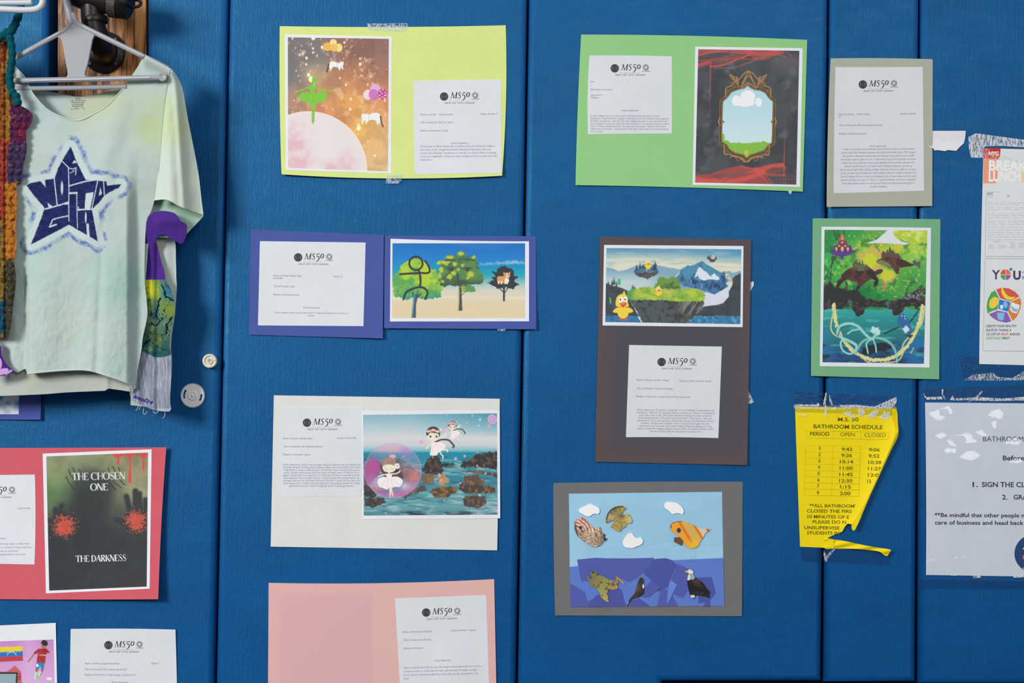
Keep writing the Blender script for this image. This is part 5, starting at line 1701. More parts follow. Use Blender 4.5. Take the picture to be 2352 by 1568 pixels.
    for x, y in ((776, 352), (732, 444), (866, 425), (846, 480), (1020, 800)):
        a.poly([(x - 7, y - 12), (x + 7, y - 16), (x + 5, y + 14), (x - 8, y + 14)], GRN, a=.8)
    duck(440, 1075, 1.0)
    duck(946, 858, .4)
    duck(798, 480, .38)
    a.ell(1922, 640, 26, 34, (236, 210, 110))
    a.ell(1924, 642, 12, 16, (214, 90, 60))
    a.ell(1914, 630, 8, 10, (240, 240, 238))
    a.ell(1950, 672, 30, 20, (170, 206, 200), rough=8)


dc = [(1377.8, 543.7), (1725.4, 550), (1715.9, 1068), (1367, 1060)]


def dtint(a):
    e = np.minimum(np.minimum((a.X - 1367) / 60, (1722 - a.X) / 60), np.minimum((a.Y - 545) / 50, (1066 - a.Y) / 60))
    a.mix((98, 78, 74), np.clip(.75 - e, 0, .8) * np.clip(a.noise(90, 6) * 1.8, 0, 1))


lf = curl(dc, b=0.0015, r=0.003, wav=0.0007, k=4)
r = mount('tall charcoal card with a floating island print above a typed sheet', dc, (80, 77, 86), lf, tint=dtint, res=90, group=GM)
print_sheet(r, [(1387.5, 562.3), (1707.7, 564.7), (1705.7, 751), (1384, 747.2)], [(1392.8, 569.3), (1702.8, 572.3), (1700.5, 744.2), (1390.2, 739.2)], lf, L1, art_ducks, CD)
statement(r, [(1445, 792), (1658, 795.7), (1650, 1005.7), (1437.7, 1003.7)], {'b': (0, -1)}, (1534.6, 835.8), 0.6, lf, L1,
          [(1461, 874, 'Name of Artist: London Vargas', 75), (1559.7, 876.3, 'Grade of Artist: Seventh Grade', 73.5), (1461.8, 893.5, 'Title of Artwork: The Everwatching', 82), (1460, 912, 'Medium of Artwork: I used Canva for this art project', 126)],
          (1461, 942.5, 6.1, 181, 'C', ['Artist Statement: My project is beautiful. It is wonderful. It encapsulates the', 'meaning to "observe" by using the figures we know as "Ducks" as something', 'more than just a duck. The ducks represent having no peace to be free', 'from being watched. The ducks are everywhere. They are us. They are', 'everywhere. If you are walking in the street and you see that duck, do not', 'hesitate. Escape. Just midnight. This art project has taught me that', 'sometimes you can make the cutest looking things horrifying just using', 'ducks. I really like making collages because they are simple to make, while', 'you can still give lots of meaning and purpose to it.']))
PAPERB = paper('torn_paper_white', (222, 222, 226))
mb = MB()
mb.cut([(1722, 648), (1731, 646), (1731, 655), (1724, 668), (1721, 668)], flatlift(0.0004), 0, PAPERB, 1)
mb.build('tape_strip', r)
mb = MB()
mb.cut([(1717, 897), (1721, 900), (1731, 922), (1726, 926), (1717, 928)], flatlift(0.0004), 0, CRAZE_GLARE, 1)
mb.build('tape_strip', r)

# ---- grey card: cut-paper collage
CK = (1260, 1090, 4.611)
kc = [(1270.8, 1109), (1706, 1106), (1704, 1414.7), (1274.7, 1413)]
lf = curl(kc, b=0.001, wav=0.0006)
r = mount('grey card with a cut-paper collage of fish, birds and clouds', kc, (112, 111, 111), lf, {'t': (0, -1.5), 'l': (-1, 0)}, group=GM)


SKY_ = SEA_ = None


def piece(name, pts, lay, rgb=None, paint=None, smooth=0, res=1.6, label=None, thick=0.0002):
    p = from_crop(CK, pts)
    if smooth:
        p = spline(p, smooth, True)
    mb = MB()
    if paint:
        def pf(X, Y):
            a = Art(X, Y, CK, rgb)
            paint(a)
            return a.C
        mb.cut(p, lf, L1 + lay, PRINT, res, pf, thick)
    else:
        mb.cut(p, lf, L1 + lay, paper('craft_%d_%d_%d' % rgb, rgb, 0.85), 0.5, None, thick)
    o = mb.build(name, r if name in ('sky_paper', 'sea_paper') else (SEA_ or r) if name in ('sea_patch', 'frog_cutout', 'bird_cutout', 'eagle_cutout') else (SKY_ or r))
    if label:
        o['label'] = label
    return o


SKY, SKY2, PUR, PUR2, BLU = (154, 199, 226), (151, 196, 224), (77, 86, 160), (83, 93, 168), (94, 123, 200)
SKY_ = piece('sky_paper', [(215, 200), (1838, 180), (1850, 900), (1862, 1388), (230, 1400), (224, 970)], 0, SKY)
for i_, pts in enumerate(([(560, 290), (985, 322), (990, 565), (640, 600), (420, 560)], [(985, 320), (1270, 370), (1285, 700), (1000, 760)], [(1275, 385), (1606, 378), (1640, 250), (1834, 240), (1840, 740), (1300, 760)], [(400, 760), (1380, 780), (1560, 770), (1560, 890), (400, 900)])):
    piece('sky_patch', pts, 0.0002 + .00012 * i_, SKY2, thick=0.0001)
SEA_ = piece('sea_paper', [(224, 975), (1000, 900), (1310, 905), (1850, 880), (1862, 1388), (230, 1400)], 0.0007, BLU)
for i, pts in enumerate(([(302, 898), (500, 878), (620, 884), (900, 884), (1118, 878), (1100, 910), (1000, 1040), (930, 1100), (850, 1140), (780, 1102), (345, 1130)], [(1118, 892), (1240, 882), (1310, 905), (1366, 962), (1330, 1010), (1260, 1190), (1150, 1240), (1080, 1110), (1000, 1040)],
                         [(230, 1150), (385, 1238), (410, 1345), (500, 1290), (520, 1400), (232, 1398)], [(410, 1398), (500, 1280), (700, 1200), (770, 1210), (820, 1394)], [(1370, 940), (1505, 1010), (1480, 1210), (1420, 1306), (1300, 1250), (1270, 1180)], [(1540, 1090), (1724, 1082), (1768, 1250), (1706, 1330), (1704, 1350), (1586, 1356), (1590, 1200)],
                         [(1150, 1390), (1200, 1180), (1260, 1230), (1310, 1280), (1370, 1388)], [(860, 1390), (880, 1330), (960, 1310), (1070, 1388)], [(1000, 1300), (1070, 1290), (1190, 1190), (1100, 1110), (1010, 1200)], [(1660, 1352), (1706, 1340), (1706, 1392), (1640, 1392)])):
    piece('sea_patch', pts, 0.0009 + i * 0.00012, PUR if i % 2 else PUR2)
piece('sea_patch', [(1286, 1112), (1362, 1162), (1250, 1384), (1262, 1250)], 0.0022, (104, 134, 214))
CL = (240, 240, 240)
piece('cloud_cutout', [(318, 372), (350, 345), (400, 325), (436, 306), (480, 325), (530, 350), (542, 390), (520, 415), (480, 412), (420, 442), (350, 410), (325, 396)], 0.0026, CL, smooth=4)
piece('cloud_cutout', [(1228, 305), (1265, 284), (1300, 290), (1360, 300), (1410, 340), (1432, 380), (1416, 418), (1370, 405), (1310, 415), (1270, 376), (1230, 350)], 0.0026, CL, smooth=4)
piece('cloud_cutout', [(784, 710), (810, 660), (840, 625), (880, 618), (905, 650), (935, 672), (970, 662), (1000, 695), (985, 735), (930, 760), (890, 776), (820, 768), (790, 745)], 0.0026, CL, smooth=4)


def p_lion(a):
    a.blobs([(320, 520, 70, (206, 120, 96)), (480, 580, 80, (206, 130, 92)), (430, 690, 90, (196, 180, 160)), (530, 690, 60, (110, 96, 76)), (310, 620, 50, (120, 100, 86)), (340, 460, 40, (212, 90, 78))])
    d = np.sin(np.hypot(a.X - 250, a.Y - 640) / 5.2 + a.noise(60, 3) * 5)
    a.mix((236, 226, 206), np.clip(d * 2, 0, 1) * np.clip((620 - a.Y + (a.X - 300) * .2) / 60, .2, .9))
    n = vnoise((a.X + a.Y) / 26, (a.X - a.Y) / 8, 4, 3)
    a.mix((60, 50, 42), np.clip(n * 5 - 2.9, 0, .8))
    a.mix((224, 212, 186), np.clip(2.0 - n * 5, 0, .7))
    a.mix((34, 32, 32), np.clip((a.X - 560) / 30, 0, .8) * np.clip(a.noise(30, 5) * 4 - 1.2, 0, 1))
    a.ell(338, 558, 14, 18, (40, 36, 44), rough=5)
    a.mix((72, 52, 46), np.clip((310 - a.X + (a.Y - 600) * .2) / 16, 0, .7))


piece('fish_cutout', [(276, 520), (282, 485), (310, 460), (340, 448), (380, 462), (410, 495), (440, 530), (470, 556), (505, 560), (540, 548), (552, 572), (560, 610), (600, 630), (590, 662), (620, 676), (600, 700), (580, 705), (555, 742), (500, 765), (440, 750), (390, 720), (350, 680), (310, 650), (290, 610), (276, 570)], 0.0026, (200, 150, 120), p_lion, 2, label='red and white striped fish cutout')


def p_yel(a):
    a.blobs([(700, 400, 60, (150, 140, 100)), (690, 360, 30, (88, 86, 56)), (790, 345, 30, (206, 160, 60)), (650, 450, 30, (200, 180, 140)), (760, 500, 60, (176, 152, 84)), (850, 460, 40, (206, 192, 120)), (720, 570, 40, (180, 150, 80)), (610, 490, 16, (140, 80, 50)), (770, 440, 20, (80, 72, 44))])
    a.line([(615, 470), (640, 400), (700, 352), (800, 335)], 12, (60, 60, 44), sm=4)
    a.mix((90, 76, 36), np.clip(a.noise(18, 5, 3) * 5 - 2.9, 0, .5))


piece('fish_cutout', [(610, 512), (612, 440), (640, 385), (690, 345), (760, 326), (824, 348), (800, 375), (780, 400), (785, 432), (830, 405), (866, 440), (886, 495), (862, 515), (824, 516), (820, 545), (800, 560), (775, 572), (752, 605), (700, 580), (660, 548), (690, 510), (694, 486), (660, 490)], 0.0026, (170, 150, 90), p_yel, 2, label='brown and yellow fish cutout')


def p_but(a):
    a.C[:] = (236, 158, 46)
    u = (a.X - 1290) * .83 + (a.Y - 520) * -.5 + 150
    for c, w, q in ((300, 46, (206, 176, 92)), (240, 14, (214, 110, 40)), (354, 12, (216, 104, 40)), (400, 40, (206, 206, 186)), (448, 14, (206, 92, 40)), (500, 44, (200, 200, 180)), (560, 60, (190, 180, 130))):
        a.mix(q, np.clip((1 - np.abs(u - c + 8 * (a.noise(60, 4) - .5)) / w) * 2.4, 0, 1) * .92)
    a.mix((248, 188, 40), np.exp(-((a.X - 1540) ** 2 / 5000. + (a.Y - 740) ** 2 / 2500.)) * .9)
    a.ell(1380, 588, 22, 26, (50, 56, 72))
    a.line([(1296, 560), (1300, 520), (1350, 495), (1420, 490)], 10, (90, 66, 50), sm=4)


piece('fish_cutout', [(1290, 570), (1300, 520), (1345, 496), (1420, 490), (1490, 508), (1560, 545), (1620, 572), (1660, 575), (1716, 570), (1690, 600), (1660, 620), (1640, 660), (1610, 700), (1580, 755), (1540, 778), (1490, 775), (1450, 745), (1425, 700), (1380, 650), (1320, 605)], 0.0026, (236, 158, 46), p_but, 3, label='orange striped butterfly fish cutout')
piece('fin_cutout', [(1330, 662), (1390, 660), (1424, 690), (1412, 752), (1330, 710)], 0.0025, (122, 88, 62), lambda a: a.mix((90, 60, 44), a.noise(14, 3)), 0, label='small brown fin cutout')


def p_frog(a):
    a.blobs([(470, 1060, 60, (116, 128, 66)), (600, 1140, 60, (140, 150, 76)), (560, 1230, 50, (150, 156, 88)), (720, 1130, 50, (184, 146, 84)), (680, 1190, 50, (176, 140, 90)), (620, 1310, 40, (196, 160, 90)), (430, 1120, 30, (120, 124, 70)), (510, 1130, 36, (160, 110, 84))])
    a.mix((70, 66, 40), np.clip(a.noise(22, 3, 3) * 5 - 2.9, 0, .7))
    for x, y in ((640, 1155), (665, 1160), (690, 1165)):
        a.line([(x, y - 10), (x + 10, y + 10)], 8, (74, 56, 40))
    a.ell(475, 1036, 10, 8, (40, 40, 30))


piece('frog_cutout', [(406, 1068), (430, 1085), (450, 1110), (462, 1090), (440, 1040), (470, 1020), (500, 1030), (540, 1060), (590, 1082), (640, 1110), (690, 1130), (712, 1082), (745, 1090), (800, 1140), (800, 1162), (770, 1140), (735, 1110), (734, 1180), (715, 1216), (630, 1222), (626, 1280), (640, 1340), (610, 1340), (560, 1300), (540, 1250), (500, 1200), (470, 1180), (430, 1170), (440, 1140), (416, 1110)], 0.0028, (140, 145, 80), p_frog, 2, label='green leaping frog cutout')


def p_bird(a):
    a.C[:] = (44, 40, 44)
    a.blobs([(985, 1130, 40, (54, 48, 50)), (940, 1200, 30, (112, 92, 78)), (985, 1240, 40, (40, 38, 42)), (880, 1310, 40, (66, 52, 48)), (850, 1350, 30, (50, 42, 40))])
    a.ell(1004, 1180, 10, 24, (220, 220, 218))
    a.ell(1010, 1102, 8, 7, (190, 130, 96))
    a.line([(835, 1370), (846, 1345)], 6, (200, 200, 200))


piece('bird_cutout', [(830, 1390), (845, 1340), (880, 1290), (915, 1250), (930, 1190), (955, 1120), (972, 1088), (1000, 1092), (1018, 1100), (1004, 1120), (1008, 1150), (1014, 1200), (1012, 1250), (985, 1280), (940, 1300), (890, 1315), (862, 1350), (842, 1388)], 0.0028, (44, 40, 44), p_bird, 2, label='small dark bird cutout with white breast spot')


def p_eagle(a):
    a.C[:] = (24, 22, 26)
    a.mix((84, 62, 44), np.exp(-((a.X - 1570) ** 2 / 2600. + (a.Y - 1130) ** 2 / 1000.)) * .9)
    a.mix((60, 56, 60), np.clip(a.noise(26, 5, 3) * 5 - 3, 0, .8))
    a.poly([(1465, 1010), (1500, 1000), (1530, 1015), (1534, 1045), (1500, 1050), (1470, 1040)], (236, 234, 230))
    a.poly([(1440, 1020), (1480, 1010), (1484, 1034), (1450, 1036)], (232, 176, 80))
    a.poly([(1480, 1050), (1534, 1040), (1552, 1090), (1530, 1112), (1490, 1110)], (150, 166, 176), rough=10)
    a.ell(1484, 1090, 14, 30, (212, 222, 228), rough=8)
    a.ell(1524, 1286, 26, 16, (210, 212, 214), rough=8)
    a.ell(1506, 1016, 4, 4, (30, 26, 26))


piece('eagle_cutout', [(1440, 1030), (1462, 1006), (1500, 1000), (1530, 1014), (1536, 1060), (1570, 1100), (1620, 1130), (1660, 1180), (1680, 1210), (1714, 1240), (1700, 1270), (1706, 1305), (1670, 1290), (1600, 1280), (1560, 1276), (1545, 1306), (1510, 1302), (1490, 1240), (1476, 1180), (1468, 1110), (1472, 1060), (1462, 1036)], 0.0028, (24, 22, 26), p_eagle, 2, label='white-headed eagle cutout')

# ---- sage card with a long statement
sc_ = [(1907.8, 134), (2142.4, 136), (2141, 473), (1898.6, 475)]
lf = curl(sc_, l=0.004, b=0.003, wav=0.0007, k=4)
r = mount('sage grey card with a long typed sheet above the green turtles card', sc_, (170, 174, 158), lf, {'t': (0, -1.5), 'l': (-2, 0)}, group=GM)
statement(r, [(1919, 154), (2119.5, 153.5), (2122.5, 437.9), (1915, 443.8)], {'t': (0, .6), 'l': (-1, 0)}, (1996.9, 198.5), -0.4, lf, L1,
          [(1926, 264.5, 'Name of Artist:    Noah Lizette', 71), (1926, 270.5, '7C', 6), (2066.5, 263, 'Grade of Artist', 36), (1926.7, 289.5, 'Title of Artwork: demons turned to spirits', 99), (1925, 309, 'Medium of Artwork:canva', 64), (1997, 337.3, 'Artist Statement', 39.5)],
          (1929, 344.5, 7.85, 177, 'C', ['I made my project using shadows and mythical creatures from ancient', 'mythologies like floating temples and turtle and whale cities. This taught', 'me patience because positioning and resizing some pieces were really', 'annoying to get it right my art is inspired by one of my favorite tv shows', 'avatar the last airbender and avatar legend of korra where people can', 'control earth fire air and water with mythical creatures known as', 'spirits personally I like making collages because theres no right or wrong. I', 'came up with my art because I dont dream often so I made it based on a', 'dream reality Id love to live in and theres a lot of new avatar movies and', 'shows coming out soon. If I had to I would probably add more creatures', 'from the actual avatar im most proud that it turned out looking like it', 'couldnt redistan']))
# ---- green card: turtles carrying cities, dragon below
CT = (1840, 490, 4.02)


def art_turtles(a):
    a.blobs([(250, 200, 80, (22, 142, 62)), (450, 200, 90, (34, 156, 62)), (700, 190, 60, (92, 170, 66)), (260, 500, 90, (40, 176, 74)), (420, 450, 80, (96, 196, 56)), (560, 350, 70, (160, 200, 60)), (640, 430, 90, (196, 208, 40)), (820, 560, 70, (196, 202, 52)), (1000, 210, 90, (190, 214, 54)), (1100, 170, 50, (224, 226, 90)), (1020, 350, 90, (150, 208, 66)),
             (900, 420, 50, (120, 180, 70)), (1080, 560, 90, (70, 170, 66)), (920, 600, 90, (50, 160, 60)), (700, 720, 90, (30, 146, 62)), (560, 770, 60, (16, 110, 50)), (1050, 680, 80, (60, 150, 60)), (330, 620, 60, (60, 160, 70)), (230, 740, 60, (44, 54, 52))])
    a.mix((16, 100, 50), np.clip(a.noise(70, 3, 4) * 4 - 2.2, 0, .55) * (a.Y < 800))
    a.mix((214, 230, 90), np.clip(a.noise(26, 7, 3) * 5 - 3.2, 0, .6) * (a.Y < 700))
    a.poly([(598, 276), (700, 240), (760, 190), (806, 148), (872, 148), (850, 190), (880, 230), (940, 262), (1010, 276), (960, 290), (800, 276)], (218, 224, 230), soft=2)
    a.poly([(860, 160), (900, 156), (1170, 156), (1170, 262), (1100, 280), (980, 262), (900, 226), (862, 196)], (176, 206, 48), soft=2, rough=10, tex=.8, tcol=(226, 232, 120), tsc=40)
    PE = (214, 172, 92)
    a.poly([(670, 262), (690, 320), (740, 360), (700, 440), (760, 520), (900, 560), (840, 640), (780, 640), (700, 560), (560, 440), (520, 380), (620, 340), (655, 310)], PE, a=.7, soft=2, rough=14)
    a.ell(640, 430, 66, 70, (206, 216, 32), soft=3, rough=20)
    a.ell(800, 570, 60, 50, (206, 212, 40), soft=3, rough=20)
    a.ell(740, 285, 16, 16, (214, 196, 40))
    a.ell(890, 320, 36, 34, (210, 200, 40), rough=12)
    a.poly([(730, 620), (770, 640), (790, 690), (776, 720), (754, 690)], (190, 120, 80), a=.8, rough=10)
    # dark trees at left
    for p in ([(300, 150), (330, 250), (345, 150)], [(290, 390), (270, 600)], [(320, 390), (240, 560), (220, 610)], [(300, 390), (296, 470)], [(400, 150), (392, 210)]):
        a.line(p, 8, (40, 56, 44), a=.8)
    for x, y in ((318, 190), (350, 200), (290, 420), (316, 415), (235, 590), (268, 600)):
        a.ell(x, y, 16, 20, (50, 70, 50), a=.6, rough=14)
    a.poly([(205, 700), (270, 640), (330, 680), (410, 690), (500, 720), (560, 750), (600, 800), (600, 860), (205, 880)], (34, 40, 40), rough=30, soft=3)
    a.poly([(930, 800), (960, 750), (1050, 700), (1150, 650), (1150, 830), (940, 830)], (44, 56, 44), rough=34, soft=3, tex=.6, tcol=(90, 120, 70), tsc=20)
    for i in range(30):
        x, y = 940 + 200 * _tab[i, 3], 730 + 70 * _tab[i, 9]
        a.ell(x, y, 7, 9, (150, 140, 176), a=.7)
    for i in range(40):
        x, y = 700 + 440 * _tab[i, 13], 670 + 100 * _tab[i, 19]
        a.ell(x, y, 6, 5, (210, 206, 70), a=.7)
    # pagoda
    a.poly([(255, 352), (300, 330), (304, 296), (340, 290), (352, 250), (372, 215), (380, 196), (390, 215), (410, 250), (424, 290), (462, 296), (470, 330), (506, 352), (450, 386), (400, 396), (378, 428), (356, 396), (300, 386)], (84, 52, 140), rough=8)
    for y, w, c in ((350, 105, (92, 40, 110)), (318, 76, (122, 44, 66)), (280, 52, (146, 56, 52)), (248, 32, (190, 90, 50)), (222, 16, (224, 130, 60))):
        a.poly([(380 - w, y), (380 - w * .6, y - 26), (380 + w * .6, y - 26), (380 + w, y)], c)
    for x, q in ((380, 13), (326, 10), (432, 10)):
        a.ell(x, 328, q, q * 1.8, (240, 190, 90), soft=2)
    for x, y in ((380, 235), (380, 268), (352, 300), (408, 300)):
        a.ell(x, y, 10, 9, (246, 176, 80), soft=2)
    a.poly([(378, 428), (394, 470), (390, 540), (374, 470)], (150, 190, 60), a=.6)
    # turtles
    TD = (66, 36, 38)

    def shade(m):
        a.mix((112, 56, 56), m * np.clip(a.noise(40, 51, 3) * 4 - 2, 0, .7))
        a.mix((36, 24, 28), m * np.clip(a.noise(50, 57, 3) * 4 - 2, 0, .6))
    m = a.poly(spline([(366, 584), (400, 540), (440, 510), (520, 486), (600, 496), (660, 520), (694, 550), (690, 585), (640, 610), (600, 632), (540, 634), (480, 626), (420, 608)], 4, True), TD, rough=6)
    shade(m)
    m = a.ell(714, 540, 44, 22, (56, 56, 50), rot=-22)
    for p in ([(660, 580), (700, 588), (718, 620), (706, 660), (672, 684), (670, 640), (690, 620), (650, 604)], [(520, 616), (604, 624), (570, 660), (540, 690), (512, 732), (506, 700), (524, 660)], [(376, 586), (420, 610), (380, 640), (340, 690), (316, 696), (330, 640)], [(408, 620), (430, 650), (424, 710), (414, 680)]):
        shade(a.poly(p, (58, 32, 34), rough=6))
    a.poly([(470, 510), (474, 470), (496, 440), (506, 420), (520, 450), (540, 440), (552, 470), (570, 425), (576, 470), (610, 480), (650, 510), (600, 530), (500, 530)], (96, 70, 56), rough=12, tex=.9, tcol=(86, 120, 70), tsc=24)
    a.poly([(735, 396), (748, 360), (770, 345), (778, 372), (796, 330), (806, 350), (820, 300), (836, 345), (852, 338), (868, 366), (900, 376), (930, 412), (880, 430), (780, 420)], (112, 60, 58), rough=9, tex=1, tcol=(62, 92, 62), tsc=20)
    m = a.poly(spline([(694, 446), (716, 424), (750, 408), (810, 402), (880, 408), (940, 426), (1000, 456), (1044, 478), (980, 492), (920, 502), (900, 530), (896, 560), (866, 536), (850, 502), (800, 490), (740, 470)], 3, True), (84, 50, 48), rough=6)
    shade(m)
    a.poly([(694, 446), (740, 424), (800, 452), (840, 492), (780, 486), (730, 468)], (132, 140, 70), rough=8, a=.85)
    a.poly([(1030, 440), (1052, 428), (1070, 452), (1108, 434), (1098, 470), (1104, 514), (1070, 486), (1040, 474)], (84, 84, 90), rough=6)
    # water half
    w = np.clip((a.Y - 880 + 60 * (a.noise(120, 61, 3) - .5)) / 12, 0, 1)
    b = Art(a.PX, a.PY, CT)
    b.grad([(840, (80, 160, 140)), (900, (40, 164, 160)), (1000, (16, 140, 140)), (1120, (18, 124, 124)), (1200, (14, 104, 124)), (1300, (12, 84, 140)), (1390, (16, 60, 120))])
    b.mix((14, 120, 180), np.clip((330 - b.X) / 160, 0, 1) * np.clip((b.Y - 950) / 120, 0, 1) * .8)
    b.mix((14, 110, 180), np.clip((b.X - 860) / 200, 0, 1) * np.clip((b.Y - 1080) / 120, 0, 1) * .8)
    b.mix((22, 34, 44), np.clip(b.noise(150, 71, 4, .35) * 4 - 2.3 + (b.Y - 1240) / 220, 0, .9) * (b.Y > 1130))
    b.mix((90, 200, 200), np.clip(b.noise(160, 77, 3, .2) * 4 - 2.6, 0, .5))
    a.C = a.C * (1 - w[..., None]) + b.C * w[..., None]
    a.poly([(205, 830), (260, 800), (420, 796), (600, 800), (900, 802), (1150, 790), (1140, 850), (1060, 880), (1040, 860), (950, 850), (930, 910), (870, 950), (830, 880), (760, 850), (640, 868), (590, 856), (575, 910), (516, 950), (470, 880), (440, 850), (330, 850), (205, 900)], (34, 34, 36), rough=22, tex=.6, tcol=(96, 70, 76), tsc=26)
    for x in (455, 800):
        a.poly([(x - 26, 806), (x + 30, 806), (x + 10, 850), (x + 14, 915), (x - 16, 910), (x - 6, 850)], (60, 140, 130), a=.6, rough=10)
    a.line([(770, 1108), (900, 1050), (1000, 1000), (1060, 930), (1090, 880)], 16, (24, 60, 70), sm=4, rough=8)
    a.poly([(560, 1240), (700, 1200), (860, 1206), (800, 1260), (640, 1300), (560, 1296)], (20, 34, 44), rough=16)
    G1, G2 = (226, 216, 138), (206, 200, 130)
    a.line([(300, 840), (312, 930), (330, 1030), (370, 1120), (430, 1220), (520, 1296), (640, 1346), (780, 1350), (900, 1300), (990, 1210), (1060, 1090), (1100, 970), (1120, 850)], 30, G1, sm=5, rough=10)
    a.line([(300, 900), (275, 1040), (300, 1110), (380, 1160), (470, 1240)], 14, G2, sm=5)
    a.line([(1140, 860), (1120, 1000), (1080, 1060), (960, 1180), (930, 1250), (900, 1280)], 14, G2, sm=5)
    a.line([(470, 1240), (540, 1310), (640, 1380), (800, 1376), (900, 1356), (950, 1270)], 12, G2, sm=5)
    a.line([(520, 1260), (560, 1190), (640, 1150), (720, 1150), (800, 1180), (850, 1230), (880, 1300), (884, 1370)], 22, (140, 206, 180), sm=5, a=.8)
    AQ, AD = (150, 214, 206), (60, 150, 160)
    dr = [(500, 1280), (510, 1220), (450, 1180), (380, 1150), (340, 1110), (350, 1050), (400, 1022), (470, 1018), (530, 1046), (570, 1090), (610, 1130), (650, 1160), (690, 1120), (700, 1080)]
    a.line(dr, 34, AD, sm=6, a=.8)
    a.line(dr, 22, AQ, sm=6, rough=5)
    a.line([(340, 1130), (370, 1060), (440, 1036)], 10, (30, 110, 120), sm=4)
    a.line([(500, 1280), (440, 1296), (380, 1256), (366, 1190), (400, 1160)], 16, AQ, sm=5)
    for p in ([(640, 1160), (600, 1200), (618, 1290)], [(670, 1170), (690, 1230), (694, 1280)], [(530, 1070), (470, 1080), (430, 1110)]):
        a.line(p, 14, AQ)
    a.poly([(640, 1090), (660, 1040), (690, 1060), (716, 1046), (736, 1110), (700, 1130), (690, 1090), (664, 1120)], (184, 226, 224), rough=10)
    m = a.poly(spline([(892, 980), (910, 936), (946, 924), (976, 960), (1000, 1010), (1018, 1076), (1006, 1120), (970, 1096), (924, 1050), (898, 1020)], 4, True), (30, 100, 160), rough=5)
    a.ell(970, 1070, 34, 30, (210, 226, 236), rough=14, soft=3, rot=50)
    for x, y in ((930, 946), (956, 950), (962, 972)):
        a.ell(x, y, 6, 6, (220, 236, 240))
    a.poly([(940, 1126), (1000, 1116), (1036, 1130), (1010, 1156), (990, 1136)], (50, 60, 60), rough=8)
    a.line([(1040, 1240), (1012, 1290)], 8, G2)


tc_ = [(1866.6, 501.2), (2160, 503), (2157, 871), (1862.4, 863)]
lf = curl(tc_, b=0.003, bl=.002, wav=0.0007, k=4)


def ttint(a):
    for y, s, k in ((775, 30, .5), (700, 40, -.4), (600, 60, .3)):
        a.mix((98, 156, 112) if k > 0 else (132, 188, 146), np.exp(-((a.Y - y) / s) ** 2) * abs(k))


r = mount('green card with a print of turtles carrying cities over water', tc_, (116, 172, 130), lf, tint=None, group=GM)
print_sheet(r, [(1887, 520.6), (2138.5, 523), (2134.8, 843.7), (1883, 840.7)], [(1894, 527.3), (2129.8, 529.3), (2122, 835.3), (1889, 831.5)], lf, L1, art_turtles, CT, {'t': (0, -.5)})

# ---- red card: book cover print
CR = (0, 1000, 4.3556)


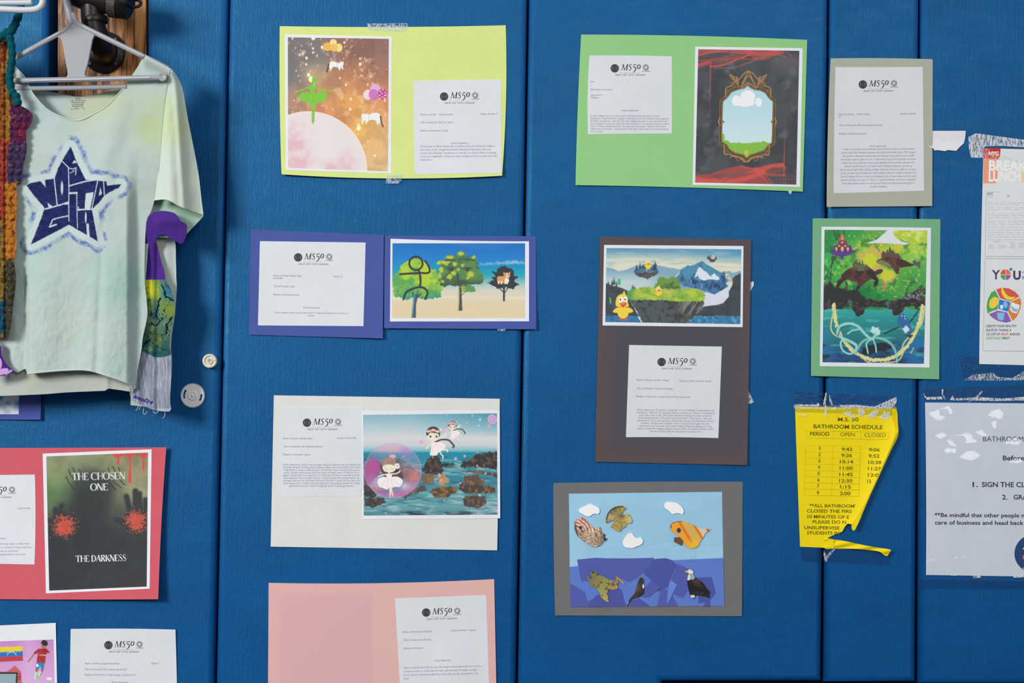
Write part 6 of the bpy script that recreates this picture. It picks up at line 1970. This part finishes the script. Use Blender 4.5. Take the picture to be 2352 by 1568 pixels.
def art_cover(a):
    a.blobs([(520, 230, 140, (138, 140, 104)), (900, 230, 160, (148, 150, 108)), (1300, 230, 160, (142, 132, 94)), (600, 420, 90, (114, 146, 84)), (520, 620, 90, (92, 136, 76)), (1100, 320, 60, (132, 146, 100)), (1300, 520, 110, (152, 154, 114)), (1180, 680, 80, (112, 122, 92)), (520, 760, 90, (86, 112, 72)), (900, 380, 110, (84, 112, 76)), (700, 560, 60, (66, 96, 64)),
             (930, 560, 130, (42, 50, 50)), (930, 800, 200, (38, 44, 48)), (650, 800, 90, (52, 66, 56)), (1200, 800, 90, (66, 76, 66)), (560, 1000, 120, (38, 44, 48)), (1380, 960, 100, (46, 48, 48)), (700, 1200, 200, (36, 42, 48)), (1200, 1200, 200, (36, 42, 48)), (900, 1500, 300, (38, 42, 50)), (1400, 1450, 100, (42, 40, 44)), (500, 1450, 100, (38, 42, 50))])
    a.ell(930, 580, 200, 230, (38, 46, 48), a=.75, soft=22)
    a.mix(a.C * .8, np.clip(a.noise(120, 3, 3) * 2 - .7, 0, .5))
    H = (38, 44, 46)
    for p, w in (([(1265, 610), (1300, 760)], 56), ([(1355, 556), (1358, 740)], 58), ([(1396, 580), (1404, 740)], 50), ([(1455, 640), (1462, 800)], 48), ([(556, 742), (560, 860)], 58), ([(616, 706), (610, 840)], 56), ([(720, 738), (722, 840)], 56), ([(490, 850), (500, 930)], 46), ([(1170, 846), (1260, 880)], 60)):
        a.line(p, w, H, soft=5)
    a.ell(640, 900, 140, 130, H, soft=8)
    a.ell(1370, 860, 130, 140, H, soft=8)
    RD = (206, 74, 54)
    rs = np.random.RandomState(2)
    for cx, cy, q in ((640, 905, 105), (1362, 852, 100)):
        rr_ = np.hypot(a.X - cx, (a.Y - cy) * .95) / q
        an_ = np.arctan2(a.Y - cy, a.X - cx)
        spl = 1.25 - rr_ + .5 * (vnoise(an_ * 4 + 20, rr_ * 2, cx, 2) - .5) + 1.1 * (vnoise((a.X - a.Y) / 16., (a.X + a.Y) / 9., cx + 1, 3) - .5)
        a.mix(RD, np.clip((spl - .42) * 7, 0, 1) * np.clip(2.6 - 1.5 * rr_, 0, 1))
        a.ell(cx + 16, cy + 14, 40, 56, (190, 64, 46), rough=30, soft=6, a=.8)
        for i in range(130):
            an, d = rs.uniform(0, 6.28), q * (0.75 + abs(rs.normal(0, .33)))
            a.ell(cx + d * math.cos(an), cy + d * math.sin(an), rs.uniform(3, 9), rs.uniform(3, 6), RD, rot=-40, a=.9)
    a.mix((150, 44, 40), np.clip(1 - np.abs(a.Y - 188) / 9, 0, 1) * np.clip((a.X - 1050) / 140, 0, .8))
    DRP = (214, 58, 54)
    for x, w0, y1, hb in ((1181, 30, 284, 13), (1300, 42, 466, 16), (1436, 26, 342, 12)):
        a.poly(spline([(x - w0 - 26, 184), (x - 12, 224), (x - 9, (190 + y1) / 2), (x - hb, y1 - 8), (x, y1 + 8), (x + hb, y1 - 8), (x + 9, (190 + y1) / 2), (x + 12, 224), (x + w0 + 26, 178)], 4, True), DRP)
    K_ = (40, 42, 44)
    for p in ([(684, 338), (700, 380), (740, 440), (776, 490)], [(732, 322), (744, 360), (780, 430)], [(790, 338), (800, 364)], [(660, 410), (690, 470), (742, 540)], [(1084, 320), (1092, 360)], [(1130, 310), (1146, 350), (1190, 430), (1246, 490)], [(1186, 322), (1204, 360)], [(1080, 430), (1110, 490), (1160, 542)], [(1130, 430), (1150, 470), (1210, 522)]):
        a.line(p, 9, K_, sm=3, rough=4)


SILV = mat('silver_lettering', (206, 208, 210), 0.5, 0.3)


def cover_ink(mb, f, ly):
    serif(mb, 'THE CHOSEN', 165.5, 1103, 17, 122, -1.4, f, ly, SILV)
    serif(mb, 'ONE', 208, 1126.5, 16.5, 40, -1.0, f, ly, SILV)
    serif(mb, 'THE DARKNESS', 174.5, 1290.5, 15, 115, -1.4, f, ly, SILV)


rc = [(-136, 1029), (382, 1027), (363.4, 1375.6), (-154, 1374)]
lf = curl(rc, r=0.010, br=0.008, b=0.003, wav=0.0008, k=3)
r = mount('coral red card with a dark print titled the chosen one', rc, (200, 90, 102), lf, {'b': (0, 1.5), 'r': (-2, 0)}, group=GM)
statement(r, [(-122, 1092), (80, 1089.5), (79, 1296), (-118, 1292)], {'r': (2, 0)}, (-29, 1131.5), -0.5, lf, L1,
          [(39.5, 1168.8, 'Grade of Artist', 30), (-105, 1171, 'Name of Artist:', 40), (-26, 1238, 'Artist Statement', 39)],
          (-110, 1251.5, 8.1, 182, 'L', ['Artist Statement: this was a dream one time I didnt know when or what time I', 'woke up in the dark by myself so I tried to open it. I started to bang as hard as I', 'could for hours and my hands started to bleed I was so scared and', 'no one was there to help me it turns out that nobody came to rescue me']))
print_sheet(r, [(98, 1041.3), (348.3, 1031.5), (343.7, 1351.5), (105.6, 1362.3)], [(106.3, 1047.8), (340, 1039), (337, 1346.7), (113, 1356)], lf, L1, art_cover, CR, ink=cover_ink)

# ---- loose sheets at the lower left
CS = (0, 1340, 4.3556)


def art_player(a):
    a.grad([(560, (196, 128, 200)), (800, (206, 148, 208)), (1100, (214, 170, 216))])
    a.mix((220, 176, 222), np.exp(-((a.X - 300) / 90.) ** 2) * .5)
    for y, c in ((640, (232, 204, 30)), (690, (26, 110, 196)), (738, (198, 52, 62))):
        a.poly([(-300, y + 10), (226, y - 16), (230, y + 32), (-300, y + 58)], c)
    for k in range(-6, 8):
        a.line([(30 * k - 20, 690), (30 * k + 14, 630)], 6, (246, 224, 90), a=.7)
    for i in range(8):
        t = math.radians(200 + i * 20)
        a.ell(116 + 46 * math.cos(t), 724 + 42 * math.sin(t), 4, 6, (236, 240, 244))
    a.line([(-60, 780), (226, 766)], 4, (150, 80, 130), a=.5)
    a.poly([(70, 878), (150, 818), (210, 880), (218, 1000), (70, 1000)], (200, 90, 96))
    a.poly([(-250, 880), (185, 878), (215, 900), (212, 1100), (-250, 1100)], (210, 84, 84))
    a.poly([(-250, 884), (178, 886), (170, 1100), (-250, 1100)], (40, 40, 46))
    a.poly([(-250, 900), (162, 902), (152, 1060), (-250, 1060)], (140, 166, 178))
    for x, y in ((196, 906), (192, 960), (200, 934), (186, 936)):
        a.ell(x, y, 7, 7, (70, 40, 44))
    SKN = (176, 116, 84)
    a.line([(350, 690), (316, 740), (284, 776)], 15, SKN)
    a.line([(490, 690), (520, 712), (536, 732)], 14, (206, 160, 132))
    a.ell(438, 622, 25, 34, SKN)
    a.ell(446, 596, 38, 26, (40, 34, 34), rough=14)
    a.poly([(386, 650), (352, 676), (334, 694), (356, 706), (380, 690), (366, 780), (382, 796), (450, 800), (462, 700), (486, 694), (502, 690), (474, 655), (456, 646), (420, 650)], (178, 40, 44), tex=.5, tcol=(90, 30, 40), tsc=30)
    a.line([(392, 712), (460, 716)], 9, (230, 220, 220), rough=6, a=.8)
    a.poly([(366, 785), (446, 796), (438, 858), (412, 856), (402, 820), (388, 858), (358, 850)], (36, 128, 190))
    a.ell(374, 818, 13, 16, (230, 234, 240))
    a.line([(370, 856), (360, 888), (350, 930)], 20, (140, 90, 70))
    a.line([(426, 856), (414, 886), (398, 910)], 18, (140, 90, 70))
    a.line([(360, 890), (348, 945)], 22, (176, 222, 230))
    a.line([(406, 884), (390, 910)], 18, (206, 226, 226))
    a.poly([(366, 905), (382, 912), (394, 950), (376, 956), (364, 926)], (170, 206, 50))
    a.ell(492, 950, 28, 14, (232, 226, 238))
    a.ell(496, 992, 18, 10, (150, 206, 70))


pcx = [(-116, 1441), (128, 1430), (133, 1655), (-112, 1662)]
m_ = np.mean(pcx, 0)
lf = curl(pcx, t=0.002, wav=0.0006)
r = thing('art_poster', 'white sheet with a pink collage of a flag and a player, bottom left corner', 'print', P(m_[0], m_[1], 0))
print_sheet(r, pcx, [(-110, 1476), (123, 1468), (127, 1630), (-108, 1640)], lf, 0, art_player, CS, name='art_print')
pcx = [(162.3, 1444), (403, 1445.5), (409, 1758), (157, 1758)]
m_ = np.mean(pcx, 0)
lf = curl(pcx, t=0.003, wav=0.0010)
r = thing('statement_page', 'loose white letterhead page stuck straight on the pad below the red card', 'paper', P(m_[0], m_[1], 0))
statement(r, pcx, {'t': (0, -1.5), 'r': (1, 0)}, (264, 1485.8), 0.2, lf, 0,
          [(194, 1525, 'Name of Artist: Joaquin Brandeiner', 81.5), (346.7, 1525, 'Grade: 7', 18), (194, 1538.5, 'Title of Artwork: Mi proyecto de verdad', 96), (193.5, 1551, 'Medium of Artwork: Google images, chroma book', 117.5), (256, 1568, 'Artist Statement', 39.5)])
px_ = [(-240, 745), (99, 752), (93, 963.7), (-246, 962)]
lf = curl(px_, r=.005, b=.002)
r = mount('purple card half hidden under the mint shirt hem', px_, (74, 86, 158), lf, group=GM)


def art_cloud(a):
    a.grad([(700, (40, 130, 200)), (1200, (56, 150, 216)), (1400, (140, 180, 220))])
    a.mix((226, 230, 240), np.clip(a.noise(90, 5, 4) * 4 - 1.5 + .6 * np.exp(-((a.X - 110) / 60.) ** 2), 0, 1))


print_sheet(r, [(-210, 765), (45, 770), (43, 951), (-214, 950)], [(-208, 768), (44.5, 773), (42.8, 949.5), (-212, 948)], lf, L1, art_cloud, (0, 640, 4.3556))

# ---- torn white paper
mb = MB()
tp = from_crop((2130, 280, 4.9), [(20, 100), (432, 100), (425, 180), (410, 240), (360, 285), (325, 325), (290, 322), (230, 316), (200, 328), (130, 320), (126, 290), (120, 318), (80, 320), (60, 290), (20, 280)])
mb.cut(tp, lambda x, y: 0.0006 + 0.002 * sstep(320, 346, y), 0, PAPERB, 0.8, None, 0.0003)
tag(mb.build('torn_paper', loc=P(2180, 325, 0)), 'torn strip of white paper sticking out beside the sage card', 'paper scrap')

# ---- school menu poster
Q1 = (2130, 280, 4.9)
Q2 = (2150, 580, 4.9)
mc = [(2259, 340), (2510, 348), (2502, 842), (2249, 835.7)]
lf = curl(mc, wav=0.0004)
m_ = np.mean(mc, 0)
r = thing('menu_poster', 'school lunch menu poster with a red heading at the right edge', 'poster', P(m_[0], m_[1], 0))
mb = MB()
PX, PY = quad(mc, 24, 24, {'l': (-1, 0)})
SHW = paper('poster_paper', (220, 223, 225))
mb.sheet(PX, PY, lf, 0, 0.0003, SHW)
ly = 0.0004
RED, SAL = mat('poster_red', (206, 46, 32), .6, .2), mat('poster_salmon', (236, 156, 130), .6, .2)
mb.ink(from_crop(Q1, [(632, 295), (1800, 318), (1800, 450), (632, 408)]), lf, ly, RED)
mb.ink(from_crop(Q1, [(632, 408), (1800, 450), (1800, 700), (628, 690)]), lf, ly, SAL)
WI = mat('poster_white', (236, 236, 234), .6, .2)
mb.text('NYC', *from_crop(Q1, [(690, 372)])[0], 8.5, lf, ly + 1e-4, WI, w=23, bold=2, ang=1)
mb.text('BREAK', *from_crop(Q1, [(688, 542)])[0], 23, lf, ly + 1e-4, WI, w=90, bold=2, ang=.4)
mb.text('LUNCH', *from_crop(Q1, [(686, 664)])[0], 23, lf, ly + 1e-4, WI, w=74, bold=2, ang=.2)
for i, y in enumerate((566, 596, 626, 652)):
    mb.ink(from_crop(Q1, [(1060, y), (1088, y), (1088, y + 20), (1060, y + 20)]), lf, ly + 1e-4, mat('poster_yellow', (240, 206, 130), .6, .2))
PL = mat('poster_line', (176, 180, 184), .6, .1)
PT = mat('poster_type', (196, 199, 203), .6, .1)
DT = mat('poster_dark_type', (96, 92, 104), .6, .1)


def rule(p, w, m=PL):
    q = from_crop(p[0], p[1])
    mb.stroke(q, w, w, lf, ly, m)


rule((Q1, [(662, 788), (650, 1508), ]), .9)
rule((Q1, [(662, 785), (1800, 790)]), .8)
rule((Q1, [(648, 1512), (1800, 1520)]), 1.6)
rule((Q1, [(646, 1536), (1800, 1546)]), 1.6)
rule((Q2, [(550, 80), (528, 1102)]), .9)
rule((Q2, [(528, 1104), (1500, 1112)]), 1.4)
mb.text('NYC', *from_crop(Q1, [(672, 822)])[0], 6, lf, ly, mat('poster_grey_type', (140, 144, 148), .6, .1), w=14, bold=2, ital=.2)
mb.text('Public', *from_crop(Q1, [(672, 850)])[0], 4, lf, ly, PT, w=15, bold=1)
mb.ink(from_crop(Q1, [(895, 815), (930, 815), (930, 848), (895, 848)]), lf, ly, PT)
rs = np.random.RandomState(5)
for y in (905, 925, 960, 980, 1030, 1050, 1075, 1110, 1130, 1150, 1180, 1210, 1240, 1265, 1290, 1320):
    x = 672
    while x < 1400:
        w = rs.uniform(30, 110)
        q = from_crop(Q1, [(x, y), (x + w, y + 1), (x + w, y + 8), (x, y + 7)])
        mb.ink(q, lf, ly, PT)
        x += w + rs.uniform(8, 30)
for x, y, w, h in ((690, 1380, 70, 60), (800, 1385, 110, 50), (930, 1345, 70, 90), (1030, 1355, 80, 80), (740, 1335, 100, 30)):
    for k in range(int(h / 14)):
        mb.ink(from_crop(Q1, [(x, y + k * 14), (x + w * rs.uniform(.6, 1), y + k * 14), (x + w * .8, y + k * 14 + 7), (x, y + k * 14 + 7)]), lf, ly, PT)
VI = mat('poster_violet', (80, 66, 100), .6, .1)
mb.text('Y', *from_crop(Q2, [(634, 298)])[0], 21, lf, ly, VI, w=19, bold=1)
mb.text('U', *from_crop(Q2, [(866, 300)])[0], 20, lf, ly, VI, w=17.5, bold=2)
mb.text('IN', *from_crop(Q2, [(968, 234)])[0], 5, lf, ly, VI, w=6, ital=.2)
mb.text('B', *from_crop(Q2, [(968, 296)])[0], 6.5, lf, ly, mat('poster_cyan', (60, 160, 216), .6, .1), w=6, bold=2)


def wedge(cx, cy, rx, ry, a0, a1, m, off=0, sq=2.0):
    t = np.radians(np.linspace(a0, a1, 16))
    p = lambda c: np.sign(c) * np.abs(c) ** (2 / sq)
    q = [(cx, cy)] + [(cx + rx * p(math.cos(i)), cy - ry * p(math.sin(i))) for i in t]
    mb.ink(from_crop(Q2, q), lf, ly + off, m)


CRD, CGR, COR, CVI, CBL = (mat('plate_red', (214, 92, 82), .6, .1), mat('plate_green', (82, 170, 84), .6, .1), mat('plate_orange', (222, 130, 60), .6, .1), mat('plate_violet', (140, 100, 184), .6, .1), mat('plate_blue', (46, 128, 206), .6, .1))
for a0, a1, m, dx, dy in ((92, 178, CRD, -2, -2), (2, 88, COR, 2, -2), (182, 268, CGR, -2, 2), (272, 358, mat('wheel_violet', (160, 90, 190), .6, .1), 2, 2)):
    wedge(783 + dx, 248 + dy, 56, 58, a0, a1, m)
wedge(842, 187, 17, 16, 0, 360, CBL)
# plate: five pieces
for pts, m in (([(664, 424), (620, 450), (585, 520), (568, 600), (578, 684), (640, 654), (690, 640), (700, 580), (714, 520)], CGR), ([(676, 414), (740, 394), (820, 402), (890, 440), (938, 492), (834, 546), (724, 514)], CRD),
               ([(946, 506), (960, 570), (946, 640), (910, 720), (864, 770), (810, 664), (838, 554)], COR), ([(594, 694), (690, 652), (800, 672), (848, 772), (790, 788), (700, 770), (640, 736)], CVI), ([(712, 534), (720, 528), (826, 552), (832, 562), (812, 656), (800, 662), (704, 632), (700, 620)], CBL)):
    mb.ink(from_crop(Q2, pts), lf, ly, m)
BAN = mat('plate_banana', (246, 214, 70), .6, .1)
mb.ink(from_crop(Q2, spline([(736, 404), (752, 400), (770, 440), (810, 486), (860, 500), (892, 496), (870, 520), (820, 532), (770, 506), (740, 460)], 3, True)), lf, ly + 1e-4, BAN)
mb.ink(from_crop(Q2, spline([(600, 560), (620, 520), (660, 498), (704, 520), (700, 570), (670, 610), (630, 628), (602, 610)], 3, True)), lf, ly + 1e-4, mat('plate_pasta', (238, 206, 80), .6, .1))
BW, BB = mat('plate_bowl', (226, 236, 240), .6, .1), mat('plate_cup', (130, 190, 226), .6, .1)
mb.ink(from_crop(Q2, [(848, 556), (944, 590), (930, 640), (906, 684), (856, 672), (832, 640)]), lf, ly + 1e-4, BW)
mb.ink(from_crop(Q2, spline([(846, 600), (890, 630), (920, 632), (910, 664), (870, 660), (850, 630)], 3, True)), lf, ly + 2e-4, BB)
mb.ink(from_crop(Q2, [(684, 676), (772, 676), (760, 752), (740, 764), (706, 758), (694, 740)]), lf, ly + 1e-4, BB)
mb.ink(from_crop(Q2, [(720, 590), (756, 590), (752, 636), (722, 630)]), lf, ly + 1e-4, BW)
mb.ink(from_crop(Q2, spline([(758, 560), (790, 552), (806, 580), (796, 620), (764, 612)], 3, True)), lf, ly + 1e-4, BB)
for y, segs in ((838, [('CREATE YOUR HEALTHY', 560, 71, DT)]), (884, [('PLATE BY TAKING A', 560, 58, DT)]), (930, [('1/2 CUP OF', 560, 32, DT), ('FRUIT', 727, 17.5, mat('type_red', (210, 92, 84), .6, .1)), ('AND/OR', 824, 24.5, DT)]), (974, [('VEGETABLE', 560, 33.5, mat('type_green', (120, 184, 110), .6, .1)), ('FIRST!', 738, 18.5, DT)])):
    for t, x, w, m in segs:
        mb.text(t, *from_crop(Q2, [(x, y)])[0], 5.4, lf, ly, m, w=w, bold=1, ital=.25)
mb.build('printed_sheet', r)
tape(r, from_crop(Q1, [(462, 168), (545, 128), (640, 140), (1088, 200), (1800, 250), (1800, 330), (1088, 285), (820, 268), (640, 275), (630, 300), (628, 402), (490, 402), (468, 300)]), flatlift(0.0009), 0, GLARE_STREAK)
tape(r, from_crop(Q1, [(632, 300), (700, 306), (720, 340), (860, 372), (960, 420), (1088, 440), (1300, 452), (1300, 480), (960, 450), (760, 412), (640, 412)]), flatlift(0.0014), 0, clear_tape('smeared_glare_tape', (.97, .97, .97), .3, .85, (330, 330, 150), .40))  # glare over the red heading, painted as a white smear
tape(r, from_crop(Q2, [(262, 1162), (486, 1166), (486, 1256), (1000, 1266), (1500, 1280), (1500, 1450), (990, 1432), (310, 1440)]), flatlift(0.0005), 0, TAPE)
tape(r, from_crop(Q2, [(310, 1436), (420, 1370), (640, 1352), (700, 1400), (860, 1410), (990, 1330), (990, 1434), (640, 1440)]), flatlift(0.0008), 0, CRAZE_GLARE2)

# ---- yellow bathroom schedule
QY = (1800, 880, 3.646)
YEL = paper('yellow_paper', (236, 212, 8), 0.6)
m_ = from_crop(QY, [(500, 780)])[0]
r = thing('schedule_sign', 'torn yellow bathroom schedule taped across the pad seam', 'sign', P(m_[0], m_[1], 0))
fold = lambda x, y: 0.0007 + 0.010 * np.clip(1 - polydist(np.asarray(x, float), np.asarray(y, float), from_crop(QY, [(958, 400), (600, 1215)]), False) / 55., 0, 1) ** 2 + 0.003 * sstep(1180, 1215, np.asarray(y, float)) * sstep(1880, 1930, np.asarray(x, float))
mb = MB()
mb.cut(from_crop(QY, [(95, 195), (945, 212), (952, 300), (958, 440), (900, 560), (700, 990), (600, 1215), (575, 1182), (535, 1174), (512, 1200), (490, 1242), (430, 1264), (360, 1298), (270, 1300), (420, 1310), (420, 1384), (300, 1374), (137, 1368), (104, 480)]), fold, 0, YEL, 0.8, None, 0.0002)
yl = 0.0004
YT = mat('schedule_type', (112, 104, 20), .7, .1)
YR = mat('schedule_rule', (190, 172, 20), .7, .1)


def ytext(t, x, y, w, h=31, al='L', ang=.8, bold=1):
    px, py = from_crop(QY, [(x, y)])[0]
    mb.text(t, px, py, h / 3.646, fold, yl, YT, w=w / 3.646, ang=ang, align=al, bold=bold)


ytext('M.S. 50', 450, 316, 174)
ytext('BATHROOM SCHEDULE', 246, 376, 580, 33)
ytext('PERIOD', 218, 437, 164)
ytext('OPEN', 472, 443, 120, bold=0)
ytext('CLOSED', 672, 448, 182, bold=0)
for y, n, o_, c_ in ((557, '1', '9:42', '9:06'), (609, '2', '9:26', '9:52'), (662, '3', '10:14', '10:38'), (715, '4', '11:00', '11:27'), (768, '5', '11:45', '12:0'), (821, '6', '12:30', '12'), (872, '7', '1:15', ''), (927, '8', '2:00', '')):
    dx = -(y - 557) * .04
    ytext(n, 302 + dx, y, 18 if n != '1' else 9, 28, 'C')
    ytext(o_, 530 + dx, y + 8, 90 if len(o_) == 4 else 112, 28, 'C')
    if c_:
        ytext(c_, 712 + dx if len(c_) == 4 and c_[0] == '9' else 702 + dx, y + 12, {4: 92, 5: 110, 2: 34}[len(c_)], 28)
for k in range(9):
    y = 520 + k * 52
    mb.stroke(from_crop(QY, [(186 - k * 1.5, y), (640, y + 8)]), .5, .5, fold, yl, YR)
for x0, x1 in ((186, 172), (414, 400), (643, 628)):
    mb.stroke(from_crop(QY, [(x0, 520), (x1, 940)]), .5, .5, fold, yl, YR)
for p in ([(190, 396), (876, 408)], [(188, 456), (876, 468)], [(190, 396), (188, 456)], [(416, 400), (414, 460)], [(646, 404), (644, 464)], [(878, 408), (876, 468)]):
    mb.stroke(from_crop(QY, p), .5, .5, fold, yl, YR)
for t, x, y, w in (("**ALL BATHROOM'", 216, 1036, 385), ('CLOSED THE FIRS', 192, 1080, 376), ('10 MINUTES OF E', 190, 1128, 350), ('PLEASE DO N', 240, 1172, 280), ('UNSUPERVISE', 170, 1220, 295), ('STUDENTS IN', 194, 1264, 270)):
    ytext(t, x, y, w, 27)
mb.build('printed_sheet', r)
mb = MB()
flap = from_crop(QY, spline([(905, 215), (946, 226), (956, 330), (958, 440), (900, 560), (780, 810), (690, 1020), (598, 1226), (568, 1190), (640, 1080), (740, 880), (850, 640), (938, 420), (925, 320)], 3, True))
mb.cut(flap, lambda x, y: fold(x, y) + 0.0012 + 0.003 * np.clip(1 - polydist(np.asarray(x, float), np.asarray(y, float), from_crop(QY, [(905, 215), (935, 420), (740, 880), (568, 1190)]), False) / 9., 0, 1), 0, YEL, 1.0, None, 0.0003)
o = mb.build('folded_edge', r)
mb = MB()
st_ = lambda x, y: 0.0012 + 0.009 * sstep(1900, 2040, np.asarray(x, float)) + 0.0016 * np.sin(np.asarray(y, float) / 3.0 + np.asarray(x, float) / 14.)
mb.cut(from_crop(QY, spline([(340, 1300), (420, 1306), (520, 1322), (660, 1352), (780, 1374), (892, 1392), (884, 1420), (868, 1444), (836, 1436), (800, 1408), (680, 1392), (560, 1384), (420, 1384), (345, 1382)], 3, True)), st_, 0, YEL, 1.0, None, 0.0003)
o = mb.build('torn_strip', r)
tape(r, from_crop(QY, [(88, 70), (340, 78), (360, 84), (948, 106), (946, 214), (900, 280), (700, 262), (420, 250), (100, 240), (80, 200)]), lambda x, y: 0.0006 + .0012 * sstep(930, 940, y), 0, TAPE)
tape(r, from_crop(QY, [(140, 1366), (340, 1378), (420, 1384), (700, 1396), (898, 1440), (896, 1524), (600, 1510), (340, 1498), (155, 1494)]), flatlift(0.0005), 0, TAPE)
for pts in ([(90, 176), (270, 178), (296, 160), (300, 194), (180, 192), (92, 200)], [(470, 182), (600, 180), (760, 196), (945, 112), (946, 160), (900, 212), (640, 206), (480, 204)], [(330, 170), (352, 76), (362, 84), (352, 160), (366, 280), (346, 282), (338, 200)], [(380, 86), (390, 120), (414, 178), (404, 186), (384, 150)],
            [(490, 244), (560, 232), (600, 290), (580, 292), (530, 270)], [(620, 226), (660, 214), (690, 250), (640, 280), (620, 264)], [(690, 276), (760, 224), (800, 226), (780, 262), (760, 292), (700, 284)], [(800, 292), (850, 226), (862, 250), (894, 232), (884, 300), (850, 302)], [(120, 262), (190, 264), (190, 276), (120, 276)]):
    tape(r, from_crop(QY, pts), lambda x, y: 0.0024 + 0 * np.asarray(x, float), 0, CRAZE_GLARE, 'tape_glare', 1)  # white pieces painting in the glare streaks on the tape
tape(r, from_crop(QY, [(338, 1400), (360, 1440), (420, 1380), (440, 1378), (376, 1460), (372, 1500), (344, 1490), (330, 1420)]), flatlift(0.0011), 0, CRAZE_GLARE2, 'tape_glare', 1)  # painted glare on the lower tape

# ---- white bathroom sign in a plastic sleeve
QB = (2080, 880, 3.136)
m_ = from_crop(QB, [(700, 760)])[0]
r = thing('bathroom_sign', 'white bathroom rules sign under clear tape at the right edge', 'sign', P(m_[0], m_[1], 0))
bc = from_crop(QB, [(140, 138), (1500, 150), (1500, 1400), (147, 1380)])
lf = curl(bc, wav=0.0005, l=.001)
mb = MB()
PX, PY = quad(bc, 30, 30, {'l': (1.5, 0)})
mb.sheet(PX, PY, lf, 0.0004, 0.0003, paper('sign_paper', (206, 211, 222), .55))
BT = mat('sign_type', (52, 56, 66), .5, .3)


def btext(t, x, y, w, h, bold=1):
    px, py = from_crop(QB, [(x, y)])[0]
    mb.text(t, px, py, h / 3.136, lf, 0.0008, BT, w=w / 3.136, ang=.3, bold=bold)


btext('BATHROOM', 554, 418, 290, 36, 0)
btext('Before', 697, 554, 156, 34, 1)
btext('1.', 468, 746, 40, 36, 1)
btext('SIGN THE CL', 548, 746, 312, 36, 1)
btext('2.', 694, 836, 40, 34, 1)
btext('GRA', 776, 836, 100, 34, 1)
btext('**Be mindful that other people m', 210, 962, 660, 29, 1)
btext('care of business and head back', 210, 1016, 640, 29, 1)
t = np.linspace(0, 2 * math.pi, 49)[:-1]
mb.ink(from_crop(QB, np.stack([925 + 141 * np.cos(t), 1226 + 138 * np.sin(t)], 1)), lf, 0.0008, mat('sign_navy', (30, 66, 116), .5, .3))
for x, y, q in ((856, 1252, 13), (870, 1248, 12)):
    mb.ink(from_crop(QB, np.stack([x + q * np.cos(t), y + q * 1.4 * np.sin(t)], 1)), lf, 0.0009, mat('sign_orange', (206, 110, 80), .5, .3))
for p in ([(846, 1196), (856, 1180)], [(848, 1336), (858, 1322)]):
    mb.stroke(from_crop(QB, p), 2, 2, lf, 0.0009, PAPERB)
mb.build('printed_sheet', r)
FILM = clear_tape('clear_film', (0.985, 0.99, 1.0), 0.05, 0, bump=0.12)
mb = MB()
fc = from_crop(QB, [(108, 32), (1500, 60), (1500, 1440), (138, 1412), (112, 1000)])
PUFF = [(240, 230, 16, 10, 1.0), (300, 200, 12, 8, .9), (660, 225, 15, 9, 1.0), (640, 290, 6, 11, .9), (430, 400, 24, 10, 1.05), (360, 420, 14, 10, .9), (540, 370, 14, 8, .9), (330, 480, 13, 5, .8), (470, 525, 18, 9, 1.0), (262, 378, 11, 5, .8), (780, 420, 16, 7, .8), (640, 1080, 18, 6, .5), (560, 1120, 14, 6, .5), (330, 1266, 40, 4, .45), (800, 560, 12, 5, .8)]


k_amp = lambda k: 1.0 if k > .7 else .4


def wr(x, y):
    x, y = np.asarray(x, float), np.asarray(y, float)
    X = x + 9 * (vnoise(x / 8, y / 8, 12, 3) - .5)
    Y = y + 9 * (vnoise(x / 8, y / 8, 22, 3) - .5)
    h = lf(x, y) + 0.0012 + 0.0008 * vnoise(x / 30, y / 22, 12, 2)
    for cx, cy, sx, sy, k in PUFF:          # puckers where the film has lifted off the paper, tipped towards the lamps
        px, py = from_crop(QB, [(cx, cy)])[0]
        q = P(px, py, 0)
        a_, b_ = EYE - q, np.array(LAMPS[1]) - q
        n_ = a_ / np.linalg.norm(a_) + b_ / np.linalg.norm(b_)
        tx, tz = n_[0] / n_[1], n_[2] / -n_[1]
        m = sstep(0, .55, 1.45 - np.hypot((X - px) / sx / 1.2, (Y - py) / sy / 1.2))
        h = h + m * k_amp(k) * (tx * (x - px) + tz * (y - py + 1.3 * sy)) / 1130.
    return h
mb.cut(fc, wr, 0, FILM, 1.0)
LAST_TAPE[0] = None
mb.build('clear_cover', r)
for i, pts in enumerate(([(150, 100), (260, 96), (270, 116), (150, 118)], [(360, 108), (540, 100), (700, 110), (860, 96), (860, 124), (620, 128), (440, 122), (360, 124)], [(260, 46), (272, 40), (270, 80), (292, 112), (280, 116), (260, 84)], [(320, 120), (338, 84), (356, 124)], [(548, 54), (556, 60), (520, 110), (440, 140), (490, 110)],
            [(330, 1378), (380, 1372), (380, 1384), (330, 1386)], [(480, 1384), (560, 1378), (540, 1400), (490, 1402)], [(770, 1388), (860, 1376), (860, 1396), (780, 1400)], [(128, 66), (140, 90), (160, 104), (140, 106)])):
    tape(r, from_crop(QB, pts), wr, 0.0008, CRAZE_GLARE, 'tape_glare', 1)  # glare streaks along the film edges, painted white
mb = MB()
mb.cut(from_crop(QB, [(100, 40), (860, 10), (1500, 20), (1500, 60), (860, 100), (140, 104)]), flatlift(0.0004), 0, TAPE, 0.3)
mb.build('tape_strip', r)
mb = MB()
mb.cut(from_crop(QB, [(100, 1400), (140, 1412), (1500, 1440), (1500, 1490), (108, 1478)]), flatlift(0.0004), 0, TAPE, 0.3)
mb.build('tape_strip', r)
